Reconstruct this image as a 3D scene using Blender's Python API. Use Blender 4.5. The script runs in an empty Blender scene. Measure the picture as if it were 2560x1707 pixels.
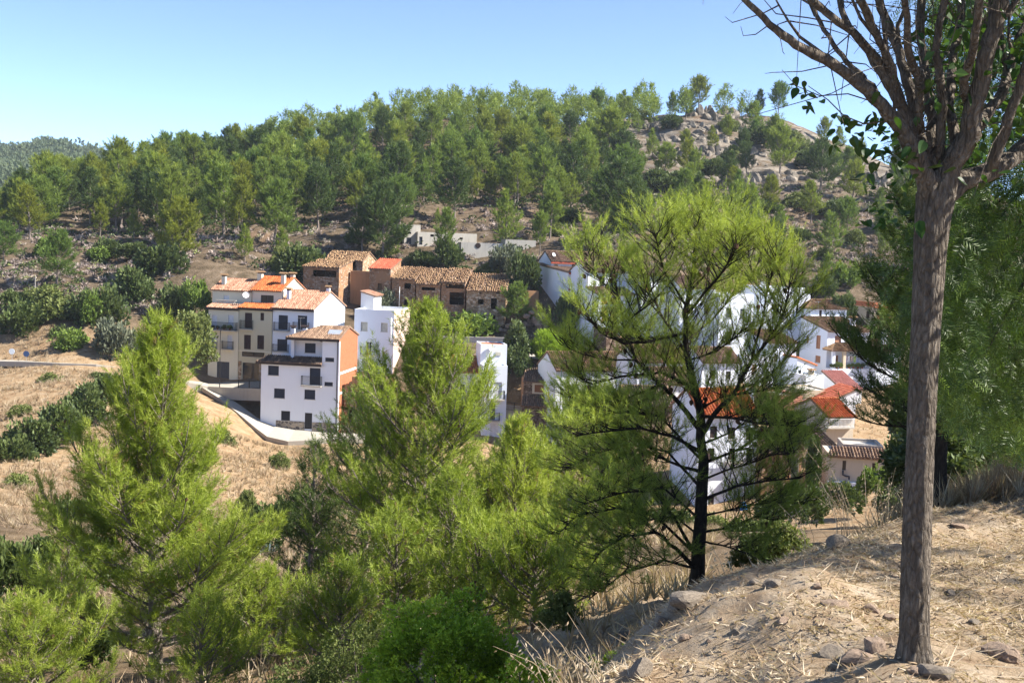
import bpy, math, random
import numpy as np
from mathutils import Vector, Matrix, noise as mnoise

SC = bpy.context.scene
COL = SC.collection
R = math.radians

# ------------------------------------------------------------------ camera
F_PX, IW, IH = 2900.0, 2560.0, 1707.0
PITCH, ROLL = R(4.63), R(2.0)
cf = np.array([0, math.cos(PITCH), -math.sin(PITCH)])
_r0 = np.array([1.0, 0, 0]); _u0 = np.cross(_r0, cf)
cr = math.cos(ROLL) * _r0 + math.sin(ROLL) * _u0
cu = -math.sin(ROLL) * _r0 + math.cos(ROLL) * _u0
cam = bpy.data.cameras.new('camera'); camo = bpy.data.objects.new('camera', cam); COL.objects.link(camo)
cam.sensor_width = 36.0; cam.lens = 36.0 * F_PX / IW; cam.clip_start = 0.1; cam.clip_end = 6000
camo.matrix_world = Matrix(((cr[0], cu[0], -cf[0], 0), (cr[1], cu[1], -cf[1], 0), (cr[2], cu[2], -cf[2], 0), (0, 0, 0, 1)))
SC.camera = camo

# ------------------------------------------------------------------ light
SUN_EL, SUN_AZ = R(42), R(97.0)            # azimuth clockwise from +Y: almost straight from the right
sdir = np.array([math.sin(SUN_AZ) * math.cos(SUN_EL), math.cos(SUN_AZ) * math.cos(SUN_EL), math.sin(SUN_EL)])
W = bpy.data.worlds.new('World'); SC.world = W; W.use_nodes = True
wn = W.node_tree.nodes; wl = W.node_tree.links
sky = wn.new('ShaderNodeTexSky'); sky.sky_type = 'NISHITA'; sky.sun_disc = False
sky.sun_elevation = SUN_EL; sky.sun_rotation = SUN_AZ
sky.altitude = 2000; sky.air_density = 0.5; sky.dust_density = 0.0; sky.ozone_density = 1.5
wn['Background'].inputs['Strength'].default_value = 0.106
wl.new(sky.outputs[0], wn['Background'].inputs[0])
sl = bpy.data.lights.new('sun', 'SUN'); so = bpy.data.objects.new('sun', sl); COL.objects.link(so)
sl.energy = 4.2; sl.angle = R(0.53); sl.color = (1.0, 0.94, 0.84)
so.rotation_euler = Vector(-sdir).to_track_quat('-Z', 'Y').to_euler()
SC.view_settings.view_transform = 'Standard'; SC.view_settings.look = 'None'
SC.view_settings.gamma = 1.0; SC.view_settings.exposure = 1.7
SC.render.engine = 'CYCLES'
SC.cycles.max_bounces = 6; SC.cycles.diffuse_bounces = 3; SC.cycles.transmission_bounces = 4
SC.cycles.glossy_bounces = 2; SC.cycles.transparent_max_bounces = 6
SC.cycles.use_denoising = True
try: SC.cycles.denoising_prefilter = 'ACCURATE'
except Exception: pass

# ------------------------------------------------------------------ pixel <-> world
def ray(px, py):
    d = cf + (px - IW / 2) / F_PX * cr - (py - IH / 2) / F_PX * cu
    return d / d[1]
def pt(px, py, Y): return ray(px, py) * Y
def proj(p):
    p = np.asarray(p, float); k = p @ cf
    return IW / 2 + F_PX * (p @ cr) / k, IH / 2 - F_PX * (p @ cu) / k

# ------------------------------------------------------------------ mesh helpers
def link(name, me, mat=None, parent=None):
    o = bpy.data.objects.new(name, me); COL.objects.link(o)
    if mat and me is not None: me.materials.append(mat)
    if parent: o.parent = parent
    return o
def tag(o, label=None, cat=None, group=None, kind=None):
    if label: o['label'] = label
    if cat: o['category'] = cat
    if group: o['group'] = group
    if kind: o['kind'] = kind
    return o
def empty(name, loc, rz=0.0):
    o = bpy.data.objects.new(name, None); COL.objects.link(o); o.location = loc; o.rotation_euler = (0, 0, rz); o.empty_display_size = 0.2
    return o
def copy_tree(o, parent=None):
    c = o.copy(); COL.objects.link(c); c.parent = parent
    for ch in list(o.children): copy_tree(ch, c)
    return c
def np_mesh(name, V, faces_n, idx, tint=None, smooth=False):
    """V (n,3); idx flat loop indices of polygons with faces_n corners each."""
    me = bpy.data.meshes.new(name); V = np.asarray(V, np.float32); idx = np.asarray(idx, np.int32).ravel()
    me.vertices.add(len(V)); me.vertices.foreach_set('co', V.ravel())
    nf = len(idx) // faces_n
    me.loops.add(len(idx)); me.loops.foreach_set('vertex_index', idx)
    me.polygons.add(nf); me.polygons.foreach_set('loop_start', np.arange(nf, dtype=np.int32) * faces_n)
    if tint is not None:
        a = me.attributes.new('tint', 'FLOAT', 'FACE'); a.data.foreach_set('value', np.asarray(tint, np.float32))
    me.update(calc_edges=True)
    if smooth: me.polygons.foreach_set('use_smooth', np.ones(nf, bool)); me.update()
    return me
class MB:
    def __init__(s): s.v = []; s.f = []; s.t = []; s.tv = 0.5
    def poly(s, pts):
        k = len(s.v); s.v += [tuple(p) for p in pts]; s.f.append(tuple(range(k, k + len(pts)))); s.t.append(s.tv)
    def box(s, x0, y0, z0, x1, y1, z1, M=None):
        c = [(x0, y0, z0), (x1, y0, z0), (x1, y1, z0), (x0, y1, z0), (x0, y0, z1), (x1, y0, z1), (x1, y1, z1), (x0, y1, z1)]
        if M is not None: c = [tuple(M @ Vector(p)) for p in c]
        k = len(s.v); s.v += c
        for q in ((0, 3, 2, 1), (4, 5, 6, 7), (0, 1, 5, 4), (1, 2, 6, 5), (2, 3, 7, 6), (3, 0, 4, 7)):
            s.f.append(tuple(k + i for i in q)); s.t.append(s.tv)
    def bar(s, a, b, r):           # square bar between two points
        a = Vector(a); b = Vector(b); d = b - a; L = d.length
        if L < 1e-6: return
        s.box(-r, -r, 0, r, r, L, Matrix.Translation(a) @ d.to_track_quat('Z', 'Y').to_matrix().to_4x4())
    def tube(s, pts, rad, n=6, cap=True):
        pts = [Vector(p) for p in pts]; k0 = len(s.v); up = Vector((0.31, 0.17, 0.93)); m = len(pts)
        for i, p in enumerate(pts):
            d = (pts[min(i + 1, m - 1)] - pts[max(i - 1, 0)])
            d = d.normalized() if d.length > 1e-9 else Vector((0, 0, 1))
            a = d.cross(up)
            if a.length < 0.05: a = d.cross(Vector((1, 0, 0)))
            a.normalize(); b = d.cross(a); r = rad[i] if hasattr(rad, '__len__') else rad
            for j in range(n):
                t = 2 * math.pi * j / n; s.v.append(tuple(p + (a * math.cos(t) + b * math.sin(t)) * r))
        for i in range(m - 1):
            for j in range(n):
                q = k0 + i * n; s.f.append((q + j, q + (j + 1) % n, q + n + (j + 1) % n, q + n + j)); s.t.append(s.tv)
        if cap:
            s.f.append(tuple(k0 + j for j in reversed(range(n)))); s.t.append(s.tv)
            s.f.append(tuple(k0 + (m - 1) * n + j for j in range(n))); s.t.append(s.tv)
    def lathe(s, prof, n=12, M=None):
        k = len(s.v)
        for (r, z) in prof:
            for j in range(n):
                t = 2 * math.pi * j / n; p = Vector((r * math.cos(t), r * math.sin(t), z)); s.v.append(tuple(M @ p if M is not None else p))
        for i in range(len(prof) - 1):
            for j in range(n):
                q = k + i * n; s.f.append((q + j, q + (j + 1) % n, q + n + (j + 1) % n, q + n + j)); s.t.append(s.tv)
        s.f.append(tuple(k + j for j in reversed(range(n)))); s.t.append(s.tv)
        s.f.append(tuple(k + (len(prof) - 1) * n + j for j in range(n))); s.t.append(s.tv)
    def mesh(s, name, tint=False, smooth=False):
        me = bpy.data.meshes.new(name); me.from_pydata(s.v, [], s.f)
        if tint:
            a = me.attributes.new('tint', 'FLOAT', 'FACE'); a.data.foreach_set('value', np.asarray(s.t, np.float32))
        if smooth:
            for p in me.polygons: p.use_smooth = True
        me.update(); return me
    def build(s, name, mat, parent=None, tint=False, smooth=False):
        return link(name, s.mesh(name, tint, smooth), mat, parent)

# ------------------------------------------------------------------ materials
MATS = {}
def new_mat(name):
    m = bpy.data.materials.new(name); m.use_nodes = True; nt = m.node_tree; nt.nodes.clear()
    out = nt.nodes.new('ShaderNodeOutputMaterial'); b = nt.nodes.new('ShaderNodeBsdfPrincipled')
    nt.links.new(b.outputs[0], out.inputs[0]); b.inputs['Specular IOR Level'].default_value = 0.25
    return m, nt, b, out
def nd(nt, t, **kw):
    n = nt.nodes.new(t)
    for k, v in kw.items():
        if k.startswith('i_'): n.inputs[k[2:].replace('_', ' ')].default_value = v
        else: setattr(n, k, v)
    return n
def ramp(nt, fac, stops):
    r = nd(nt, 'ShaderNodeValToRGB'); e = r.color_ramp.elements
    while len(e) < len(stops): e.new(0.5)
    for el, (p, c) in zip(e, stops): el.position = p; el.color = (*c, 1)
    nt.links.new(fac, r.inputs[0]); return r.outputs[0]
def nz(nt, scale, detail=4, rough=0.6, coord='Object', vec=None, dist=0.0):
    n = nd(nt, 'ShaderNodeTexNoise'); n.inputs['Scale'].default_value = scale; n.inputs['Detail'].default_value = detail
    n.inputs['Roughness'].default_value = rough; n.inputs['Distortion'].default_value = dist
    if vec is None:
        tc = nd(nt, 'ShaderNodeTexCoord'); vec = tc.outputs[coord]
    nt.links.new(vec, n.inputs['Vector']); return n.outputs['Fac']
def mixc(nt, fac, a, b, mode='MIX'):
    m = nd(nt, 'ShaderNodeMix', data_type='RGBA', blend_type=mode)
    for sock, v in ((m.inputs['Factor'], fac), (m.inputs['A'], a), (m.inputs['B'], b)):
        if isinstance(v, (int, float)): sock.default_value = v
        elif isinstance(v, tuple): sock.default_value = (*v, 1)
        else: nt.links.new(v, sock)
    return m.outputs['Result']
def maprange(nt, v, a, b, c=0.0, d=1.0):
    m = nd(nt, 'ShaderNodeMapRange'); nt.links.new(v, m.inputs[0])
    for i, x in enumerate((a, b, c, d)): m.inputs[1 + i].default_value = x
    return m.outputs[0]
def bump(nt, b, h, dist=0.02, strength=0.6):
    n = nd(nt, 'ShaderNodeBump'); n.inputs['Distance'].default_value = dist; n.inputs['Strength'].default_value = strength
    nt.links.new(h, n.inputs['Height']); nt.links.new(n.outputs[0], b.inputs['Normal'])
def plain(name, col, rough=0.6, var=0.12, scale=3.0, metal=0.0, bmp=0.0):
    if name in MATS: return MATS[name]
    m, nt, b, o = new_mat(name)
    f = nz(nt, scale, 5, 0.65)
    lo = tuple(c * (1 - var) for c in col); hi = tuple(min(1, c * (1 + var)) for c in col)
    nt.links.new(ramp(nt, f, [(0.3, lo), (0.7, hi)]), b.inputs['Base Color'])
    b.inputs['Roughness'].default_value = rough; b.inputs['Metallic'].default_value = metal
    if bmp: bump(nt, b, nz(nt, scale * 6, 4), bmp)
    MATS[name] = m; return m
def plaster(name, col, dirt=(0.34, 0.31, 0.27), amt=0.35, scale=0.7):
    """rendered wall: broad unevenness, rain streaks and a few dirty patches"""
    m, nt, b, o = new_mat(name)
    tc = nd(nt, 'ShaderNodeTexCoord'); mp = nd(nt, 'ShaderNodeMapping'); mp.inputs['Scale'].default_value = (1.6, 1.6, 0.16)
    nt.links.new(tc.outputs['Object'], mp.inputs[0])
    streak = maprange(nt, nz(nt, 2.2, 6, 0.7, vec=mp.outputs[0]), 0.52, 0.8)
    patch = maprange(nt, nz(nt, scale, 6, 0.65), 0.5, 0.78)
    mx = nd(nt, 'ShaderNodeMath', operation='MULTIPLY'); nt.links.new(streak, mx.inputs[0]); mx.inputs[1].default_value = amt
    mp2 = nd(nt, 'ShaderNodeMath', operation='MULTIPLY'); nt.links.new(patch, mp2.inputs[0]); mp2.inputs[1].default_value = amt * 0.8
    c = mixc(nt, mx.outputs[0], col, dirt); c = mixc(nt, mp2.outputs[0], c, tuple(x * 0.78 for x in col))
    nt.links.new(c, b.inputs['Base Color']); b.inputs['Roughness'].default_value = 0.85
    bump(nt, b, nz(nt, 9, 6, 0.7), 0.02, 0.5); MATS[name] = m; return m
def rubble(name, stone_a, stone_b, mortar, scale=3.2, depth=0.06, mud=None):
    """field-stone masonry: irregular cells proud of recessed mortar, patches of mud plaster"""
    m, nt, b, o = new_mat(name)
    tc = nd(nt, 'ShaderNodeTexCoord'); mp = nd(nt, 'ShaderNodeMapping'); mp.inputs['Scale'].default_value = (1, 1, 1.5)
    nt.links.new(tc.outputs['Object'], mp.inputs[0])
    wob = nd(nt, 'ShaderNodeVectorMath', operation='ADD'); n0 = nd(nt, 'ShaderNodeTexNoise'); n0.inputs['Scale'].default_value = 2.5
    nt.links.new(mp.outputs[0], n0.inputs['Vector']); sc = nd(nt, 'ShaderNodeVectorMath', operation='SCALE'); sc.inputs['Scale'].default_value = 0.3
    nt.links.new(n0.outputs['Color'], sc.inputs[0]); nt.links.new(mp.outputs[0], wob.inputs[0]); nt.links.new(sc.outputs[0], wob.inputs[1])
    v1 = nd(nt, 'ShaderNodeTexVoronoi'); v1.inputs['Scale'].default_value = scale; nt.links.new(wob.outputs[0], v1.inputs['Vector'])
    v2 = nd(nt, 'ShaderNodeTexVoronoi', feature='DISTANCE_TO_EDGE'); v2.inputs['Scale'].default_value = scale; nt.links.new(wob.outputs[0], v2.inputs['Vector'])
    sep = nd(nt, 'ShaderNodeSeparateColor'); nt.links.new(v1.outputs['Color'], sep.inputs[0])
    stone = ramp(nt, sep.outputs[0], [(0.0, tuple(x * 0.6 for x in stone_a)), (0.45, stone_a), (0.75, stone_b), (1.0, tuple(min(1, x * 1.25) for x in stone_b))])
    stone = mixc(nt, 0.35, stone, ramp(nt, nz(nt, 14, 5), [(0.3, (0.25, 0.25, 0.25)), (0.7, (1, 1, 1))]), 'MULTIPLY')
    e = maprange(nt, v2.outputs['Distance'], 0.02, 0.12)
    c = mixc(nt, e, mortar, stone)
    h = e
    if mud:
        pm = maprange(nt, nz(nt, 0.55, 6, 0.65, dist=0.4), 0.47, 0.56)
        c = mixc(nt, pm, c, mixc(nt, nz(nt, 3, 5), mud, tuple(x * 0.7 for x in mud)))
        hm = nd(nt, 'ShaderNodeMath', operation='MAXIMUM'); nt.links.new(e, hm.inputs[0]); nt.links.new(pm, hm.inputs[1]); h = hm.outputs[0]
    nt.links.new(c, b.inputs['Base Color']); b.inputs['Roughness'].default_value = 0.95
    ad = nd(nt, 'ShaderNodeMath', operation='MULTIPLY_ADD'); nt.links.new(nz(nt, 10, 5), ad.inputs[0]); ad.inputs[1].default_value = 0.5; nt.links.new(h, ad.inputs[2])
    bump(nt, b, ad.outputs[0], depth, 1.0); MATS[name] = m; return m
def brickm(name, a, c2, mortar, bw=0.26, bh=0.1):
    m, nt, b, o = new_mat(name)
    tc = nd(nt, 'ShaderNodeTexCoord'); sx = nd(nt, 'ShaderNodeSeparateXYZ'); nt.links.new(tc.outputs['Object'], sx.inputs[0])
    ad = nd(nt, 'ShaderNodeMath', operation='ADD'); nt.links.new(sx.outputs[0], ad.inputs[0]); nt.links.new(sx.outputs[1], ad.inputs[1])
    cb = nd(nt, 'ShaderNodeCombineXYZ'); nt.links.new(ad.outputs[0], cb.inputs[0]); nt.links.new(sx.outputs[2], cb.inputs[1])
    t = nd(nt, 'ShaderNodeTexBrick'); nt.links.new(cb.outputs[0], t.inputs['Vector'])
    t.inputs['Scale'].default_value = 1; t.inputs['Brick Width'].default_value = bw; t.inputs['Row Height'].default_value = bh; t.inputs['Mortar Size'].default_value = 0.012
    for k, v in (('Color1', a), ('Color2', c2), ('Mortar', mortar)): t.inputs[k].default_value = (*v, 1)
    c = mixc(nt, 0.4, t.outputs['Color'], ramp(nt, nz(nt, 2.5, 6), [(0.3, (0.45, 0.45, 0.45)), (0.7, (1, 1, 1))]), 'MULTIPLY')
    nt.links.new(c, b.inputs['Base Color']); b.inputs['Roughness'].default_value = 0.9
    inv = nd(nt, 'ShaderNodeMath', operation='SUBTRACT'); inv.inputs[0].default_value = 1; nt.links.new(t.outputs['Fac'], inv.inputs[1])
    bump(nt, b, inv.outputs[0], 0.012, 0.8); MATS[name] = m; return m
def tinted(name, stops, rough=0.85, noise_scale=3.0, noise_amt=0.35, trans=0.0, spec=0.2, ovar=0.0):
    """colour by the per-face 'tint' value (each tile, leaf or needle has its own), with fine noise"""
    m, nt, b, o = new_mat(name)
    a = nd(nt, 'ShaderNodeAttribute', attribute_name='tint')
    c = ramp(nt, a.outputs['Fac'], stops)
    if noise_amt:
        c = mixc(nt, noise_amt, c, ramp(nt, nz(nt, noise_scale, 5, 0.7), [(0.3, (0.35, 0.35, 0.35)), (0.7, (1, 1, 1))]), 'MULTIPLY')
    if ovar:
        oi = nd(nt, 'ShaderNodeObjectInfo'); c = mixc(nt, 1.0, c, ramp(nt, oi.outputs['Random'], [(0.0, (1 - ovar, 1 - ovar * .7, 1 - ovar * .3)), (0.5, (1, 1, 1)), (1.0, (1, 1 - ovar * .35, 1 - ovar))]), 'MULTIPLY')
    nt.links.new(c, b.inputs['Base Color']); b.inputs['Roughness'].default_value = rough; b.inputs['Specular IOR Level'].default_value = spec
    if trans:
        tr = nd(nt, 'ShaderNodeBsdfTranslucent'); mx = nd(nt, 'ShaderNodeMixShader'); mx.inputs[0].default_value = trans
        nt.links.new(mixc(nt, 1.0, c, (1.0, 1.0, 0.55), 'MULTIPLY'), tr.inputs[0]); nt.links.new(b.outputs[0], mx.inputs[1]); nt.links.new(tr.outputs[0], mx.inputs[2])
        nt.links.new(mx.outputs[0], o.inputs[0])
    MATS[name] = m; return m
def barkm(name, a, b2, c3, scale=9.0, depth=0.02):
    m, nt, b, o = new_mat(name)
    tc = nd(nt, 'ShaderNodeTexCoord'); mp = nd(nt, 'ShaderNodeMapping'); mp.inputs['Scale'].default_value = (1, 1, 0.32)
    nt.links.new(tc.outputs['Object'], mp.inputs[0])
    f = nz(nt, scale, 10, 0.75, vec=mp.outputs[0], dist=1.6)
    v = nd(nt, 'ShaderNodeTexVoronoi', feature='DISTANCE_TO_EDGE'); v.inputs['Scale'].default_value = scale * 1.6; nt.links.new(mp.outputs[0], v.inputs['Vector'])
    e = maprange(nt, v.outputs['Distance'], 0.0, 0.25)
    c = ramp(nt, f, [(0.3, a), (0.52, b2), (0.72, c3)])
    c = mixc(nt, 0.3, c, ramp(nt, e, [(0.0, (0.25, 0.22, 0.2)), (1.0, (1, 1, 1))]), 'MULTIPLY')
    c = mixc(nt, 0.6, c, ramp(nt, nz(nt, scale * .25, 5, 0.7), [(0.3, (0.45, 0.43, 0.42)), (0.7, (1, 1, 1))]), 'MULTIPLY')
    nt.links.new(c, b.inputs['Base Color']); b.inputs['Roughness'].default_value = 0.95
    ad = nd(nt, 'ShaderNodeMath', operation='MULTIPLY_ADD'); nt.links.new(f, ad.inputs[0]); ad.inputs[1].default_value = 2.2; nt.links.new(e, ad.inputs[2])
    bump(nt, b, ad.outputs[0], depth, 1.0); MATS[name] = m; return m

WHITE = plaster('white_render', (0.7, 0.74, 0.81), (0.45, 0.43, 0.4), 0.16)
WHITE2 = plaster('old_white_render', (0.66, 0.68, 0.71), (0.4, 0.36, 0.31), 0.3)
CREAM = plaster('cream_render', (0.66, 0.62, 0.5), amt=0.2)
OLIVE = plaster('pale_olive_render', (0.52, 0.48, 0.35), amt=0.2)
PINK = plaster('pinkish_render', (0.66, 0.5, 0.42), amt=0.3)
SALMON = plaster('salmon_render', (0.56, 0.27, 0.18), amt=0.4)
BEIGE = plaster('beige_render', (0.5, 0.43, 0.34), amt=0.35)
TAN = plaster('tan_render', (0.55, 0.46, 0.33), amt=0.3)
GREYR = plaster('grey_render', (0.37, 0.33, 0.29), amt=0.5)
CONC = plaster('concrete', (0.46, 0.43, 0.38), (0.2, 0.18, 0.16), 0.6, 1.2)
MUDW = plaster('ochre_mud_wall', (0.387, 0.210, 0.109), (0.172, 0.101, 0.059), 0.7, 1.2)
RUB_A = rubble('rubble_masonry', (0.344, 0.210, 0.126), (0.464, 0.353, 0.260), (0.361, 0.202, 0.109), 2.6, mud=(0.404, 0.218, 0.113))
RUB_B = rubble('pale_rubble_masonry', (0.42, 0.29, 0.18), (0.58, 0.46, 0.34), (0.45, 0.29, 0.17), 2.4)
RUB_C = rubble('dark_rubble_masonry', (0.17, 0.11, 0.075), (0.3, 0.22, 0.16), (0.17, 0.11, 0.07), 3.4)
PLINTH = rubble('plinth_stone', (0.17, 0.15, 0.14), (0.4, 0.33, 0.25), (0.4, 0.36, 0.3), 2.1, 0.05)
BRICK = brickm('orange_brick', (0.425, 0.124, 0.050), (0.476, 0.161, 0.070), (0.425, 0.223, 0.130))
TILE_OLD = tinted('old_clay_tile', [(0.0, (0.059, 0.038, 0.025)), (0.3, (0.177, 0.102, 0.055)), (0.65, (0.271, 0.168, 0.091)), (1.0, (0.366, 0.254, 0.151))], noise_scale=2.0)
TILE_ORANGE = tinted('orange_clay_tile', [(0.0, (0.340, 0.080, 0.025)), (0.5, (0.476, 0.136, 0.042)), (1.0, (0.544, 0.192, 0.070))])
TILE_PINK = tinted('mottled_pink_tile', [(0.0, (0.240, 0.115, 0.068)), (0.5, (0.400, 0.216, 0.143)), (1.0, (0.528, 0.346, 0.245))])
TILE_BROWN = tinted('brown_clay_tile', [(0.0, (0.104, 0.068, 0.050)), (0.5, (0.264, 0.165, 0.108)), (1.0, (0.400, 0.277, 0.187))])
TILE_DARK = tinted('lichened_dark_tile', [(0.0, (0.07, 0.055, 0.045)), (0.6, (0.16, 0.11, 0.08)), (0.85, (0.3, 0.2, 0.13)), (1.0, (0.5, 0.34, 0.2))])
TILE_RED = tinted('red_clay_tile', [(0.0, (0.3, 0.07, 0.04)), (0.5, (0.42, 0.11, 0.06)), (1.0, (0.5, 0.17, 0.1))])
TILE_ROSE = tinted('rose_sheet', [(0.0, (0.5, 0.22, 0.18)), (1.0, (0.66, 0.36, 0.3))])
SLAT = plain('roof_underside', (0.2, 0.13, 0.09), 0.9)
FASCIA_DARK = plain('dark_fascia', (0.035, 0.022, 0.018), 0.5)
FASCIA_RED = plain('red_fascia', (0.4, 0.09, 0.05), 0.7)
SHUT_DARK = plain('dark_shutter', (0.035, 0.035, 0.045), 0.4)
SHUT_BROWN = plain('dark_brown_shutter', (0.045, 0.022, 0.016), 0.5)
SHUT_TAN = plain('tan_shutter', (0.36, 0.17, 0.09), 0.6)
SHUT_WHITE = plain('white_shutter', (0.66, 0.66, 0.68), 0.5)
SHUT_CREAM = plain('cream_shutter', (0.52, 0.5, 0.42), 0.5)
GREYDOOR = plain('slate_blue_door', (0.055, 0.06, 0.075), 0.45)
IRON = plain('black_iron', (0.02, 0.02, 0.022), 0.45)
GALV = plain('galvanised_steel', (0.45, 0.46, 0.47), 0.4, metal=0.6)
WPAINT = plain('white_paint', (0.76, 0.76, 0.76), 0.5, 0.05)
WOOD = plain('weathered_wood', (0.19, 0.11, 0.06), 0.85)
PLANK = plain('brown_planks', (0.22, 0.09, 0.04), 0.8)
def glassm():
    m, nt, b, o = new_mat('window_glass'); b.inputs['Base Color'].default_value = (0.02, 0.025, 0.03, 1); b.inputs['Roughness'].default_value = 0.05
    b.inputs['Specular IOR Level'].default_value = 0.6; MATS['window_glass'] = m; return m
GLASS = glassm()
# ------------------------------------------------------------------ terrain
_cp = []
for (px, py, Y) in [
    # bank the photographer stands on, its lip and the ground under the near trees
    (2285, 1652, 6.0), (2560, 1707, 5.6), (2290, 1712, 5.6), (2000, 1712, 6.1), (1700, 1712, 6.6), (1420, 1707, 7.0), (1640, 1515, 9.0), (1900, 1405, 11.0), (2080, 1335, 12.5), (2280, 1275, 14.5), (2560, 1185, 18.0),
    (2290, 1425, 9.0), (2290, 1345, 11.5), (2450, 1490, 8.0), (2450, 1345, 12.0), (2450, 1245, 16.0), (2560, 1430, 9.0), (2560, 1295, 13.0),
    # far side of the ravine, village streets
    (660, 1385, 58), (50, 1300, 62), (1200, 1330, 60), (1900, 1330, 55), (1800, 1290, 92), (2150, 1228, 92), (690, 1195, 106), (50, 1090, 105),
    (600, 1265, 90), (640, 1056, 138.6), (598, 1026, 139), (548, 1000, 141.5), (510, 975, 144), (690, 1072, 138.1), (760, 1084, 137.5), (845, 1090, 137), (900, 1092, 136.5), (660, 1100, 132), (740, 1114, 130), (860, 1112, 130), (640, 1040, 142), (760, 1062, 142), (560, 957, 146), (640, 958, 145), (1240, 1097, 138), (1340, 1075, 140), (1450, 1095, 135),
    (1200, 884, 149), (1480, 893, 147), (1620, 903, 145), (940, 930, 150), (800, 940, 148), (1100, 828, 158), (1230, 836, 157),
    (800, 748, 166), (900, 765, 166), (1010, 780, 164), (1200, 818, 160), (1330, 795, 160), (1440, 830, 155),
    (860, 640, 178), (1010, 614, 183), (1100, 617, 182), (1300, 642, 176), (1400, 650, 172), (1330, 705, 168), (1600, 700, 165),
    (1800, 960, 130), (1750, 1040, 112), (2080, 978, 143), (2180, 828, 160), (2060, 752, 166), (2150, 700, 172), (2230, 645, 185),
    (2040, 1035, 120), (1975, 1070, 112), (2040, 1125, 104), (2300, 1100, 110), (2500, 1000, 130), (2500, 720, 180), (2300, 900, 150),
    # left bank and its road
    (300, 680, 170), (100, 620, 185), (400, 600, 192), (0, 600, 190), (500, 650, 168), (300, 760, 155), (100, 800, 147), (30, 890, 140),
    (200, 907, 136), (330, 918, 137), (450, 942, 142), (430, 800, 152), (150, 1000, 118), (300, 990, 122),
    # wooded hill
    (0, 575, 212), (0, 592, 250), (200, 512, 232), (200, 535, 270), (400, 458, 258), (400, 485, 300), (600, 428, 275), (700, 378, 290), (1100, 305, 312), (1400, 312, 312), (1750, 290, 300), (1950, 305, 290), (2050, 372, 280), (2200, 432, 262), (2450, 520, 240),
    (1100, 522, 206), (1750, 405, 258), (1900, 500, 226), (2000, 640, 188), (1700, 560, 202), (1450, 575, 196), (700, 582, 188), (600, 490, 240), (900, 425, 255), (1300, 425, 255)]:
    _cp.append(pt(px, py, Y))
_cp += [np.array(p, float) for p in [
    (0, 0, -1.65), (3, 0, -1.4), (-3.5, 0, -2.9), (8, 5, -1.75), (0, -12, -1.2), (12, -10, 0.2), (13, 10, -2.5), (14, 20, -4.5), (-10, -8, -4),
    (1.6, 11.4, -4.1), (2.7, 13.6, -4.3), (3.0, 17, -5.05), (4.3, 15.8, -4.5), (6.2, 18.5, -4.6), (10, 24, -5.6), (-0.7, 8.6, -3.9), (0.15, 7.7, -3.25), (0.6, 9.3, -3.8), (-.35, 6.4, -3.15), (-1.2, 5, -3.1), (-1.2, 11, -4.7), (-3, 14, -6.2),
    (-6.1, 20, -8.2), (-1.5, 20, -7.2), (-2, 28, -8.9), (4, 29, -8.4), (12, 36, -8.6), (-15, 30, -10.8),
    (-200, 420, -12), (-80, 410, -6), (0, 420, 18), (60, 420, 20), (130, 400, 10), (-180, 200, -9), (-180, 300, -10), (-150, 120, -17), (150, 200, -5), (160, 120, -12), (120, 60, -8),
    (60, 40, -6), (-100, 60, -17), (-60, 25, -13), (-60, 0, -9), (60, 0, 1), (0, -40, 0), (-250, 460, -5), (250, 460, 0), (250, 100, -5), (-250, 50, -14), (250, -40, 5), (-250, -40, -5)]]
_cp = np.array(_cp)
def _warp(x, y):
    s = np.maximum(y, -12) + 20.0
    return x / s * 1.2, np.log(s)
def _phi(r2): return np.where(r2 > 1e-12, 0.5 * r2 * np.log(np.maximum(r2, 1e-12)), 0.0)
_u, _v = _warp(_cp[:, 0], _cp[:, 1]); _n = len(_cp)
_K = _phi((_u[:, None] - _u[None]) ** 2 + (_v[:, None] - _v[None]) ** 2) + np.eye(_n) * 2e-6
_P = np.stack([np.ones(_n), _u, _v], 1)
_A = np.block([[_K, _P], [_P.T, np.zeros((3, 3))]])
_scale = _cp[:, 1].clip(4) ** 0.0
_w = np.linalg.solve(_A, np.concatenate([_cp[:, 2], np.zeros(3)]))
def gz0(x, y):
    x = np.asarray(x, float); y = np.asarray(y, float); sh = x.shape; x = x.ravel(); y = y.ravel()
    u, v = _warp(x, y); out = np.empty(len(x))
    for i in range(0, len(x), 20000):
        j = slice(i, i + 20000)
        out[j] = _phi((u[j, None] - _u[None]) ** 2 + (v[j, None] - _v[None]) ** 2) @ _w[:_n] + _w[_n] + _w[_n + 1] * u[j] + _w[_n + 2] * v[j]
    return out.reshape(sh)
_rg = np.random.default_rng(5)
_waves = [(_rg.uniform(0, 2 * math.pi), _rg.uniform(0, 2 * math.pi), 2 * math.pi / L, A) for L, A in [(31, .5), (23, .45), (17, .4), (12, .32), (9, .25), (6.5, .2), (5, .16), (4, .13)] for _ in range(2)]
def rough_z(x, y):
    o = 0
    for a, p, k, A in _waves: o = o + A * 0.55 * np.sin(k * (x * math.cos(a) + y * math.sin(a)) + p + 1.3 * np.sin(0.11 * (x * math.sin(a) - y * math.cos(a)) + p))
    return o
def gz(x, y):
    x = np.asarray(x, float); y = np.asarray(y, float)
    amt = np.clip((y - 40) / 40, 0, 1) * (0.3 * np.clip((118 - y) / 14, 0, 1) + np.clip((y - 167) / 18, 0, 1) * .8 + .25 * (x < -38))
    return gz0(x, y) + rough_z(x, y) * amt
def g1(x, y): return float(gz(np.array([x]), np.array([y]))[0])
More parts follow.
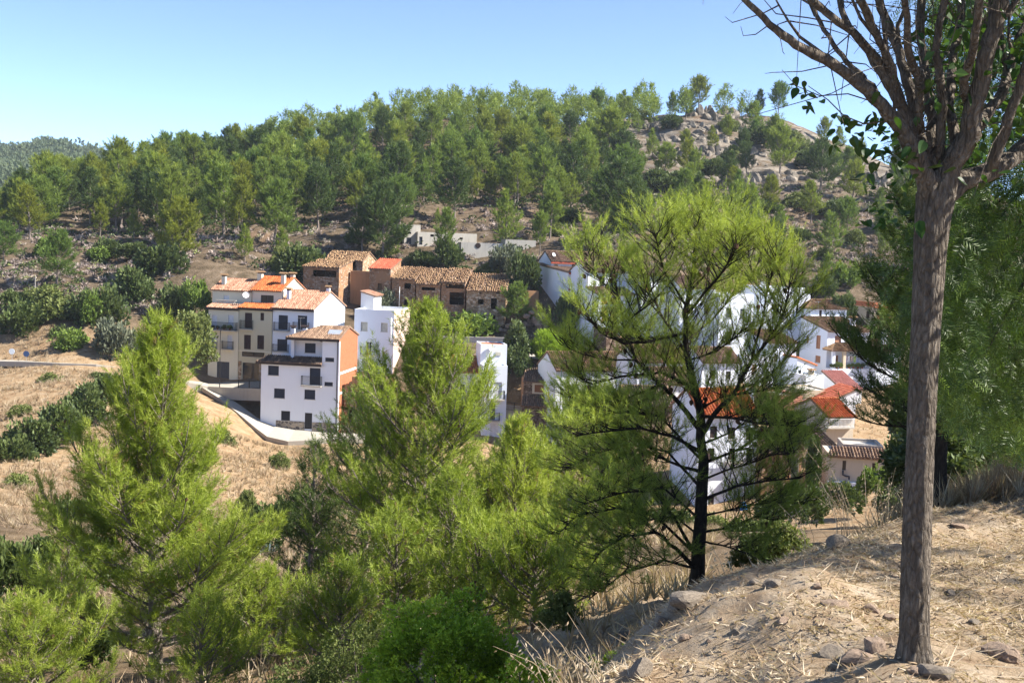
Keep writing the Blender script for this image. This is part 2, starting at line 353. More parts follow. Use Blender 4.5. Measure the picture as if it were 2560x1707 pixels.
def ground_hit(px, py, y0=3.0, y1=420.0):
    d = ray(px, py); Y = np.concatenate([np.arange(y0, 40, 0.1), np.arange(40, y1, 0.5)])
    z = gz(d[0] * Y, Y); below = np.nonzero(d[2] * Y < z)[0]
    if len(below) == 0: return None
    Yh = Y[below[0]]; return np.array([d[0] * Yh, Yh, g1(d[0] * Yh, Yh)])

def groundm(name, near=False):
    m, nt, b, o = new_mat(name)
    at = nd(nt, 'ShaderNodeAttribute', attribute_name='grassy')
    g = ramp(nt, nz(nt, 0.9 if not near else 3.5, 8, 0.72), [(0.3, (0.217, 0.142, 0.092)), (0.45, (0.385, 0.285, 0.189)), (0.6, (0.477, 0.385, 0.285)), (0.75, (0.486, 0.419, 0.351))])
    if not near: g = mixc(nt, 1.0, g, (0.84, 0.76, 0.64), 'MULTIPLY')
    s = ramp(nt, nz(nt, 0.5 if not near else 2.0, 8, 0.75), [(0.28, (0.038, 0.032, 0.019)), (0.45, (0.098, 0.074, 0.048)), (0.58, (0.165, 0.124, 0.086)), (0.72, (0.270, 0.217, 0.165))])
    red = maprange(nt, nz(nt, 0.06, 4, 0.6), 0.58, 0.72)
    s = mixc(nt, red, s, (0.203, 0.128, 0.086))
    if not near:
        ra = nd(nt, 'ShaderNodeAttribute', attribute_name='rocky'); tc = nd(nt, 'ShaderNodeTexCoord'); mp = nd(nt, 'ShaderNodeMapping'); mp.inputs['Scale'].default_value = (.12, .12, 1.1); nt.links.new(tc.outputs['Object'], mp.inputs[0])
        st = nz(nt, 1.0, 9, .72, vec=mp.outputs[0], dist=.6); rk = ramp(nt, st, [(0.3, (0.06, 0.05, 0.04)), (0.45, (0.15, 0.13, 0.11)), (0.56, (0.26, 0.225, 0.185)), (0.7, (0.34, 0.3, 0.26))])
        rm = nd(nt, 'ShaderNodeMath', operation='MULTIPLY'); nt.links.new(ra.outputs['Fac'], rm.inputs[0]); nt.links.new(maprange(nt, nz(nt, .22, 6, .65), .4, .55), rm.inputs[1]); s = mixc(nt, rm.outputs[0], s, rk)
    c = mixc(nt, at.outputs['Fac'], s, g)
    nt.links.new(c, b.inputs['Base Color']); b.inputs['Roughness'].default_value = 1.0; b.inputs['Specular IOR Level'].default_value = 0.05
    bump(nt, b, nz(nt, 4.0 if not near else 22, 8, 0.75), 0.25 if not near else 0.03, 0.9)
    MATS[name] = m; return m
GROUND = groundm('hill_soil'); GROUND_NEAR = groundm('bank_soil', True)
def grid_mesh(name, xs, ys, zf, mat, grassy):
    X, Y = np.meshgrid(xs, ys); Z = zf(X, Y); V = np.stack([X.ravel(), Y.ravel(), Z.ravel()], 1)
    nx, ny = len(xs), len(ys); i = np.arange((ny - 1) * nx).reshape(ny - 1, nx)[:, :-1].ravel()
    idx = np.stack([i, i + 1, i + nx + 1, i + nx], 1)
    me = np_mesh(name, V, 4, idx, smooth=True)
    a = me.attributes.new('grassy', 'FLOAT', 'POINT'); a.data.foreach_set('value', grassy(X, Y).ravel().astype(np.float32))
    k_ = Y * cf[1] + Z * cf[2] + X * cf[0]; PX = IW / 2 + F_PX * (X * cr[0] + Y * cr[1] + Z * cr[2]) / np.maximum(k_, 1); PY = IH / 2 - F_PX * (X * cu[0] + Y * cu[1] + Z * cu[2]) / np.maximum(k_, 1)
    rocky = np.clip((PX - 1420) / 160, 0, 1) * np.clip((500 - PY) / 60, 0, 1) * (Y > 150)
    a = me.attributes.new('rocky', 'FLOAT', 'POINT'); a.data.foreach_set('value', rocky.ravel().astype(np.float32))
    return link(name, me, mat)
NB = (-5.0, 13.0, -3.0, 21.0)
def terr_z(X, Y):
    z = gz(X, Y); ins = (X > NB[0] + 0.9) & (X < NB[1] - 0.9) & (Y > NB[2] + 0.9) & (Y < NB[3] - 0.9)
    z[ins] -= 0.6; return z
def grassy(X, Y):
    g = np.clip((152 - Y) / 14, 0, 1); g = g * np.where((Y > 70), 1.0, 0.35 + 0.3 * np.sin(X * 0.4) * np.sin(Y * 0.3)); return np.where(Y < 22, 0.8, g)
xs = np.concatenate([np.arange(-260, -130, 4.0), np.arange(-130, 130, 1.5), np.arange(130, 262, 4.0)])
ys = np.concatenate([np.arange(-40, 0, 2.0), np.arange(0, 60, 1.2), np.arange(60, 330, 1.5), np.arange(330, 470, 4.0)])
tag(grid_mesh('hillside_terrain', xs, ys, terr_z, GROUND, grassy), kind='structure')
NZ_OFF = 0.0
def near_z(X, Y):
    z = gz0(X, Y)
    def w(L, A, s):
        r = np.random.default_rng(s); o = 0
        for _ in range(5):
            a = r.uniform(0, 6.28); p = r.uniform(0, 6.28); k = 6.28 / (L * r.uniform(0.6, 1.5)); o = o + np.sin(k * (X * math.cos(a) + Y * math.sin(a)) + p + np.sin(0.37 * k * (X - Y) + p))
        return o * A / 2.2
    return z + w(2.0, 0.045, 1) + w(0.8, 0.03, 2) + w(0.33, 0.014, 3) + NZ_OFF
def nz1(x, y): return float(near_z(np.array([x]), np.array([y]))[0])
_b = pt(2290, 1655, 6.0); NZ_OFF = float(_b[2]) - nz1(_b[0], _b[1])
near = grid_mesh('ground', np.arange(NB[0], NB[1] + .01, 0.085), np.arange(NB[2], NB[3] + .01, 0.085), near_z, GROUND_NEAR, lambda X, Y: np.clip(0.75 + 0 * X, 0, 1))
tag(near, kind='structure')

# far mountain beyond the left shoulder of the hill
def mtn_ridge(px):
    return np.interp(px, [-600, -200, 0, 60, 120, 200, 330, 450, 560, 640, 720, 900, 1300, 2000, 3000], [448, 406, 390, 386, 376, 392, 410, 404, 388, 384, 388, 420, 455, 480, 480])
def mtn_z(X, Y):
    px = IW / 2 + F_PX * X / Y
    d = ray(0, 0)
    ridge_y = mtn_ridge(px); crest = 905.0
    # height of the crest above the eye for that bearing
    hz = 618 + (px - 1280) * math.tan(ROLL)
    zc = (hz - ridge_y) / F_PX * crest
    t = np.clip((Y - 430) / (crest - 430), 0, 1.4)
    z = -8 + (zc + 8) * (t ** 0.85) - np.clip(t - 1, 0, 1) * 120
    return z + 2.5 * rough_z(X / 5, Y / 5)
def mtn_grass(X, Y): return 0 * X
mt = grid_mesh('mountain', np.arange(-620, 300, 9.0), np.arange(440, 1060, 9.0), mtn_z, GROUND, mtn_grass); tag(mt, kind='structure')
# ------------------------------------------------------------------ buildings
random.seed(11)
class House:
    def __init__(s, name, label, px, py, Y, yaw, cat='house', group='houses of the village'):
        s.o = pt(px, py, Y); s.yaw = R(yaw)
        s.e = empty(name, tuple(s.o), s.yaw); tag(s.e, label, cat, group)
        s.ux = np.array([math.cos(s.yaw), math.sin(s.yaw), 0]); s.uy = np.array([-math.sin(s.yaw), math.cos(s.yaw), 0])
    def F(s, px, py, y0=0.0):      # pixel -> (x,z) on the plane facing front at depth y0
        d = ray(px, py); p0 = s.o + s.uy * y0; t = (p0 @ s.uy) / (d @ s.uy); p = d * t - s.o
        return p @ s.ux, p[2]
    def S(s, px, py, x0=0.0):      # pixel -> (y,z) on a side plane at x0
        d = ray(px, py); p0 = s.o + s.ux * x0; t = (p0 @ s.ux) / (d @ s.ux); p = d * t - s.o
        return p @ s.uy, p[2]
    def loc(s, px, py, y0=0.0):
        x, z = s.F(px, py, y0); return Vector((x, y0, z))

def wall_face(mb, O, du, n, w, z0, z1, holes, rev=0.18):
    """vertical wall skin of width w from z0 to z1 with rectangular holes and their reveals"""
    O = Vector(O); du = Vector(du); n = Vector(n); up = Vector((0, 0, 1))
    us = sorted({0.0, w, *[min(max(h[k], 0), w) for h in holes for k in (0, 2)]}); vs = sorted({z0, z1, *[min(max(h[k], z0), z1) for h in holes for k in (1, 3)]})
    P = lambda u, v, d=0.0: O + du * u + up * v - n * d
    for a, b in zip(us, us[1:]):
        for c, d in zip(vs, vs[1:]):
            m = ((a + b) / 2, (c + d) / 2)
            if any(h[0] < m[0] < h[2] and h[1] < m[1] < h[3] for h in holes): continue
            mb.poly([P(a, c), P(b, c), P(b, d), P(a, d)])
    for (a, c, b, d) in holes:
        for q in (((a, c), (b, c)), ((b, c), (b, d)), ((b, d), (a, d)), ((a, d), (a, c))):
            mb.poly([P(*q[0]), P(*q[0], rev), P(*q[1], rev), P(*q[1])])

def tiles(parent, poly, mat, pitch=0.25, course=0.36, seed=0, jit=0.02, rows_mul=1.0, miss=0.0):
    """barrel tiles laid on a roof plane: poly = eave_a, eave_b, ridge_b, ridge_a (house coordinates)"""
    P = [Vector(p) for p in poly]; eu = (P[1] - P[0]).normalized(); nrm = eu.cross(P[3] - P[0] if len(P) > 3 else P[2] - P[0]).normalized()
    if nrm.z < 0: nrm = -nrm
    sl = nrm.cross(eu)
    if sl.z < 0: sl = -sl
    q = [((p - P[0]).dot(eu), (p - P[0]).dot(sl)) for p in P]
    u0 = min(a for a, _ in q); u1 = max(a for a, _ in q); v1 = max(b for _, b in q); rg = random.Random(seed)
    def inside(u, v):
        c = False; j = len(q) - 1
        for i in range(len(q)):
            if (q[i][1] > v) != (q[j][1] > v) and u < (q[j][0] - q[i][0]) * (v - q[i][1]) / (q[j][1] - q[i][1]) + q[i][0]: c = not c
            j = i
        return c
    mb = MB(); n = max(1, int((u1 - u0) / pitch)); pit = (u1 - u0) / n; m = max(1, int(v1 / course + 0.5)); cs = v1 / m
    prof = [(-0.36, 0.0), (-0.24, 0.62), (0.0, 0.95), (0.24, 0.62), (0.36, 0.0)]
    for i in range(n):
        u = u0 + (i + 0.5) * pit; base = rg.random()
        for j in range(m):
            if not inside(u, (j + 0.5) * cs): continue
            if miss and rg.random() < miss: continue
            mb.tv = min(1, max(0, 0.5 + (rg.random() - 0.5) * 0.55 + (base - 0.5) * 0.45)); ju = rg.uniform(-jit, jit); jv = rg.uniform(-jit, jit) * 1.5; k = len(mb.v)
            for (vv, lift, wd) in ((j * cs + jv - (0.05 if j == 0 else 0.03), 0.035, 1.0), ((j + 1) * cs + jv, 0.0, 0.84)):
                for (a, h) in prof:
                    p = P[0] + eu * (u + ju + a * pit * 1.05 * wd) + sl * vv + nrm * (h * pit * 0.5 + lift + 0.012); mb.v.append(tuple(p))
            for a in range(4): mb.f.append((k + a, k + a + 1, k + 6 + a, k + 5 + a)); mb.t.append(mb.tv)
            mb.f.append((k + 4, k + 3, k + 2, k + 1, k)); mb.t.append(mb.tv)
    o = mb.build('roof_tiles', mat, parent, tint=True); o['kind'] = 'stuff'; return o

def roof_slab(parent, poly, tmat, th=0.11, under=None, name='roof', seed=0, pitch=0.25, jit=0.02, fascia=None, miss=0.0):
    P = [Vector(p) for p in poly]; n = (P[1] - P[0]).cross(P[2] - P[1]).normalized()
    if n.z < 0: n = -n
    mb = MB(); lo = [p - n * th for p in P]; mb.poly(P); mb.poly(lo[::-1])
    for i in range(len(P)):
        j = (i + 1) % len(P); mb.poly([P[i], lo[i], lo[j], P[j]])
    r = mb.build(name, under or SLAT, parent); tiles(r, P, tmat, seed=seed, pitch=pitch, jit=jit, miss=miss)
    if fascia:
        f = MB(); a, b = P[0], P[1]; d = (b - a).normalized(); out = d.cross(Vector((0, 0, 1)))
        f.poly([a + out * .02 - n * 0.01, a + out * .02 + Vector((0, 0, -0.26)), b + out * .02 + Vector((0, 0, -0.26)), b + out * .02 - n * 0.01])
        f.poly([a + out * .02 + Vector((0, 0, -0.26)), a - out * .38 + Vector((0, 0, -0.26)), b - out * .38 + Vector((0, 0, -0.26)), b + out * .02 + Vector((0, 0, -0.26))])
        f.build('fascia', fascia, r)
    return r

class Block:
    """a box of a house in the house's own coordinates"""
    def __init__(s, H, x0, x1, y0, y1, z0, h): s.H = H; s.x0, s.x1, s.y0, s.y1, s.z0, s.h = x0, x1, y0, y1, z0, h; s.holes = {k: [] for k in 'FRLB'}; s.w = x1 - x0; s.d = y1 - y0
    def frame(s, k):
        return {'F': ((s.x0, s.y0, 0), (1, 0, 0), (0, -1, 0)), 'R': ((s.x1, s.y0, 0), (0, 1, 0), (1, 0, 0)), 'L': ((s.x0, s.y1, 0), (0, -1, 0), (-1, 0, 0)), 'B': ((s.x1, s.y1, 0), (-1, 0, 0), (0, 1, 0))}[k]
    def uv(s, k, px, py):
        if k == 'F': x, z = s.H.F(px, py, s.y0); return x - s.x0, z
        if k == 'R': y, z = s.H.S(px, py, s.x1); return y - s.y0, z
        y, z = s.H.S(px, py, s.x0); return s.y1 - y, z
    def win(s, k, rect, kind='shutter', mat=None, name=None, rev=0.16, frame=None, bars=False, surround=None):
        a = s.uv(k, rect[0], (rect[1] + rect[3]) / 2)[0]; b = s.uv(k, rect[2], (rect[1] + rect[3]) / 2)[0]; xm = (rect[0] + rect[2]) / 2
        v1 = s.uv(k, xm, rect[1])[1]; v0 = s.uv(k, xm, rect[3])[1]
        lim = s.w if k in 'FB' else s.d
        a, b = max(0.08, min(a, b)), min(lim - 0.08, max(a, b))
        if b - a < 0.1: return None
        return s.hole(k, (a, v0, b, v1), kind, mat, name, rev, frame, bars, surround)
    def hole(s, k, r, kind='shutter', mat=None, name=None, rev=0.16, frame=None, bars=False, surround=None):
        s.holes[k].append(r); O, du, n = (Vector(t) for t in s.frame(k)); up = Vector((0, 0, 1)); M = Matrix.Identity(4)
        M.col[0][:3] = du; M.col[1][:3] = -n; M.col[2][:3] = up; M.col[3][:3] = O
        u0, v0, u1, v1 = r; mm = mat or SHUT_DARK; fr = frame or mm
        if kind == 'open': return r
        f = MB(); t = 0.055; dp = rev - 0.05
        for q in ((u0, v0, u0 + t, v1), (u1 - t, v0, u1, v1), (u0 + t, v0, u1 - t, v0 + t), (u0 + t, v1 - t, u1 - t, v1)):
            f.box(q[0], dp - 0.03, q[1], q[2], dp + 0.06, q[3], M)
        if kind == 'glass': f.box((u0 + u1) / 2 - t / 2, dp - 0.025, v0 + t, (u0 + u1) / 2 + t / 2, dp + 0.05, v1 - t, M)
        o = f.build(name or ('door' if kind == 'door' else 'window'), fr, s.H.e)
        p = MB()
        if kind == 'glass': p.box(u0 + t, dp + 0.01, v0 + t, u1 - t, dp + 0.02, v1 - t, M); p.build('pane', GLASS, o)
        elif kind == 'door': 
            p.box(u0 + t, dp + 0.005, v0 + t, u1 - t, dp + 0.03, v1 - t, M)
            for q in range(1, max(2, int((u1 - u0) / 0.28))): 
                uu = u0 + t + (u1 - u0 - 2 * t) * q / max(2, int((u1 - u0) / 0.28)); p.box(uu - 0.015, dp - 0.012, v0 + t, uu + 0.015, dp + 0.004, v1 - t, M)
            p.build('door_leaf', mm, o)
        else:
            k2 = max(3, int((v1 - v0) / 0.09))
            for j in range(k2):
                a = v0 + t + (v1 - v0 - 2 * t) * j / k2; b = v0 + t + (v1 - v0 - 2 * t) * (j + 1) / k2
                p.poly([M @ Vector(q) for q in ((u0 + t, dp + 0.004, a), (u1 - t, dp + 0.004, a), (u1 - t, dp + 0.03, b), (u0 + t, dp + 0.03, b))])
                p.poly([M @ Vector(q) for q in ((u0 + t, dp + 0.03, b), (u1 - t, dp + 0.03, b), (u1 - t, dp + 0.004, b), (u0 + t, dp + 0.004, b))])
            p.build('shutter', mm, o)
        if bars:
            g = MB(); nb = max(3, int((u1 - u0) / 0.14))
            for q in range(nb + 1): uu = u0 + 0.03 + (u1 - u0 - 0.06) * q / nb; g.box(uu - .011, -0.03, v0, uu + .011, -0.008, v1, M)
            for vv in (v0 + 0.05, v1 - 0.07): g.box(u0, -0.028, vv, u1, -0.01, vv + 0.025, M)
            g.build('grille', IRON, o)
        if surround:
            g = MB(); sw = 0.16
            for q in ((u0 - sw, v0 - sw, u0, v1 + sw), (u1, v0 - sw, u1 + sw, v1 + sw), (u0, v0 - sw, u1, v0), (u0, v1, u1, v1 + sw)): g.box(q[0], -0.012, q[1], q[2], 0.01, q[3], M)
            g.build('surround', surround, o)
        elif kind in ('shutter', 'glass') and (v1 - v0) < 1.7:
            g = MB(); g.box(u0 - 0.06, -0.06, v0 - 0.06, u1 + 0.06, 0.02, v0 - 0.004, M); g.build('sill', CONC, o)
        return o
    def balcony(s, k, rect, depth=0.6, mat=None, slab=None, mesh_h=None):
        a = s.uv(k, rect[0], rect[3])[0]; b = s.uv(k, rect[2], rect[3])[0]; a, b = min(a, b), max(a, b); v1 = s.uv(k, (rect[0] + rect[2]) / 2, rect[1])[1]; v0 = s.uv(k, (rect[0] + rect[2]) / 2, rect[3])[1]
        v1 = min(v1, v0 + 1.15); O, du, n = (Vector(t) for t in s.frame(k)); M = Matrix.Identity(4); M.col[0][:3] = du; M.col[1][:3] = n; M.col[2][:3] = Vector((0, 0, 1)); M.col[3][:3] = O
        sb = MB(); sb.box(a, 0.003, v0 - 0.12, b, depth, v0, M); o = sb.build('balcony', slab or CONC, s.H.e)
        g = MB(); pts = [(a + .03, 0.01), (a + .03, depth - .04), (b - .03, depth - .04), (b - .03, 0.01)]
        for (p, q) in zip(pts, pts[1:]):
            L = math.hypot(q[0] - p[0], q[1] - p[1]); nb = max(2, int(L / 0.13))
            for i in range(nb + 1):
                x = p[0] + (q[0] - p[0]) * i / nb; y = p[1] + (q[1] - p[1]) * i / nb; g.box(x - .012, y - .012, v0, x + .012, y + .012, v1 - 0.02, M)
            g.bar(M @ Vector((*p, v1)), M @ Vector((*q, v1)), 0.022); g.bar(M @ Vector((*p, v0 + 0.1)), M @ Vector((*q, v0 + 0.1)), 0.012)
        g.build('railing', mat or IRON, o); return o
    def build(s, mat, roof=None, tmat=None, name='wall', gable_mat=None, **kw):
        """roof: ('flat',parapet) | ('gable',rise,ridge_frac,over,hipL,hipR) | ('front',rise,over) slope falling to the front | ('cross',rise,over) gable facing front | ('left',rise)/('right',rise) falling to that side"""
        H = s.H; x0, x1, y0, y1, z0, h = s.x0, s.x1, s.y0, s.y1, s.z0, s.h; mb = MB(); gm = MB() if gable_mat else mb
        kind = roof[0] if roof else None; hh = {'F': h, 'R': h, 'L': h, 'B': h}
        if kind == 'front': hh['B'] = h + roof[1]
        if kind == 'right': hh['L'] = h + roof[1]
        if kind == 'left': hh['R'] = h + roof[1]
        for k in 'FRLB':
            O, du, n = s.frame(k); wall_face(gm if (k in 'R' and gable_mat) else mb, O, du, n, s.w if k in 'FB' else s.d, z0, hh[k], s.holes[k])
        seed = int(abs(x0 * 97 + y0 * 31 + H.o[0] * 13)) + 7; r = None; ex = dict(seed=seed, **kw)
        if kind == 'flat':
            ph = roof[1]; t = 0.2; fl = MB()
            fl.poly([(x0 + t, y0 + t, h - ph), (x1 - t, y0 + t, h - ph), (x1 - t, y1 - t, h - ph), (x0 + t, y1 - t, h - ph)])
            for q in ((x0, y0, x1, y0 + t), (x0, y1 - t, x1, y1), (x0, y0 + t, x0 + t, y1 - t), (x1 - t, y0 + t, x1, y1 - t)):
                mb.poly([(q[0], q[1], h), (q[2], q[1], h), (q[2], q[3], h), (q[0], q[3], h)])
            for a, b in (((x0 + t, y0 + t), (x1 - t, y0 + t)), ((x1 - t, y0 + t), (x1 - t, y1 - t)), ((x1 - t, y1 - t), (x0 + t, y1 - t)), ((x0 + t, y1 - t), (x0 + t, y0 + t))):
                mb.poly([(*a, h), (*b, h), (*b, h - ph), (*a, h - ph)])
            fl.build('roof', CONC if tmat is None else tmat, H.e)
        elif kind == 'gable':
            rise, fr, ov, hl, hr = (list(roof[1:]) + [0.5, 0.3, 0, 0][len(roof) - 2:])[:5]
            ry = y0 + s.d * fr; rz = h + rise
            if hl == 0: mb.poly([(x0, y1, h), (x0, y0, h), (x0, ry, rz)])
            if hr == 0: gm.poly([(x1, y0, h), (x1, y1, h), (x1, ry, rz)])
            gl = -0.12 if hl == 0 else hl; gr = -0.12 if hr == 0 else hr; sf = rise / (ry - y0); sb_ = rise / (y1 - ry); el = -0.12 if hl == 0 else -ov; er = -0.12 if hr == 0 else -ov
            d = 0.13
            A = [(x0 + el, y0 - ov, h - ov * sf + d), (x1 - er, y0 - ov, h - ov * sf + d), (x1 - gr, ry, rz + d), (x0 + gl, ry, rz + d)]
            B = [(x1 - er, y1 + ov, h - ov * sb_ + d), (x0 + el, y1 + ov, h - ov * sb_ + d), (x0 + gl, ry + .002, rz + d), (x1 - gr, ry + .002, rz + d)]
            r = roof_slab(H.e, A, tmat, **ex); roof_slab(H.e, B, tmat, seed=seed + 1)
            if hl: roof_slab(H.e, [(x0 - ov, y1 + ov, h - ov * sf + d), (x0 - ov, y0 - ov, h - ov * sf + d), (x0 + gl, ry, rz + d)], tmat, seed=seed + 2)
            if hr: roof_slab(H.e, [(x1 + ov, y0 - ov, h - ov * sf + d), (x1 + ov, y1 + ov, h - ov * sf + d), (x1 - gr, ry, rz + d)], tmat, seed=seed + 3)
            rd = MB(); 
            nn = max(2, int((x1 - gr - x0 - gl) / 0.4)); rg = random.Random(seed)
            for i in range(nn):
                a = x0 + gl + (x1 - gr - x0 - gl) * i / nn; b = x0 + gl + (x1 - gr - x0 - gl) * (i + 1) / nn; rd.tv = rg.uniform(0.2, 0.9); rd.tube([(a - .04, ry, rz + d + .03), (b, ry, rz + d + .02)], [0.1, 0.085], 6)
            rd.build('ridge_tiles', tmat, r, tint=True)['kind'] = 'stuff'
        elif kind == 'front':
            rise = roof[1]; ov = roof[2] if len(roof) > 2 else 0.3; sf = rise / s.d; d = 0.13
            mb.poly([(x0, y1, h), (x0, y0, h), (x0, y1, h + rise)]); gm.poly([(x1, y0, h), (x1, y1, h), (x1, y1, h + rise)])
            r = roof_slab(H.e, [(x0 - .12, y0 - ov, h - ov * sf + d), (x1 + .12, y0 - ov, h - ov * sf + d), (x1 + .12, y1 + .1, h + rise + .1 * sf + d), (x0 - .12, y1 + .1, h + rise + .1 * sf + d)], tmat, **ex)
        elif kind in ('left', 'right'):
            rise = roof[1]; ov = 0.25; sf = rise / s.w; d = 0.13
            if kind == 'left':
                for y in (y0, y1): mb.poly([(x0, y, h), (x1, y, h), (x1, y, h + rise)])
                P = [(x0 - ov, y1 + .12, h - ov * sf + d), (x0 - ov, y0 - .12, h - ov * sf + d), (x1 + .1, y0 - .12, h + rise + d), (x1 + .1, y1 + .12, h + rise + d)]
            else:
                for y in (y0, y1): mb.poly([(x0, y, h), (x1, y, h), (x0, y, h + rise)])
                P = [(x1 + ov, y0 - .12, h - ov * sf + d), (x1 + ov, y1 + .12, h - ov * sf + d), (x0 - .1, y1 + .12, h + rise + d), (x0 - .1, y0 - .12, h + rise + d)]
            r = roof_slab(H.e, P, tmat, **ex)
        elif kind == 'cross':
            rise = roof[1]; ov = 0.25; xm = (x0 + x1) / 2; sf = rise / (s.w / 2); d = 0.13
            for y in (y0, y1): mb.poly([(x0, y, h), (x1, y, h), (xm, y, h + rise)])
            r = roof_slab(H.e, [(x0 - ov, y1 + .12, h - ov * sf + d), (x0 - ov, y0 - .12, h - ov * sf + d), (xm, y0 - .12, h + rise + d), (xm, y1 + .12, h + rise + d)], tmat, **ex)
            roof_slab(H.e, [(x1 + ov, y0 - .12, h - ov * sf + d), (x1 + ov, y1 + .12, h - ov * sf + d), (xm + .002, y1 + .12, h + rise + d), (xm + .002, y0 - .12, h + rise + d)], tmat, seed=seed + 1)
        elif kind == 'cap': mb.poly([(x0, y0, h), (x1, y0, h), (x1, y1, h), (x0, y1, h)])
        w = mb.build(name, mat, H.e)
        if gable_mat: gm.build('gable_wall', gable_mat, H.e)
        return r
def apron(H, x0, x1, y0, y1, z0, z1, tmat, fascia=None, seed=3):
    return roof_slab(H.e, [(x0, y0, z0), (x1, y0, z0), (x1, y1, z1), (x0, y1, z1)], tmat, fascia=fascia, seed=seed, name='apron_roof')
def chimney(H, x, y, z0, z1, w=0.45, mat=None, cap=TILE_OLD, dark=False):
    b = MB(); b.box(x - w / 2, y - w / 2, z0, x + w / 2, y + w / 2, z1); o = b.build('chimney', mat or WHITE, H.e)
    c = MB()
    for sx in (-1, 1):
        for sy in (-1, 1): c.box(x + sx * w * .36 - .06, y + sy * w * .36 - .06, z1 + .002, x + sx * w * .36 + .06, y + sy * w * .36 + .06, z1 + 0.2)
    c.tv = 0.6; k = w * 0.95
    c.poly([(x - k, y - k, z1 + .2), (x + k, y - k, z1 + .2), (x + k, y, z1 + .38), (x - k, y, z1 + .38)]); c.poly([(x + k, y + k, z1 + .2), (x - k, y + k, z1 + .2), (x - k, y, z1 + .38), (x + k, y, z1 + .38)])
    c.poly([(x - k, y - k, z1 + .2), (x - k, y + k, z1 + .2), (x + k, y + k, z1 + .2), (x + k, y - k, z1 + .2)]); c.poly([(x - k, y - k, z1 + .2), (x - k, y, z1 + .38), (x - k, y + k, z1 + .2)]); c.poly([(x + k, y - k, z1 + .2), (x + k, y + k, z1 + .2), (x + k, y, z1 + .38)])
    c.build('chimney_cap', FASCIA_DARK if dark else cap, o, tint=True); return o
def pipe(H, pts, mat=None, r=0.05, name='drainpipe'):
    b = MB(); b.tube(pts, r, 6); return b.build(name, mat or IRON, H.e, smooth=True)
def dish(H, p, yaw=0.3, r=0.4):
    b = MB(); M = Matrix.Translation(Vector(p)) @ Matrix.Rotation(yaw, 4, 'Z') @ Matrix.Rotation(R(65), 4, 'X')
    b.lathe([(0.001, 0), (r * .4, .02), (r * .75, .07), (r, .14), (r * .98, .15), (r * .74, .09), (r * .4, .04), (0.001, .02)], 16, M)
    b.tube([M @ Vector((0, r * .9, .12)), M @ Vector((0, 0, r * 0.9))], 0.012, 5); b.tube([M @ Vector((0, 0, 0)), Vector(p) + Vector((0, 0, -0.5))], 0.02, 5)
    return b.build('satellite_dish', WPAINT, H.e, smooth=False)
def antenna(H, p, h=1.8, n=6):
    b = MB(); x, y, z = p; b.tube([(x, y, z), (x, y, z + h)], 0.018, 5); b.tube([(x - .5, y, z + h - .1), (x + .5, y, z + h - .05)], 0.011, 4)
    for i in range(n): b.tube([(x - .45 + i * .18, y - .22, z + h - .09 + i * .01), (x - .45 + i * .18, y + .22, z + h - .09 + i * .01)], 0.008, 4)
    return b.build('antenna', GALV, H.e)
def lattice(B, k, rect, name='brick_screen'):
    """perforated brick screen set into an opening"""
    r = B.win(k, rect, 'open'); O, du, n = (Vector(t) for t in B.frame(k)); M = Matrix.Identity(4); M.col[0][:3] = du; M.col[1][:3] = -n; M.col[2][:3] = Vector((0, 0, 1)); M.col[3][:3] = O
    u0, v0, u1, v1 = r; mb = MB(); s = 0.155; nu = max(2, round((u1 - u0) / s)); nv = max(2, round((v1 - v0) / s)); du_ = (u1 - u0) / nu; dv = (v1 - v0) / nv
    for j in range(nv):
        for i in range(nu):
            a, b = u0 + i * du_, v0 + j * dv
            if (i + j) % 2 == 0: mb.box(a + .002, 0.04, b + .002, a + du_ - .002, 0.12, b + dv - .002, M)
            else:
                t = 0.042; mb.box(a, 0.05, b, a + du_, 0.11, b + t, M); mb.box(a, 0.05, b + dv - t, a + du_, 0.11, b + dv, M)
    return mb.build(name, BRICKP, B.H.e)
BRICKP = plain('brick_screen_clay', (0.5, 0.17, 0.08), 0.9)
# ---- terrace of three houses
H = House('village_house', 'tall cream house with plant-filled iron balcony, at the end of the terrace', 519, 955, 147, -14); fx = lambda px, py, y=0: H.F(px, py, y)
w = fx(595.5, 850)[0]; h = fx(560, 771)[1]
b = Block(H, 0, w, 0, 8.5, -4, h)
for r in ((530, 787, 543, 823), (570, 787, 584, 823), (528, 837, 541, 871), (568, 837, 581, 871)): b.win('F', r, 'shutter', SHUT_WHITE)
b.win('F', (542, 904, 573, 951), 'door', GREYDOOR)
b.balcony('F', (517, 805, 594, 824), 0.75); b.balcony('F', (518, 853, 543, 872), 0.5); b.balcony('F', (557, 853, 584, 872), 0.5)
b.build(CREAM, ('cap',))
apron(H, -0.25, w + .05, -0.3, 1.5, h + 0.05, h + 0.5, TILE_PINK, FASCIA_DARK)
ba = MB(); ba.box(0.2, 1.3, h + .42, 3.1, 1.5, h + .5); ba.box(0.2, 1.3, h + .92, 3.1, 1.5, h + 1.0)
for i in range(14): ba.lathe([(.05, h + .5), (.09, h + .62), (.05, h + .8), (.07, h + .92)], 6, Matrix.Translation((0.3 + i * .2, 1.4, 0)))
ba.build('balustrade', CREAM, H.e)
x0 = fx(531, 745, 2.2)[0]; x1 = fx(629, 745, 2.2)[0]; ha = fx(560, 725, 2.2)[1]
a = Block(H, x0, x1, 2.2, 8.0, h, ha); a.win('F', (559, 738, 573, 756), 'shutter', SHUT_WHITE); a.build(CREAM, ('gable', 1.25, 0.5, 0.35), TILE_PINK)
chimney(H, x0 + 1.0, 3.4, ha, ha + 1.7, .5, CREAM); chimney(H, x1 - 0.2, 5.0, ha + .8, ha + 2.2, .6, CREAM)
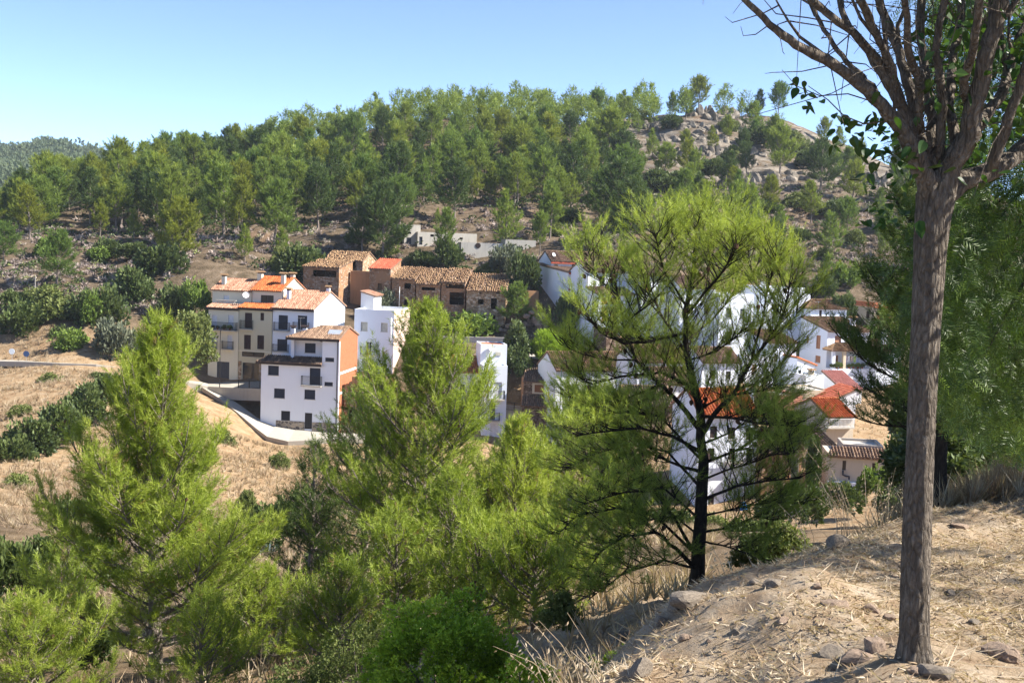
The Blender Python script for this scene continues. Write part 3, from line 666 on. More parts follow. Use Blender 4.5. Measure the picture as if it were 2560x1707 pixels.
p = H.loc(615, 738, 1.2); dish(H, p, 0.5, 0.42)
for i, (dx, s) in enumerate(((0.25, .3), (0.8, .45), (1.3, .3), (2.3, .55), (3.1, .5))): pass
BALC_A = (H, w)
H = House('village_house', 'olive-cream house with dark brown shutters and orange attic roof, middle of the terrace', 595, 953, 146, -14); fx = lambda px, py, y=0: H.F(px, py, y)
w = fx(679, 850)[0]; h = fx(640, 772)[1]; b = Block(H, 0.004, w, 0, 8.5, -4, h)
b.win('F', (612, 782, 630, 820), 'shutter', SHUT_BROWN); b.win('F', (651, 782, 660, 801), 'shutter', SHUT_BROWN); b.win('F', (610, 837, 627, 873), 'shutter', SHUT_BROWN); b.win('F', (643, 838, 660, 873), 'shutter', SHUT_BROWN)
b.win('F', (605, 880, 661, 892), 'glass', SHUT_BROWN); b.win('F', (606, 907, 652, 951), 'glass', SHUT_DARK, name='entrance'); b.balcony('F', (602, 801, 633, 822), 0.45); b.build(OLIVE, ('cap',))
zc = fx(640, 878)[1]; m = MB(); m.box(0.01, -0.06, zc - .09, w - .01, -0.003, zc + .04); m.build('cornice', CREAM, H.e)
zp = fx(640, 905)[1]; m = MB(); m.box(0.02, -0.05, -0.3, 0.45, -0.003, zp); m.box(2.9, -0.05, -.3, w - .02, -.003, zp); m.build('stone_cladding', RUB_B, H.e)
apron(H, -0.02, w + .2, -0.3, 1.6, h + 0.06, h + 0.62, TILE_ORANGE, FASCIA_DARK)
x0 = fx(631, 745, 2.0)[0]; x1 = fx(704, 745, 2.0)[0]; ha = fx(680, 727, 2.0)[1]
a = Block(H, x0, x1, 2.0, 9.0, h, ha); a.win('F', (652, 738, 684, 757), 'glass', SHUT_DARK); a.build(CREAM, ('gable', 1.55, 0.5, 0.35), TILE_ORANGE)
chimney(H, x1 - .55, 3.6, ha + .6, ha + 2.0, .5, CREAM); chimney(H, x1 - .2, 5.6, ha + 1.1, ha + 2.0, .5, CREAM)
H = House('village_house', 'white gabled house with wide pink-tiled roof closing the terrace', 679, 953, 145, -14); fx = lambda px, py, y=0: H.F(px, py, y)
w = fx(784, 850)[0]; h = fx(730, 771)[1]; d = H.S(862, 790, w)[0]; b = Block(H, 0.004, w, 0, d, -5, h)
b.win('F', (696, 788, 719.5, 824), 'shutter', SHUT_DARK); b.win('F', (744, 789, 767.5, 824), 'shutter', SHUT_DARK); b.win('F', (693, 848, 718, 877), 'shutter', SHUT_DARK)
b.balcony('F', (686, 806, 725, 826), .45); b.balcony('F', (734, 806, 773, 826), .45); b.balcony('F', (683, 861, 722, 878), .35)
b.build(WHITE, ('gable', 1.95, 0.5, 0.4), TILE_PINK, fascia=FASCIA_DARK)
chimney(H, 1.1, 2.2, h + .3, h + 2.1, .42); chimney(H, w - .3, d * .5, h + 1.6, h + 2.5, .4)
# ---- white house on the lower street
H = House('village_house', 'four-storey white house with orange brick gable and stone plinth above the concrete lane', 651, 1042, 138, -8); fx = lambda px, py, y=0: H.F(px, py, y)
w = fx(846, 960)[0]; xr = fx(804, 960)[0]; h1 = fx(700, 905)[1]; h2 = fx(820, 848)[1]; d = 8.0
xu = fx(734, 870, 1.6)[0]
b = Block(H, 0, xr, 0, d, -6, h1)
for r in ((670, 914, 697, 938), (685, 971, 712, 995), (761, 974, 788, 998)): b.win('F', r, 'shutter', SHUT_DARK)
b.win('F', (774, 920, 801, 962), 'shutter', SHUT_DARK); b.win('F', (703, 1027, 725, 1051), 'shutter', SHUT_DARK, bars=True); b.win('F', (762, 1032, 780, 1072), 'door', SHUT_DARK, bars=True)
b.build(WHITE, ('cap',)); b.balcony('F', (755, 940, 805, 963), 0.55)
c = Block(H, xr + .003, w, 0, d, -6, h2)
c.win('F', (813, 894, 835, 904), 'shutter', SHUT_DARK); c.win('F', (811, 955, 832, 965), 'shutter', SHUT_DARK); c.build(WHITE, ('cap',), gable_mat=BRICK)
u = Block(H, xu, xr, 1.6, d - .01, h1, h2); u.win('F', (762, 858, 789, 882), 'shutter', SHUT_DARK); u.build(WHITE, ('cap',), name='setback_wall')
sf = 1.15 / 4.0; dd = 0.13; ov = 0.4; xl = xu - .35
A = [(xl, -ov, h2 - ov * sf + dd), (w + .12, -ov, h2 - ov * sf + dd), (w + .12, 4, h2 + 1.15 + dd), (xl + 3.2, 4, h2 + 1.15 + dd)]
rf = roof_slab(H.e, A, TILE_BROWN, fascia=FASCIA_DARK, seed=4); roof_slab(H.e, [(w + .12, d + ov, h2 - ov * sf + dd), (xl, d + ov, h2 - ov * sf + dd), (xl + 3.2, 4.002, h2 + 1.15 + dd), (w + .12, 4.002, h2 + 1.15 + dd)], TILE_BROWN, seed=5)
roof_slab(H.e, [(xl, d + ov, h2 - ov * sf + dd), (xl, -ov, h2 - ov * sf + dd), (xl + 3.2, 4, h2 + 1.15 + dd)], TILE_BROWN, seed=6)
g = MB(); g.poly([(w, 0, h2), (w, d, h2), (w, 4, h2 + 1.15)]); g.build('gable_wall', BRICK, H.e)
for z in (fx(846, 935)[1], fx(846, 985)[1]):
    g = MB(); g.box(w + .001, 0.25, z - .12, w + .03, d - .5, z + .14); g.build('floor_band', WHITE, H.e)
g = MB(); g.box(w - .02, 0.02, -1.5, w + .028, 0.3, h2 - .2); g.build('quoin', WHITE, H.e)
roof_slab(H.e, [(-.55, -.45, h1 - .02), (xr + .05, -.45, h1 - .02), (xr + .05, 1.62, h1 + .62), (.2, 1.62, h1 + .62)], TILE_DARK, fascia=FASCIA_DARK, seed=9, name='apron_roof')
pl = MB(); xs0 = fx(690, 1055)[0]; zt = fx(840, 1058)[1]; zt0 = fx(690, 1050)[1]; xd0 = fx(761.5, 1060)[0]; xd1 = fx(780.5, 1060)[0]
for (a, c_) in ((xs0, xd0), (xd1, w)):
    ta = zt0 + (zt - zt0) * (a - xs0) / (w - xs0); tc = zt0 + (zt - zt0) * (c_ - xs0) / (w - xs0)
    v = [(a, -.05, -3), (c_, -.05, -3), (c_, -.05, tc), (a, -.05, ta), (a, -.002, -3), (c_, -.002, -3), (c_, -.002, tc), (a, -.002, ta)]
    for q in ((0, 1, 2, 3), (3, 2, 6, 7), (1, 5, 6, 2), (4, 0, 3, 7)): pl.poly([v[i] for i in q])
pl.build('plinth', PLINTH, H.e)
pipe(H, [(w - .18, -.42, h2 - .15), (w - .18, -.08, h2 - .5), (w - .18, -.07, -1.6)]); pipe(H, [(xr - .35, -.3, h2 - .2), (xr - .12, 1.5, h2 - .6), (xr - .12, 1.5, h1 + .62)])
chimney(H, fx(733, 840, 1.2)[0], 1.2, h1 + .3, h2 + 1.0, .38, WHITE, dark=True); chimney(H, fx(762, 840, 2.4)[0], 2.4, h2 + .2, h2 + 1.0, .45, WHITE, dark=True)
antenna(H, (fx(751, 830, 2)[0], 2.0, h2 + .3), 2.0)
Lp = H.loc(837, 831, 1.6); Lp.z = h2 + .7
sp = MB(); sp.box(-.8, -.6, 0, .8, .6, .07, Matrix.Translation(Lp) @ Matrix.Rotation(R(24), 4, 'X')); so_ = sp.build('solar_panel', GALV, H.e)
sp = MB(); sp.box(-.75, -.55, .072, .75, .55, .08, Matrix.Translation(Lp) @ Matrix.Rotation(R(24), 4, 'X')); sp.build('panel_glass', plain('panel_glass', (0.3, 0.33, 0.38), 0.15), so_)
WHD = H
# ragged remains of a stone wall leaning against the brick gable
H = House('ruined_wall', 'ragged stump of stone and mud wall beside the brick gable', 852, 1080, 137, -8, 'wall', 'crumbling walls')
mb = MB(); prof = [(0, 5.6), (0.5, 5.9), (0.9, 6.6), (1.3, 7.0), (1.6, 6.2), (1.9, 7.4), (2.2, 7.2)]
for (a, ha), (c_, hc) in zip(prof, prof[1:]):
    for k in range(7):
        z0, z1 = -2 + k * (min(ha, hc) + 2) / 7, -2 + (k + 1) * (min(ha, hc) + 2) / 7; o = random.uniform(-.12, .12); mb.box(a, 1.2 + o, z0, c_ - .004, 2.4 + o, z1 - .004)
mb.build('stonework', RUB_A, H.e)
# ---- flat-roofed white house with pinkish flank
H = House('village_house', 'flat-roofed white house with pinkish flank and small stair box on its roof', 883, 925, 150, -8); fx = lambda px, py, y=0: H.F(px, py, y)
w = fx(984, 840)[0]; h = fx(930, 774)[1]; b = Block(H, 0, w, 0, 9, -6, h)
b.win('F', (902, 805, 919, 827), 'shutter', SHUT_CREAM); b.win('F', (952, 807, 969, 829), 'shutter', SHUT_CREAM); b.win('F', (915, 854, 929, 887), 'glass', WPAINT); b.win('F', (888, 897, 898, 911), 'shutter', SHUT_CREAM); b.win('F', (906, 897, 918, 911), 'shutter', SHUT_CREAM)
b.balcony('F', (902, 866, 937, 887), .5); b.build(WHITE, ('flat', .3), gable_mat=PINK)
pipe(H, [(w - .35, -.08, h - 1), (w - .35, -.08, h - 4.6)], WPAINT, .09)
x0 = fx(902, 760, 4.5)[0]; x1 = fx(934, 760, 4.5)[0]; hb = fx(918, 735, 4.5)[1]
s_ = Block(H, x0, x1, 4.5, 8.5, h - .3, hb - .3); s_.build(WHITE2, ('right', .5), TILE_PINK, name='stair_box')
pipe(H, [(w - .1, 3, h - .2), (w - .1, 3, h + 3.0)], GALV, .04, 'mast')
# ---- ruins above the village
def ruin(label, px, py, Y, yaw, x1px, topy, depth, mat, tmat, rise, wins=(), below=-4, jit=0.085, ov=.3, gab=None, miss=0.07, kind='front', **kw):
    H = House('ruined_house', label, px, py, Y, yaw, 'ruin', 'abandoned stone houses'); w = H.F(x1px, topy)[0]; h = H.F((px + x1px) / 2, topy)[1]
    b = Block(H, 0, w, 0, depth, below, h)
    for q in wins: b.win('F', q[:4], q[4] if len(q) > 4 else 'open', WOOD, rev=.35)
    rf = (kind, rise, ov) if kind == 'front' else (kind, rise, .5, ov)
    b.build(mat, rf, tmat, gable_mat=gab, jit=jit, miss=miss, pitch=0.3, **kw); return H, w, h
ruin('abandoned rubble house with long dark loft opening under its tiled roof', 757, 745, 165, -16, 848, 669, 4.6, RUB_A, TILE_OLD, 0.95, [(782, 676, 841, 692), (820, 706, 826, 718)])
ruin('abandoned stone barn rising behind the house with the long loft opening', 812, 700, 171, -14, 907, 651, 5.5, RUB_B, TILE_OLD, 1.15, [(872, 654, 889, 671)], kind='gable')
H = House('ruined_wall', 'blank ochre mud wall between two abandoned houses', 874, 765, 166.5, -10, 'wall', 'crumbling walls'); w = H.F(924, 700)[0]; h = H.F(900, 678)[1]
b = Block(H, 0, w, 0, .6, -3, h); b.build(MUDW, ('cap',))
ruin('abandoned house with a plain red roof and one grey-framed window', 921, 775, 165, -14, 977, 673, 4.2, RUB_A, TILE_RED, 1.25, [(944, 708, 955, 727, 'shutter')], jit=0.0, miss=0)
ruin('abandoned mud-plastered house with small square window, beside the red roof', 978, 785, 164, -10, 1038, 698, 5.0, RUB_A, TILE_OLD, 1.5, [(1011, 708, 1027, 722), (1010, 750, 1022, 772)])
ruin('abandoned rubble house with slit loft opening beneath sagging pale tiles', 1038, 795, 162.5, -8, 1101, 711, 5.5, RUB_A, TILE_OLD, 2.0, [(1054, 718, 1088, 726), (1064, 748, 1074, 758)])
H, w, h = ruin('collapsing stone house with gaping holes and broken roof edge', 1101, 805, 162, -8, 1163, 706, 5.5, RUB_A, TILE_OLD, 1.7, [(1114, 711, 1160, 721), (1124, 731, 1160, 762)], miss=.15)
mb = MB(); rg = random.Random(3)
for i in range(9):
    x = rg.uniform(.4, w - .4); mb.bar((x, -.5, h - rg.uniform(0, .5)), (x + rg.uniform(-.5, .5), 1.2, h + .3), .06)
mb.build('roof_beams', WOOD, H.e)
ruin('abandoned pale stone house with jagged hole and doorway under red and grey tiles', 1164, 818, 160, -6, 1264, 728, 5.5, RUB_B, TILE_OLD, 2.1, [(1195, 748, 1209, 761), (1227, 746, 1242, 773), (1198, 730, 1204, 735), (1240, 730, 1255, 735), (1198, 789, 1213, 801), (1222, 787, 1238, 809)])
H = House('ruined_wall', 'roofless shell wall of ochre plaster above the rubble heap', 1304, 795, 160, 8, 'wall', 'crumbling walls'); w = H.F(1346, 760)[0]; h = H.F(1320, 727)[1]
b = Block(H, 0, w, 0, .6, -3, h); b.win('F', (1325, 775, 1333, 790), 'open'); b.build(MUDW, ('cap',)); c = Block(H, 0.001, .6, .6, 3, -3, h - .3); c.build(RUB_A, ('cap',), name='return_wall')
# ---- grey concrete sheds on the slope
H = House('concrete_shed', 'grey concrete shed with tower block and small vents on the slope', 1010, 612, 182, 18, 'shed', 'concrete sheds'); fx = lambda px, py, y=0: H.F(px, py, y)
w = fx(1051, 590)[0]; h = fx(1030, 562)[1]; b = Block(H, 0, w, 0, H.S(988, 585, 0)[0], -3, h); b.win('F', (1019, 580, 1028, 585), 'open'); b.win('F', (1016, 594, 1028, 610), 'door', GREYDOOR); b.build(CONC, ('flat', .15))
x0 = fx(1044, 600, -1)[0]; x1 = fx(1192, 600, -1)[0]; h = fx(1110, 582, -1)[1]; c = Block(H, x0, x1, -1.0, 3.0, -3, h)
for r in ((1048, 592, 1056, 612),): c.win('F', r, 'door', GREYDOOR)
for r in ((1076, 586, 1085, 592), (1149, 594, 1157, 599)): c.win('F', r, 'open')
c.build(CONC, ('flat', .15), name='long_wall')
H = House('water_tank', 'low grey concrete water tank with round opening, beside the sheds', 1152, 640, 177, 10, 'tank', 'concrete sheds'); fx = lambda px, py, y=0: H.F(px, py, y)
x1 = fx(1262, 620)[0]; h = fx(1200, 607)[1]; b = Block(H, 0, x1, 0, 4, -3, h); b.build(CONC, ('flat', .2))
x2 = fx(1338, 620)[0]; h2 = fx(1300, 600)[1]; c = Block(H, x1 + .003, x2, -.4, 4.4, -3, h2); c.build(CONC, ('flat', .15), name='end_wall')
pc = H.loc(1195, 614); mb = MB(); mb.lathe([(.42, 0), (.42, .02)], 16, Matrix.Translation((pc.x, -.03, pc.z)) @ Matrix.Rotation(R(90), 4, 'X')); mb.build('round_opening', FASCIA_DARK, H.e)
# ---- white houses right of centre
H = House('village_house', 'long white house with red eaves highest on the street', 1376, 700, 165, 14); fx = lambda px, py, y=0: H.F(px, py, y)
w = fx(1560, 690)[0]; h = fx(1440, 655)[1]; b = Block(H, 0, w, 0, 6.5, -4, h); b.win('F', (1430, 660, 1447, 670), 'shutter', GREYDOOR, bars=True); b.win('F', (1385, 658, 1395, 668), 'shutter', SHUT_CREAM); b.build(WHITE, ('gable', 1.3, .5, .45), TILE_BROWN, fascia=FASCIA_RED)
chimney(H, fx(1508, 650, 3)[0], 3, h + .8, h + 1.9, .5, CREAM); dish(H, (.6, 1, h + .9), .4, .3)
H = House('village_house', 'white house with bare shaded flank and red-edged balcony', 1417, 800, 158, 22); fx = lambda px, py, y=0: H.F(px, py, y)
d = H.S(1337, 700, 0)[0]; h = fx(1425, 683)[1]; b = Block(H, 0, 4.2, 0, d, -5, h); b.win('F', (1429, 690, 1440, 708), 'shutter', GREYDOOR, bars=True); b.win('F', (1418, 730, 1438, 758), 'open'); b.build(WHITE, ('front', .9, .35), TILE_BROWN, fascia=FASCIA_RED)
z = fx(1425, 724)[1]; m = MB(); m.box(.05, -.12, z - .12, 2.5, -.003, z + .12); m.build('red_band', FASCIA_RED, H.e)
H = House('village_house', 'tall white corner house with brick lattice screens and white garage door', 1487, 893, 150, 22); fx = lambda px, py, y=0: H.F(px, py, y); COR = H
w = 9.0; h = fx(1500, 737)[1]; du_ = H.S(1472, 700, 0)[0]; dep = H.S(1441, 720, 0)[0]; b = Block(H, 0, w, 0, 3.4, -4, h)
for r in ((1504, 743, 1519, 761), (1504, 767, 1519, 805), (1525.5, 767, 1541, 805), (1525.5, 743, 1541, 761)): lattice(b, 'F', r)
b.win('F', (1495, 854, 1513, 891), 'door', WPAINT); b.build(WHITE, ('front', .75, .35), TILE_BROWN)
hu = fx(1480, 679, 3.4)[1]; c = Block(H, 0.003, w - 1, 3.4, max(dep, 8.5), -4, hu); c.win('F', (1482, 702, 1490, 718), 'shutter', SHUT_CREAM); c.win('F', (1499, 690, 1512, 720), 'open'); c.build(WHITE, ('gable', 1.25, .5, .3), TILE_BROWN, name='upper_wall')
pipe(H, [(.12, -.35, h - .1), (.12, -.08, h - .4), (.12, -.08, 0)], GALV, .05); pipe(H, [(.1, 3.1, hu - .1), (.1, 3.32, hu - .4), (.1, 3.32, h + .9)], IRON, .05)
H = House('stone_hut', 'low dark stone hut with single-slope tiled roof beside the garage door', 1514, 893, 143, 20, 'hut', 'stone huts'); fx = lambda px, py, y=0: H.F(px, py, y)
w = fx(1578, 870)[0]; h = fx(1574, 862)[1]; b = Block(H, 0, w, 0, 4, -3, h); b.win('F', (1547, 866, 1566, 875), 'shutter', WOOD); b.build(RUB_C, ('right', fx(1516, 825)[1] - h), TILE_OLD, jit=.04)
def simple(label, px, py, Y, yaw, x1px, topy, depth, mat, roof, tmat=None, wins=(), below=-5, name='village_house', cat='house', lat=(), wm=None, fascia=None, gab=None, group='houses of the village'):
    H = House(name, label, px, py, Y, yaw, cat, group); w = H.F(x1px, topy)[0]; h = H.F((px + x1px) / 2, topy)[1]; b = Block(H, 0, w, 0, depth, below, h)
    for q in wins: b.win(q[4] if len(q) > 4 else 'F', q[:4], q[5] if len(q) > 5 else 'shutter', q[6] if len(q) > 6 else (wm or SHUT_DARK))
    for q in lat: lattice(b, 'F', q)
    kw = dict(fascia=fascia) if fascia else {}
    b.build(mat, roof, tmat, gable_mat=gab, **kw); return H, b, w, h
H, b, w, h = simple('white house with one tall brick lattice, glimpsed through the dark-trunked pine', 1600, 830, 150, 20, 1690, 690, 6, WHITE, ('front', 1.0, .35), TILE_BROWN, [(1650, 730, 1662, 755), (1660, 770, 1672, 795)], lat=[(1609, 694, 1622, 728)])
simple('white house with brown tiled roof behind the dark-trunked pine, above the square', 1695, 860, 148, 18, 1790, 720, 6, WHITE, ('gable', 1.4, .5, .35), TILE_BROWN, [(1720, 760, 1733, 785), (1760, 762, 1773, 787), (1722, 810, 1735, 840)], wm=SHUT_BROWN)
simple('white house with flat parapet and blue-shuttered window behind the pine crown', 1792, 900, 147, 20, 1885, 735, 6, WHITE, ('flat', .3), None, [(1815, 770, 1828, 795), (1850, 772, 1862, 797), (1815, 830, 1828, 860)], wm=GREYDOOR)
H, b, w, h = simple('stepped white house with tall parapet wall under the scrub slope', 1905, 880, 152, 20, 2012, 718, 6, WHITE, ('flat', .5), None, [(1935, 760, 1948, 785), (1970, 800, 1982, 825)])
c = Block(H, w + .003, w + 1.3, .5, 5, -5, h - .9); c.build(WHITE, ('cap',), name='step_wall')
mb = MB(); mb.lathe([(.42, 0), (.42, .9), (.3, 1.0), (.05, 1.02)], 14, Matrix.Translation((1.6, 3, h - .4))); mb.build('water_drum', WPAINT, H.e)
# ---- middle, below the street
H = House('village_house', 'narrow white tower house with iron balconies and rooftop washroom', 1200, 1095, 138, 9); fx = lambda px, py, y=0: H.F(px, py, y); NTW = H
x0 = fx(1205, 1000)[0]; w = fx(1266, 1000)[0]; h = fx(1235, 914)[1]; b = Block(H, x0, w, 0, 7, -4, h)
b.win('F', (1233, 955, 1255, 996), 'shutter', SHUT_WHITE); b.win('F', (1225, 1007, 1238, 1049), 'shutter', GREYDOOR); b.win('F', (1226, 1058, 1246, 1090), 'door', SHUT_WHITE)
b.balcony('F', (1219, 976, 1260, 997), .75); b.balcony('F', (1215, 1031, 1248, 1050), .55); b.build(WHITE, ('flat', .35))
x2 = fx(1201, 890, 2.2)[0]; x3 = fx(1267, 890, 2.2)[0]; h2 = fx(1235, 861, 2.2)[1]; c = Block(H, x2, x3, 2.2, 6.5, h - .4, h2); c.build(WHITE, ('flat', .12), BRICKP, name='washroom_wall')
p = H.loc(1230, 872, 2.0); dish(H, p, .2, .42); m = MB(); q = H.loc(1245, 884, 2.15); m.box(q.x - .3, 2.12, q.z - .22, q.x + .35, 2.195, q.z + .22); m.build('vent', SHUT_CREAM, H.e)
q = Block(H, x0 - .9, x0 - .003, 1.2, 6, -4, fx(1200, 1025)[1]); q.build(WHITE, ('cap',), name='side_wall')
simple('white house with orange roof squeezed against the narrow tower house', 1118, 1080, 141, 3, 1206, 930, 6, WHITE2, ('gable', 1.6, .5, .3), TILE_ORANGE, [(1150, 960, 1162, 985), (1185, 962, 1195, 985)])
H, b, w, h = simple('small brown stone house with two lichened tile roofs and a planked window', 1305, 1075, 140, -4, 1380, 955, 4.5, RUB_C, ('front', 1.55, .3), TILE_DARK, [], name='stone_house', below=-3)
b2 = Block(H, .0, w, -1.3, -.003, -3, H.F(1340, 1014, -1.3)[1]); b2.build(RUB_C, ('front', .95, .25), TILE_DARK, name='lean_to_wall')
x, z = H.F(1348, 971); m = MB()
for i in range(5): m.box(x - .55 + i * .22, -.05, z - .45, x - .55 + i * .22 + .2, -.003, z + .45)
m.build('planked_shutter', PLANK, H.e); m = MB(); m.box(x - .85, -.03, z - .65, x - .56, -.002, z + .65); m.box(x + .56, -.03, z - .65, x + .85, -.002, z + .65); m.box(x - .56, -.03, z + .46, x + .56, -.002, z + .65); m.box(x - .56, -.03, z - .65, x + .56, -.002, z - .46); m.build('window_surround', TAN, H.e)
m = MB(); m.box(-.28, 0.05, -3, -.003, 4.4, h + .5); m.build('buttress', MUDW, H.e)
simple('white house under pale barrel tiles behind the sunlit young pine', 1384, 1095, 136, 18, 1580, 925, 6.5, WHITE2, ('gable', 1.75, .5, .35), TILE_OLD, [(1430, 960, 1445, 985), (1480, 965, 1495, 990), (1530, 970, 1545, 995), (1440, 1020, 1455, 1050)], wm=SHUT_BROWN)
simple('white house with faded tiles between the pine trunk and the lower street', 1590, 1010, 128, 18, 1712, 905, 6, WHITE2, ('gable', 1.5, .5, .3), TILE_OLD, [(1620, 930, 1632, 955), (1665, 935, 1677, 960)], wm=SHUT_BROWN)
simple('grey stone barn with weathered roof half hidden behind the young pines', 1560, 1130, 112, 6, 1690, 1015, 6, RUB_C, ('gable', 1.5, .5, .3), TILE_DARK, [(1610, 1040, 1624, 1062)], wm=WOOD)
H, b, w, h = simple('big white house with bright orange roof behind the dark-trunked pine', 1738, 1290, 94, 14, 1896, 1038, 6, WHITE, ('gable', 1.7, .5, .4), TILE_ORANGE, [(1775, 1065, 1793, 1095), (1820, 1068, 1838, 1098), (1865, 1070, 1882, 1100), (1768, 1120, 1786, 1150), (1822, 1120, 1838, 1150), (1866, 1120, 1882, 1150), (1770, 1240, 1785, 1275), (1860, 1235, 1878, 1268)], wm=SHUT_BROWN)
b.balcony('F', (1812, 1130, 1850, 1152), .6)
simple('white house with low roof between the salmon house and the pine', 1880, 1060, 118, 18, 1940, 985, 5, WHITE, ('flat', .3), None, [(1900, 1005, 1910, 1025)])
simple('white house with muted brown roof above the big orange-roofed one', 1752, 985, 128, 18, 1850, 905, 5, WHITE, ('gable', 1.3, .5, .35), TILE_BROWN, [(1775, 925, 1787, 945), (1815, 928, 1827, 948)], wm=SHUT_BROWN)
simple('small white house with flat parapet beside the stepped street', 1862, 985, 133, 20, 1935, 890, 5, WHITE, ('flat', .3), None, [(1880, 910, 1891, 930), (1905, 945, 1916, 965)], wm=SHUT_TAN)
simple('white house with faded tan roof just below the stepped house', 1915, 985, 138, 20, 1992, 858, 5, WHITE, ('front', 1.1, .3), TILE_OLD, [(1935, 885, 1945, 905), (1960, 920, 1970, 940)], wm=SHUT_BROWN)
simple('low white house with brown roof beside the grey stone barn', 1640, 1060, 116, 16, 1735, 960, 5, WHITE2, ('gable', 1.3, .5, .3), TILE_BROWN, [(1665, 985, 1677, 1005), (1700, 988, 1712, 1008)], wm=SHUT_BROWN)
H, b, w, h = simple('salmon brick house with one white-framed window', 1939, 1066, 112, 14, 2007, 988, 5, SALMON, ('flat', .25), None, [(1957, 1026, 1986, 1050, 'F', 'glass', WPAINT)])
simple('crumbling adobe house with old wooden door behind the palm', 1902, 1220, 94, 8, 2005, 1135, 5, RUB_A, ('front', 1.3, .3), TILE_DARK, [(1912, 1160, 1933, 1205, 'F', 'door', WOOD)], name='ruined_house', cat='ruin', group='abandoned stone houses')
# ---- right-hand cluster
H, b, w, h = simple('white house with brown shutters, hipped porch roof and laundry on the terrace', 2061, 978, 144, 19, 2174, 829, 6.0, WHITE, ('front', 1.3, .4), TILE_OLD, [(2087, 840, 2103, 862), (2119.5, 842, 2134, 864), (2040, 838, 2051, 872, 'L'), (2016, 840, 2022, 857, 'L'), (2038, 889, 2051, 906, 'L'), (2085, 888, 2096, 905), (2112, 890, 2134, 900)], wm=SHUT_TAN)
fx = lambda px, py, y=0: H.F(px, py, y); V1 = H
zt = fx(2110, 922, -1.6)[1]; m = MB(); m.box(-.2, -1.7, -5, w + .2, -.003, zt); m.build('terrace_base', WHITE, H.e)
zr = fx(2110, 876, -1.6)[1]
roof_slab(H.e, [(-.5, -1.9, zr), (w + .3, -1.9, zr), (w + .3, -.003, zr + .8), (1.2, -.003, zr + .8)], TILE_OLD, seed=21, name='porch_roof'); roof_slab(H.e, [(-.5, .2, zr), (-.5, -1.9, zr), (1.2, -.003, zr + .8)], TILE_OLD, seed=22, name='porch_roof')
for x in (.0, 1.55, w - .1):
    m = MB(); m.box(x - .18, -1.62, zt, x + .22, -1.25, zr - .02); m.build('porch_pillar', TAN if x == 1.55 else WHITE, H.e)
chimney(H, fx(2131, 815, 2)[0], 2.0, h + .5, h + 1.5, .55)
TERR = (H, w, zt)
H, b, w, h = simple('upper white house with tiled hip roof and long roof terrace', 2023, 860, 152, 19, 2117, 772, 5.5, WHITE, ('gable', .95, .5, .35, 1.8, 0), TILE_OLD, [(2048, 775, 2055, 790), (2051, 806, 2067, 816), (2104, 809, 2119, 817)], wm=SHUT_BROWN)
x0 = H.F(2030, 830, -2)[0]; x1 = H.F(2137, 830, -2)[0]; zz = H.F(2080, 797, -2)[1]; c = Block(H, x0, x1, -2, -.003, -4, zz); c.win('F', (2052, 806, 2067, 816), 'shutter', SHUT_DARK); c.win('F', (2104, 809, 2119, 817), 'shutter', SHUT_DARK); c.build(WHITE, ('flat', .5), name='terrace_wall')
antenna(H, (.4, -1, zz), 2.2)
H, b, w, h = simple('white lean-to house with tiled roof and brown-shuttered window beside a tall chimney', 2186, 960, 143, 18, 2252, 881, 5, WHITE, ('front', 1.0, .35), TILE_OLD, [(2203, 891, 2220, 904)], wm=SHUT_BROWN)
chimney(H, H.F(2210, 860, 3)[0], 3, h, h + 2.6, .5)
H, b, w, h = simple('cream house with terracotta balustrades on two levels', 2182, 830, 160, 16, 2236, 769, 6, TAN, ('flat', .3), BRICKP, [(2165, 778, 2174, 796, 'L'), (2190, 779, 2198, 792), (2208, 778, 2222, 796)], wm=SHUT_BROWN)
for zz_, yy in ((h, -.3), (H.F(2200, 803, -.9)[1], -.9)):
    m = MB(); m.box(-.05, yy, zz_, w + .05, yy + .14, zz_ + .12); m.box(-.05, yy, zz_ + .62, w + .05, yy + .14, zz_ + .72)
    n_ = int(w / .2)
    for i in range(n_): m.box(i * w / n_ + .03, yy + .03, zz_ + .12, i * w / n_ + .15, yy + .11, zz_ + .62)
    m.box(-.05, yy + .14, zz_ - .1, w + .05, -.003, zz_ + .02); m.build('balustrade', BRICKP, H.e)
m = MB(); m.box(-.14, 0, h + .02, -.003, 5.9, h + .7); m.build('side_parapet', BRICKP, H.e)
simple('plain beige gable end rising behind the lean-to house', 2215, 970, 150, 14, 2330, 845, 6, TAN, ('cross', 1.6), TILE_OLD, [])
H, b, w, h = simple('small white house with tall blank front and stub chimney', 2012, 985, 132, 18, 2060, 938, 4.5, WHITE, ('flat', .25), None, [])
chimney(H, w * .55, 1.0, h - .2, h + .3, .5, TAN)
simple('white wing with orange and pale tiled lean-to roof', 1990, 960, 136, 20, 2038, 915, 4, WHITE, ('right', .9), TILE_ORANGE, [(1996, 925, 2003, 938)])
simple('shed under rose-coloured ribbed roof below the laundry terrace', 2103, 1010, 134, 16, 2155, 975, 4.5, WHITE2, ('front', 1.6, .3), TILE_ROSE, [], name='shed', cat='shed', group='sheds between the houses')
H, b, w, h = simple('cream box-like house with white double window', 2010, 1035, 120, 14, 2080, 976, 5, TAN, ('flat', .15), None, [(2034, 989, 2048, 1007, 'F', 'glass', WPAINT)])
roof_slab(H.e, [(-.1, -1.6, H.F(2040, 1024, -1.6)[1]), (2.4, -1.6, H.F(2040, 1024, -1.6)[1]), (2.4, -.003, H.F(2040, 1008)[1]), (-.1, -.003, H.F(2040, 1008)[1])], TILE_OLD, seed=31, name='lean_to_roof')
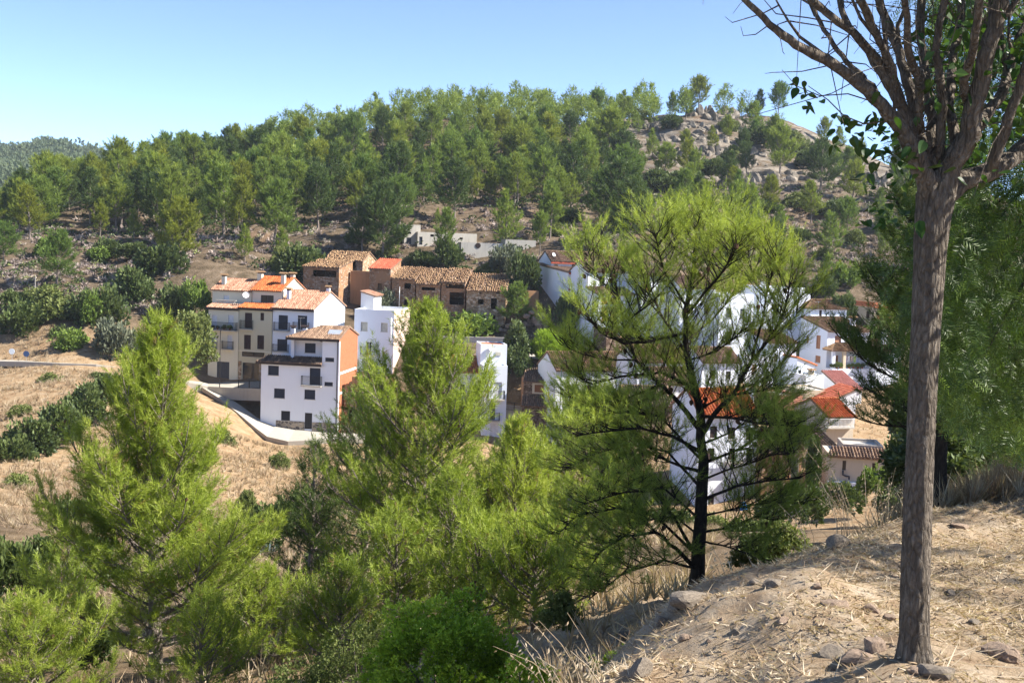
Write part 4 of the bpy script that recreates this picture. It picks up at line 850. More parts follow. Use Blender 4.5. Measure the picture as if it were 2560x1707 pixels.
H, b, w, h = simple('shed with deep red curved roof tucked behind the dark pine boughs', 2078, 1030, 117, 10, 2140, 1003, 4, WHITE2, ('left', 1.2), TILE_RED, [], name='shed', cat='shed', group='sheds between the houses')
H, b, w, h = simple('grey-beige gabled house with bright orange roof and white balcony', 2063, 1125, 106, 16, 2135, 1042, 6.0, BEIGE, ('gable', 1.2, .5, .3), TILE_ORANGE, [(2075, 1045, 2098, 1065, 'F', 'glass', WPAINT), (2112, 1100, 2124, 1115)])
b.balcony('F', (2062, 1045, 2128, 1066), .6, WPAINT)
simple('low ochre annex under mossy tiles beneath the gabled house', 2035, 1200, 99, 10, 2098, 1125, 4.5, TAN, ('front', 1.1, .3), TILE_DARK, [])
H, b, w, h = simple('beige rendered cottage with cracked wall, tile-edged roof and bent stovepipe', 2069, 1230, 93, -8, 2222, 1142, 5, BEIGE, ('cap',), None, [(2106, 1151, 2115, 1175, 'F', 'glass', SHUT_BROWN), (2180, 1157, 2190, 1186, 'F', 'glass', SHUT_BROWN)], below=-3)
roof_slab(H.e, [(-.25, -.35, h - .02), (w + .2, -.35, h - .02), (w + .2, 1.5, h + .5), (.3, 1.5, h + .5)], TILE_BROWN, seed=41, name='apron_roof')
x0 = H.F(2107, 1125, 1.5)[0]; c = Block(H, x0, w - .2, 1.5, 5, h - .5, H.F(2150, 1112, 1.5)[1]); c.build(GREYR, ('flat', .2), name='parapet_wall')
pp = H.loc(2107, 1178); pipe(H, [(pp.x, -.08, pp.z + .1), (pp.x, -.12, pp.z - .25), (pp.x + .25, -.15, pp.z - .35), (pp.x + .5, -.15, pp.z - .35), (pp.x + .5, -.15, pp.z - .6)], SHUT_DARK, .07, 'stovepipe')
m = MB(); zl = H.F(2100, 1202)[1]; m.box(-.1, -.5, zl - .5, 2.6, -.003, zl); m.build('ledge', WHITE, H.e)
# ------------------------------------------------------------------ plants
def tmpl_brush(seed, n, shoot, ln, wd, a0=25, a1=60):
    """n needles (one thin triangle each) round a shoot along +Z"""
    r = np.random.default_rng(seed); V = np.zeros((n, 3, 3))
    for i in range(n):
        s = shoot * (i + 0.5) / n; az = i * 2.39996 + r.uniform(-.3, .3); an = R(r.uniform(a0, a1)) * (1.15 - 0.6 * i / n); L = ln * r.uniform(.75, 1.15)
        d = np.array([math.cos(az) * math.sin(an), math.sin(az) * math.sin(an), math.cos(an)]); side = np.cross(d, r.normal(size=3)); side /= np.linalg.norm(side) + 1e-9
        b = np.array([0, 0, s]); V[i, 0] = b - side * wd / 2; V[i, 1] = b + side * wd / 2; V[i, 2] = b + d * L
    return V
def scatter_mesh(name, P, D, S, T, tmpls, seed=0, k=3, tjit=0.12):
    """copies of small templates at P along D: the foliage of one plant, as one mesh"""
    r = np.random.default_rng(seed); P = np.asarray(P, float); D = np.asarray(D, float); S = np.asarray(S, float); T = np.asarray(T, float)
    D = D / (np.linalg.norm(D, axis=1, keepdims=True) + 1e-9); a = np.cross(D, r.normal(size=D.shape)); a /= np.linalg.norm(a, axis=1, keepdims=True) + 1e-9; b = np.cross(D, a)
    Vs, Ts = [], []; which = r.integers(0, len(tmpls), len(P))
    for t, tm in enumerate(tmpls):
        m = which == t; q = tm.reshape(-1, 3); n = m.sum()
        if n == 0: continue
        V = P[m][:, None] + S[m][:, None, None] * (q[None, :, 0:1] * a[m][:, None] + q[None, :, 1:2] * b[m][:, None] + q[None, :, 2:3] * D[m][:, None])
        Vs.append(V.reshape(-1, 3)); nf = len(q) // k; Ts.append((T[m][:, None] + r.uniform(-tjit, tjit, (n, nf))).ravel())
    V = np.concatenate(Vs); return np_mesh(name, V, k, np.arange(len(V)), np.clip(np.concatenate(Ts), 0, 1))
def env_cone(t): return (1 - t) ** 0.75 * min(1, 0.62 + t * 2.2)
def env_egg(t): return math.sin(math.pi * (0.16 + 0.84 * t) ** 0.75) ** 0.7 if t < 1 else 0.1
def env_flat(t): return (0.35 + 0.65 * math.sin(math.pi * min(1, t * .95 + .08))) if t < .95 else .45
def pine_parts(seed, H, cb, Rm, nb, sec=.17, plume=.1, env=env_cone, up=(2, 58), lean=(0, 0), thick=1.0, tip=28, fol_from=.3, tlo=.3, side=None, psc=1.0, twig=True):
    rg = random.Random(seed); tr = MB(); P, D, S, T = [], [], [], []; up_v = Vector((0, 0, 1))
    wob = [Vector((0, 0, 0))]
    for i in range(1, 11): wob.append(wob[-1] + Vector((rg.uniform(-1, 1), rg.uniform(-1, 1), 0)) * H * .008)
    def trunk(t): 
        f = t * 10; i = min(9, int(f)); return wob[i].lerp(wob[i + 1], f - i) + Vector((lean[0] * t ** 1.3, lean[1] * t ** 1.3, H * t))
    r0 = H * .019 * thick; tr.tube([trunk(i / 12) for i in range(13)], [r0 * (1.25 if i == 0 else 1.0) * (1 - .93 * i / 12) + .012 for i in range(13)], 8)
    cones = []
    for i in range(nb):
        t = ((i + .5) / nb) ** .85; tz = (cb + (H - cb) * t * .97) / H; base = trunk(tz); az = i * 2.39996 + rg.uniform(-.45, .45)
        L = Rm * env(t) * rg.uniform(.42, 1.22) + .12
        if side: L *= 1 + side[1] * math.cos(az - side[0])
        e0 = R(up[0] + (up[1] - up[0]) * t + rg.uniform(-9, 9)); pts = [base]; cur = base.copy(); n = 6; da = rg.uniform(-.25, .25); dirs = []
        for k in range(n):
            e = e0 + R(tip) * ((k + 1) / n) ** 1.5; a = az + da * k / n + rg.uniform(-.12, .12); d = Vector((math.cos(a) * math.cos(e), math.sin(a) * math.cos(e), math.sin(e))); cur = cur + d * (L / n); pts.append(cur.copy()); dirs.append(d)
        rb = (.007 + .011 * L) * thick; tr.tube(pts, [rb * (1 - .85 * k / n) + .003 for k in range(n + 1)], 5, cap=False)
        ns = max(2, int(L * (1 - .15) / sec)); tt = .35 + .65 * rg.random()
        for j in range(ns):
            s = .18 + .82 * (j + rg.random()) / ns; f = min(n - .001, s * n); k = int(f); p = pts[k].lerp(pts[k + 1], f - k); d = dirs[k]
            hor = d.cross(up_v); hor = hor.normalized() if hor.length > .05 else Vector((1, 0, 0)); sgn = 1 if j % 2 else -1
            sd = (d * rg.uniform(.5, 1.0) + hor * sgn * rg.uniform(.45, 1.0) + up_v * rg.uniform(-.05, .5)).normalized(); l = L * (.16 + .34 * (1 - s)) * rg.uniform(.6, 1.2) + .06
            if s > .93: sd = (d + up_v * .3).normalized()
            q = p + sd * l * .6 + up_v * l * .06; e_ = p + sd * l + up_v * l * .22
            if twig: tr.tube([p, q, e_], [rb * .32 + .003, rb * .2 + .002, .002], 3, cap=False)
            m = max(1, int(l / plume + .5))
            for c in range(m + 1):
                g = .25 + .75 * (c + rg.random() * .6) / (m + .3)
                if s * .9 + g * .25 < fol_from: continue
                pp = p + (e_ - p) * min(1, g) ; P.append(tuple(pp + Vector((rg.gauss(0, .02), rg.gauss(0, .02), rg.gauss(0, .02))))); dd = sd * .8 + up_v * rg.uniform(.0, .9) + Vector((rg.gauss(0, .5), rg.gauss(0, .5), rg.gauss(0, .3))); D.append(tuple(dd)); S.append(rg.uniform(.75, 1.2) * psc)
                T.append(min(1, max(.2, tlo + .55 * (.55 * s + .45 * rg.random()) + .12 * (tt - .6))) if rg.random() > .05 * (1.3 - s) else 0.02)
            if rg.random() < .02: cones.append(e_)
    for k in range(7):
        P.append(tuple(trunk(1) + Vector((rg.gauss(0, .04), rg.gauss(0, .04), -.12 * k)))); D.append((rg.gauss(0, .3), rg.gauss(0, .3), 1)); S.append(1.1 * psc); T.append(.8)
    return tr, P, D, S, T, cones
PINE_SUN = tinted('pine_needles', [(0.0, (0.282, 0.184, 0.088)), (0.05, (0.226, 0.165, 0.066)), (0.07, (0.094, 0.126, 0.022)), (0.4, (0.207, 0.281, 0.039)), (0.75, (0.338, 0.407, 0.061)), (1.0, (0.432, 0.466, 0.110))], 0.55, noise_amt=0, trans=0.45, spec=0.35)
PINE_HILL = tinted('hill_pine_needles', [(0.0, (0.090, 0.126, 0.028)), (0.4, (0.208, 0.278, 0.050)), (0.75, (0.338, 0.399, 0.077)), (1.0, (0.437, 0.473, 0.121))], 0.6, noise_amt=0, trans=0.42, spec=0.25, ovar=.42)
PINE_MID = tinted('fine_pine_needles', [(0.0, (0.317, 0.184, 0.070)), (0.05, (0.264, 0.172, 0.060)), (0.07, (0.092, 0.127, 0.025)), (0.45, (0.198, 0.265, 0.045)), (1.0, (0.409, 0.483, 0.090))], 0.55, noise_amt=0, trans=0.42, spec=0.3)
PINE_DARK = tinted('dark_pine_needles', [(0.0, (0.035, 0.065, 0.018)), (0.5, (0.085, 0.13, 0.03)), (1.0, (0.17, 0.22, 0.05))], 0.55, noise_amt=0, trans=0.3, spec=0.3)  # darker needles; on the boughs behind the trunk they carry painted shade
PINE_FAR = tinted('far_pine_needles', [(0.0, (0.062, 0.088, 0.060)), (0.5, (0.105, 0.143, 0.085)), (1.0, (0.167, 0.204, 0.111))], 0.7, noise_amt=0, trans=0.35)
BARK_GREY = barkm('grey_pine_bark', (0.12, 0.095, 0.08), (0.3, 0.25, 0.215), (0.46, 0.41, 0.36), 14, .012)
BARK_DARK = barkm('dark_pine_bark', (0.02, 0.016, 0.013), (0.05, 0.04, 0.032), (0.1, 0.08, 0.065), 14, .015)
BARK_MUL = barkm('furrowed_bark', (0.075, 0.06, 0.046), (0.27, 0.225, 0.178), (0.5, 0.445, 0.375), 24, .028)
CONE = plain('pine_cone', (0.1, 0.055, 0.03), .8)
LEAF_BRIGHT = tinted('bright_shrub_leaf', [(0.0, (0.1, 0.15, 0.016)), (0.5, (0.27, 0.4, 0.03)), (1.0, (0.44, 0.57, 0.06))], 0.45, noise_amt=0, trans=.35, spec=.35)
LEAF_DARK = tinted('dark_shrub_leaf', [(0.0, (0.03, 0.05, 0.016)), (0.5, (0.07, 0.105, 0.03)), (1.0, (0.15, 0.19, 0.06))], 0.5, noise_amt=0, trans=.25, spec=.35)
LEAF_MID = tinted('olive_shrub_leaf', [(0.0, (0.05, 0.07, 0.02)), (0.5, (0.13, 0.165, 0.045)), (1.0, (0.24, 0.27, 0.09))], 0.6, noise_amt=0, trans=.3)
LEAF_GREY = tinted('grey_green_leaf', [(0.0, (0.06, 0.07, 0.05)), (0.5, (0.13, 0.15, 0.1)), (1.0, (0.22, 0.24, 0.16))], 0.7, noise_amt=0, trans=.2)
SCRUB = tinted('dry_scrub_twigs', [(0.0, (0.2, 0.16, 0.145)), (0.5, (0.36, 0.295, 0.27)), (0.78, (0.46, 0.39, 0.35)), (0.85, (0.3, 0.31, 0.13)), (1.0, (0.2, 0.25, 0.08))], 0.95, noise_amt=0, trans=.15)
STRAW = tinted('dry_straw', [(0.0, (0.217, 0.146, 0.097)), (0.5, (0.408, 0.311, 0.207)), (1.0, (0.586, 0.504, 0.393))], 0.7, noise_amt=0, trans=.3)
LEAF_GREEN = tinted('green_shrub_leaf', [(0.0, (0.045, 0.08, 0.014)), (0.5, (0.12, 0.19, 0.03)), (1.0, (0.22, 0.3, 0.06))], 0.5, noise_amt=0, trans=.3, spec=.3)
def leaf_t(w=.45, cup=.12):      # one leaf: two quads folded on the midrib, length 1 along +Z
    q = [(0, 0, 0), (w, cup, .45), (0, 0, 1), (0, 0, 1), (-w, cup, .45), (0, 0, 0)]; return np.array(q, float).reshape(2, 3, 3)
def sprig(seed, n=7, w=.4, spread=.9):
    r = np.random.default_rng(seed); out = []
    for i in range(n):
        d = np.array([r.normal() * spread, r.normal() * spread, 1.0]); d /= np.linalg.norm(d); s = np.cross(d, r.normal(size=3)); s /= np.linalg.norm(s); L = r.uniform(.7, 1.2); b = np.array([0, 0, r.uniform(0, .8)])
        out += [[b, b + d * L * .5 + s * w * L * .5, b + d * L], [b, b + d * L, b + d * L * .5 - s * w * L * .5]]
    return np.array(out)
def bush_points(seed, Rx, Rz, ncl, per, rc):
    """points and outward directions on leafy clumps filling a dome"""
    r = np.random.default_rng(seed); P, D, T = [], [], []
    for i in range(ncl):
        u = r.normal(size=3); u /= np.linalg.norm(u); u[2] = abs(u[2]); k = r.uniform(.45, 1.0) ** .5; c = u * np.array([Rx, Rx, Rz]) * k * .82 + np.array([0, 0, Rz * .12]); cr_ = rc * r.uniform(.6, 1.3); ct = r.uniform(-.15, .15)
        v = r.normal(size=(per, 3)); v /= np.linalg.norm(v, axis=1, keepdims=True); v[:, 2] = v[:, 2] * .8 + .25; q = c + v * cr_ * r.uniform(.55, 1.05, (per, 1)); m = q[:, 2] > 0.02
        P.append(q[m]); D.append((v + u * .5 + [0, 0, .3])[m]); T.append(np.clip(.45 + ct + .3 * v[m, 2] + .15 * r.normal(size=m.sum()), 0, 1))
    return np.concatenate(P), np.concatenate(D), np.concatenate(T)
def plant(name, label, cat, group, loc, parts, rz=0, sc=1.0, kind=None):
    e = empty(name, loc, rz); tag(e, label, cat, group); e.scale = (sc, sc, sc)
    for (pn, me) in parts: link(pn, me, None, e)
    return e
def with_mat(me, m): me.materials.append(m); return me
random.seed(2)
# ---- prototypes of the hill pines
TB = [tmpl_brush(s, 12, .75, .42, .085, 22, 58) for s in range(4)]
HP = []; HPTS = []
for i, (Hh, cb, Rm, nb, env, up) in enumerate([(9, 1.3, 2.5, 40, env_egg, (12, 66)), (10, 1.7, 2.4, 40, env_egg, (10, 66)), (8, .8, 2.4, 38, env_cone, (8, 66)), (9.5, 2.6, 2.6, 34, env_flat, (12, 66)), (7, .6, 2.1, 34, env_cone, (8, 68)), (10, 1.5, 2.8, 42, env_egg, (4, 60)), (8.5, 2.2, 2.7, 34, env_flat, (10, 68)), (6, .4, 1.7, 28, env_cone, (10, 70))]):
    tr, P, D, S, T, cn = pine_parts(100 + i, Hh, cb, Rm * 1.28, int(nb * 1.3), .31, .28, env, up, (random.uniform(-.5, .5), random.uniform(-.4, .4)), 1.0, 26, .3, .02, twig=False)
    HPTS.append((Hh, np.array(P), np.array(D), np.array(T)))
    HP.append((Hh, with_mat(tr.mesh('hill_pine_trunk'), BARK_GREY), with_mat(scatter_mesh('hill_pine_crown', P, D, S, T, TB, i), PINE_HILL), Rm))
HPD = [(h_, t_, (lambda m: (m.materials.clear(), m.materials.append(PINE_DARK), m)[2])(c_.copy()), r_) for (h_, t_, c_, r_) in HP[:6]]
NH = [0]
def hill_pine(p, h, proto, label, group='pines on the wooded hill', rz=None, dark=False, wide=1.0):
    Hh, tm, cm, rm = (HPD if dark else HP)[proto % (6 if dark else 8)]; s = h / Hh
    e = empty('pine_tree', (p[0], p[1], p[2] - .15), random.uniform(0, 6.28) if rz is None else rz); e.scale = (s * wide, s * wide, s); tag(e, label, 'pine', group)
    link('trunk', tm, None, e); link('crown', cm, None, e); NH[0] += 1; return e
taken = []
def free(x, y, d):
    return all((x - a) ** 2 + (y - b) ** 2 > d * d for a, b in taken)
# trees one can single out: base pixel, top pixel row, prototype, label
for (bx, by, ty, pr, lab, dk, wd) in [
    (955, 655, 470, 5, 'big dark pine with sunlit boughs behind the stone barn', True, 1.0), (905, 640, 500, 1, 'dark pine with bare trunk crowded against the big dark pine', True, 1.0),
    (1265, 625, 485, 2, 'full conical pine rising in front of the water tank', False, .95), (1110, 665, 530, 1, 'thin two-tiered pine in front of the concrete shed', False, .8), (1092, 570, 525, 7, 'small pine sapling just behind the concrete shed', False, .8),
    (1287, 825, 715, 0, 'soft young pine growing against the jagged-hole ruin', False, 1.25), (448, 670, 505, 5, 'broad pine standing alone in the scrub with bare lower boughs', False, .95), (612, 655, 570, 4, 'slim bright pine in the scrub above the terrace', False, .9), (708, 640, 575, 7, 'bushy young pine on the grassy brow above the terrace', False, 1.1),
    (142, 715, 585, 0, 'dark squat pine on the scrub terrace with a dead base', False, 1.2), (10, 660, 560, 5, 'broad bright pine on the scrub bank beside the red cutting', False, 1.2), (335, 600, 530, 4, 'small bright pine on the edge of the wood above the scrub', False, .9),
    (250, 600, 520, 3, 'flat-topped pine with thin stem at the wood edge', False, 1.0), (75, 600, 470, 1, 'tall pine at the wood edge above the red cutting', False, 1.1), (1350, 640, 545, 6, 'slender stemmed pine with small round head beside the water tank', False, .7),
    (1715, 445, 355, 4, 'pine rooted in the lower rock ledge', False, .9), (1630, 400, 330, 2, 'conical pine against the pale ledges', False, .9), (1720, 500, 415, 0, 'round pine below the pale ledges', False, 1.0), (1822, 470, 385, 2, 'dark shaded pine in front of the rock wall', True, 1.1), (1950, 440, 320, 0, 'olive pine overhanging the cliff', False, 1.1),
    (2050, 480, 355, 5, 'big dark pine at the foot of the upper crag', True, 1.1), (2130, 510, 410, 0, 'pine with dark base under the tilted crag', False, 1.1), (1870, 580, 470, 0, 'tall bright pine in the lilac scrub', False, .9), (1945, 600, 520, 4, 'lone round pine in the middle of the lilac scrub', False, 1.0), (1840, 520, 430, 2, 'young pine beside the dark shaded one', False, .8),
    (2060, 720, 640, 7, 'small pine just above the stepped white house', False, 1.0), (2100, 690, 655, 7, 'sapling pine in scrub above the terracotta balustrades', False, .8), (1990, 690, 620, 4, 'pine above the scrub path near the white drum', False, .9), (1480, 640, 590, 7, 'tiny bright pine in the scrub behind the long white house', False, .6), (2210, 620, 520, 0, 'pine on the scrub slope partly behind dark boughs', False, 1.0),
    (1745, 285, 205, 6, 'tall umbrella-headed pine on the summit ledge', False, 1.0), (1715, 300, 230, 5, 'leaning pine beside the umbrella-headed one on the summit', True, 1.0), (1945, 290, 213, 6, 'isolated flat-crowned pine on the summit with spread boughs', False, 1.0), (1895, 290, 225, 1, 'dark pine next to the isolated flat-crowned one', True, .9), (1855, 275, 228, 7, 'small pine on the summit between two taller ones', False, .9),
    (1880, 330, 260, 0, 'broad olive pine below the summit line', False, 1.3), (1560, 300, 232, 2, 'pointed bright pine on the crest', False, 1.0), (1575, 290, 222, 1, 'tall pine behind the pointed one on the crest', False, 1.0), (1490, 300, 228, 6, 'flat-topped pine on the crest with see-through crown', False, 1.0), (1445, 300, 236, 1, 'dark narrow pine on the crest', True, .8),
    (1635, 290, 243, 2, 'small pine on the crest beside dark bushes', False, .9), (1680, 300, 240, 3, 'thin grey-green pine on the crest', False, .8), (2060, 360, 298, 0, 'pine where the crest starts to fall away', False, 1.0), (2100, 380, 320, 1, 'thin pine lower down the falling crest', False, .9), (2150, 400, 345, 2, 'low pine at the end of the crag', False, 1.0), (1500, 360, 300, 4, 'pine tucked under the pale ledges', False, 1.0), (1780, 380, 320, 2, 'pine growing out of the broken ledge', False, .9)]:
    g = ground_hit(bx, by)
    if g is None: g = pt(bx, by, 300.0); g[2] = g1(g[0], g[1])
    h = (by - ty) / F_PX * g[1]; h = max(2.2, min(13, h)); taken.append((g[0], g[1])); hill_pine(g, h, pr, lab, dark=dk, wide=wd)
# the wood: look-alike pines
rs = random.Random(77)
def wood_density(px, py, y):
    if px < -60 or px > 2300: return 0
    edge = np.interp(px, [-60, 200, 430, 700, 800, 950, 1080, 1250, 1320, 1450, 1520, 1600], [590, 590, 600, 570, 575, 545, 515, 510, 545, 545, 500, 380])
    if 1380 < px < 1530 and py < 420: return .45
    if px < 1530: return 1.0 if py < edge else (0.05 if py < edge + 60 else 0)
    if px < 1640: return .2 if py < 330 else .05
    return .03 if py < 470 else .02
tries = 0
random.seed(5)
LAB = {0: 'green pine in the dense wood covering the hill', 1: 'tall-stemmed pine in the wood covering the hill', 2: 'pointed pine in the wood covering the hill', 3: 'flat-headed pine in the wood covering the hill', 4: 'small pointed pine filling the wood on the hill', 5: 'broad-crowned pine in the wood covering the hill', 6: 'open flat-headed pine in the wood covering the hill', 7: 'young bushy pine filling the wood on the hill'}
nw = 0
while nw < 250 and tries < 14000:
    tries += 1; y = 174 + 100 * rs.random() ** 1.15; x = rs.uniform(-.5, .42) * y
    z = g1(x, y); px, py = proj((x, y, z)); dn = wood_density(px, py, y)
    if rs.random() > dn or not free(x, y, 4.6 + 1.4 * rs.random()): continue
    if gz0(np.array([x]), np.array([y + 14]))[0] < z - 3.5 and y > 300: continue
    if any(gz0(np.array([x * (y - q_) / y]), np.array([y - q_]))[0] / (y - q_) > z / y + .004 for q_ in (10, 22)): continue
    pr = rs.choice([0, 0, 1, 1, 2, 3, 3, 5, 5, 6, 7, 4]); dk = rs.random() < .2
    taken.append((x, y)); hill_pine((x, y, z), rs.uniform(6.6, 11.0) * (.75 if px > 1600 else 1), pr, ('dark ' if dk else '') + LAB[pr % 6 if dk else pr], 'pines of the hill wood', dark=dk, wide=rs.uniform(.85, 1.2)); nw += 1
# the remotest trees of the crest, beyond counting
PF, DF, SF, TF = [], [], [], []; rf_ = np.random.default_rng(17); nf_ = 0; tries = 0
while nf_ < 170 and tries < 9000:
    tries += 1; y = rs.uniform(266, 338); x = rs.uniform(-.36, .2) * y; z = g1(x, y); px, py = proj((x, y, z))
    if rs.random() > wood_density(px, py, y) or not free(x, y, 4.2): continue
    if any(gz0(np.array([x * (y - q_) / y]), np.array([y - q_]))[0] / (y - q_) > z / y + .004 for q_ in (10, 22)): continue
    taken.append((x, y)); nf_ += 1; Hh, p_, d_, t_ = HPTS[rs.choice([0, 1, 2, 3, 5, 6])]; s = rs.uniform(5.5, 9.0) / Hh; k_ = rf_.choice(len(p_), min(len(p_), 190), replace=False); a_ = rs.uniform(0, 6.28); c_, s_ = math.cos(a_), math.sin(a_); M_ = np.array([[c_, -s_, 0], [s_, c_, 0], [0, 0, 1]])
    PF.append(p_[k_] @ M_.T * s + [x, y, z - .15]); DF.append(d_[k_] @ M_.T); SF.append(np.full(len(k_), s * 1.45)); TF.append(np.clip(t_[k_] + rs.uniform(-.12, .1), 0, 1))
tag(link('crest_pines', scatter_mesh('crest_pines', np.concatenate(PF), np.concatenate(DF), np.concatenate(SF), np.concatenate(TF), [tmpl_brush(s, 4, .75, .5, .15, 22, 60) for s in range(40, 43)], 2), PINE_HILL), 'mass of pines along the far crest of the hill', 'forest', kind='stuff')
# a dead grey pine on the brow
tr_, *_r = pine_parts(990, 8.0, 1.2, 2.6, 40, .3, .3, env_egg, (15, 60), (.3, 0), 1.0, 26)
g = ground_hit(1352, 345); e = empty('dead_pine', tuple(g)); tag(e, 'bare grey dead pine on the brow of the wood', 'dead tree', 'pines on the wooded hill'); link('trunk', with_mat(tr_.mesh('dead_pine_trunk'), plain('dead_wood', (.3, .27, .25), .9)), None, e)
# low undergrowth between the trunks and dry scrub on the open slopes
SCB = [with_mat(scatter_mesh('scrub', *((lambda r: (np.stack([r.normal(0, .16, 70), r.normal(0, .16, 70), np.abs(r.normal(0, .05, 70))], 1), np.stack([r.normal(0, .8, 70), r.normal(0, .8, 70), r.uniform(.25, 1, 70)], 1), r.uniform(.6, 1.1, 70), np.clip(r.normal(.5, .2, 70), 0, 1)))(np.random.default_rng(s))), [tmpl_brush(9, 4, .3, .38, .12, 15, 70)], s), SCRUB) for s in range(5)]
BSH = []
for i, (m_, n_, per) in enumerate([(LEAF_DARK, 16, 70), (LEAF_MID, 16, 70), (LEAF_GREEN, 14, 70), (LEAF_GREY, 14, 60), (LEAF_DARK, 22, 60), (LEAF_MID, 12, 60), (LEAF_MID, 34, 60), (LEAF_DARK, 34, 60)]):
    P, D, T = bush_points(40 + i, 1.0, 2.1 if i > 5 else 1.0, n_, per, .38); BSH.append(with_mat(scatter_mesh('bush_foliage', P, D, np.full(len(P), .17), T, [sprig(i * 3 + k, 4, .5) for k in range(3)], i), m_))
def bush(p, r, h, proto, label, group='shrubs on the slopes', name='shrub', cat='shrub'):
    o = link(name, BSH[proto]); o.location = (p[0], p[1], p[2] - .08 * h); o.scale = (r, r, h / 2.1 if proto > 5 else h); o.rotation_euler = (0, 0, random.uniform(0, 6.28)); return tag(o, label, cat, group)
ns = 0; tries = 0; rs = random.Random(9); far_scrub = []
def scrub_ok(px, py):
    if not (-20 < px < 2350) or not (440 < py < 830): return 0
    if px > 1500: return 1.0 if py > 450 else .2
    if px > 1330: return .9 if py > 545 else .1
    if px > 700: return .5 if py > 520 else .15
    return .95 if 575 < py < 800 else .25
while tries < 7500:
    tries += 1; y = rs.uniform(150, 275); x = rs.uniform(-.47, .42) * y; z = g1(x, y); px, py = proj((x, y, z)); d = scrub_ok(px, py)
    if rs.random() > d or not free(x, y, 1.3): continue
    if 480 < px < 1300 and y < 168: continue
    if 1300 < px < 2300 and y < 169: continue
    r = rs.uniform(.5, 1.15)
    if ns < 270 and rs.random() < .35:
        o = link('dry_shrub', SCB[ns % 5]); o.location = (x, y, z - .05); o.scale = (r * 1.6, r * 1.6, r * 1.5); o.rotation_euler = (0, 0, rs.uniform(0, 6)); tag(o, 'round greyish-lilac dry shrub dotting the open slope', 'dry shrub', 'dry shrubs on the open slopes'); ns += 1
    else: far_scrub.append((x, y, z, r, rs.random()))
fs = np.array(far_scrub); r_ = np.random.default_rng(4); nper = 20
Pf = np.repeat(fs[:, :3], nper, 0) + np.stack([r_.normal(0, .2, len(fs) * nper), r_.normal(0, .2, len(fs) * nper), np.zeros(len(fs) * nper)], 1) * np.repeat(fs[:, 3:4], nper, 0)
Df = np.stack([r_.normal(0, .8, len(Pf)), r_.normal(0, .8, len(Pf)), r_.uniform(.2, 1, len(Pf))], 1)
tag(link('scrub_cover', scatter_mesh('scrub_cover', Pf, Df, np.repeat(fs[:, 3], nper) * r_.uniform(.6, 1.1, len(Pf)) * 1.6, np.clip(np.repeat(fs[:, 4] ** 1.5, nper) * .9 + r_.normal(0, .08, len(Pf)), 0, 1), [tmpl_brush(19, 3, .3, .4, .17, 20, 75)], 3), SCRUB), 'low greyish dry scrub covering the slope', 'scrub', kind='stuff')
# dark understorey of the wood
us = []
rs = random.Random(12)
while len(us) < 1500:
    y = rs.uniform(172, 320); x = rs.uniform(-.48, .3) * y; z = g1(x, y); px, py = proj((x, y, z))
    if wood_density(px, py, y) > .4 or rs.random() < .03: us.append((x, y, z, rs.uniform(.5, 1.6), rs.random()))
k_ = 0
while k_ < 520:
    y = rs.uniform(150, 270); x = rs.uniform(-.47, .42) * y; z = g1(x, y); px, py = proj((x, y, z))
    if rs.random() < scrub_ok(px, py) and not (480 < px < 1300 and y < 168) and not (1300 < px < 2300 and y < 169): us.append((x, y, z, rs.uniform(.3, .85), rs.random())); k_ += 1
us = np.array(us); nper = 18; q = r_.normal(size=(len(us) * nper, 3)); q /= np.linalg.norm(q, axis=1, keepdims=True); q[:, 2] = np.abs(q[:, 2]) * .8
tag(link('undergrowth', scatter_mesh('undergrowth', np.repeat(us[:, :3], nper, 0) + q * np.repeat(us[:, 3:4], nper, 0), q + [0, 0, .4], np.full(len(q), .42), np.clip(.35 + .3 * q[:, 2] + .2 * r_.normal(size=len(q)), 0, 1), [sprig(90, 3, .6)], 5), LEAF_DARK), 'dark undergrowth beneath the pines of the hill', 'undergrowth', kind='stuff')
# forest on the far mountain: one mass
r_ = np.random.default_rng(8); fx_, fy_ = [], []
Yf = r_.uniform(450, 915, 6500); Xf = r_.uniform(-.5, -.15, 6500) * Yf
Zf = mtn_z(Xf, Yf); hf = r_.uniform(6.5, 11.5, 6500); n_ = 7
q = r_.normal(size=(6500 * n_, 3)); q /= np.linalg.norm(q, axis=1, keepdims=True); hh = np.repeat(hf, n_)
Pm = np.stack([np.repeat(Xf, n_), np.repeat(Yf, n_), np.repeat(Zf, n_) + hh * .5], 1) + q * np.stack([hh * .26, hh * .26, hh * .36], 1)
tag(link('forest', scatter_mesh('forest', Pm, q * .6 + [0, 0, .5], hh * .17, np.clip(.45 + .3 * q[:, 2] + np.repeat(r_.normal(0, .16, 6500), n_), 0, 1), [tmpl_brush(s, 4, .6, 1.4, .85, 20, 75) for s in (70, 71)], 6), PINE_FAR), 'bluish green pine forest over the far mountain', 'forest', kind='stuff')
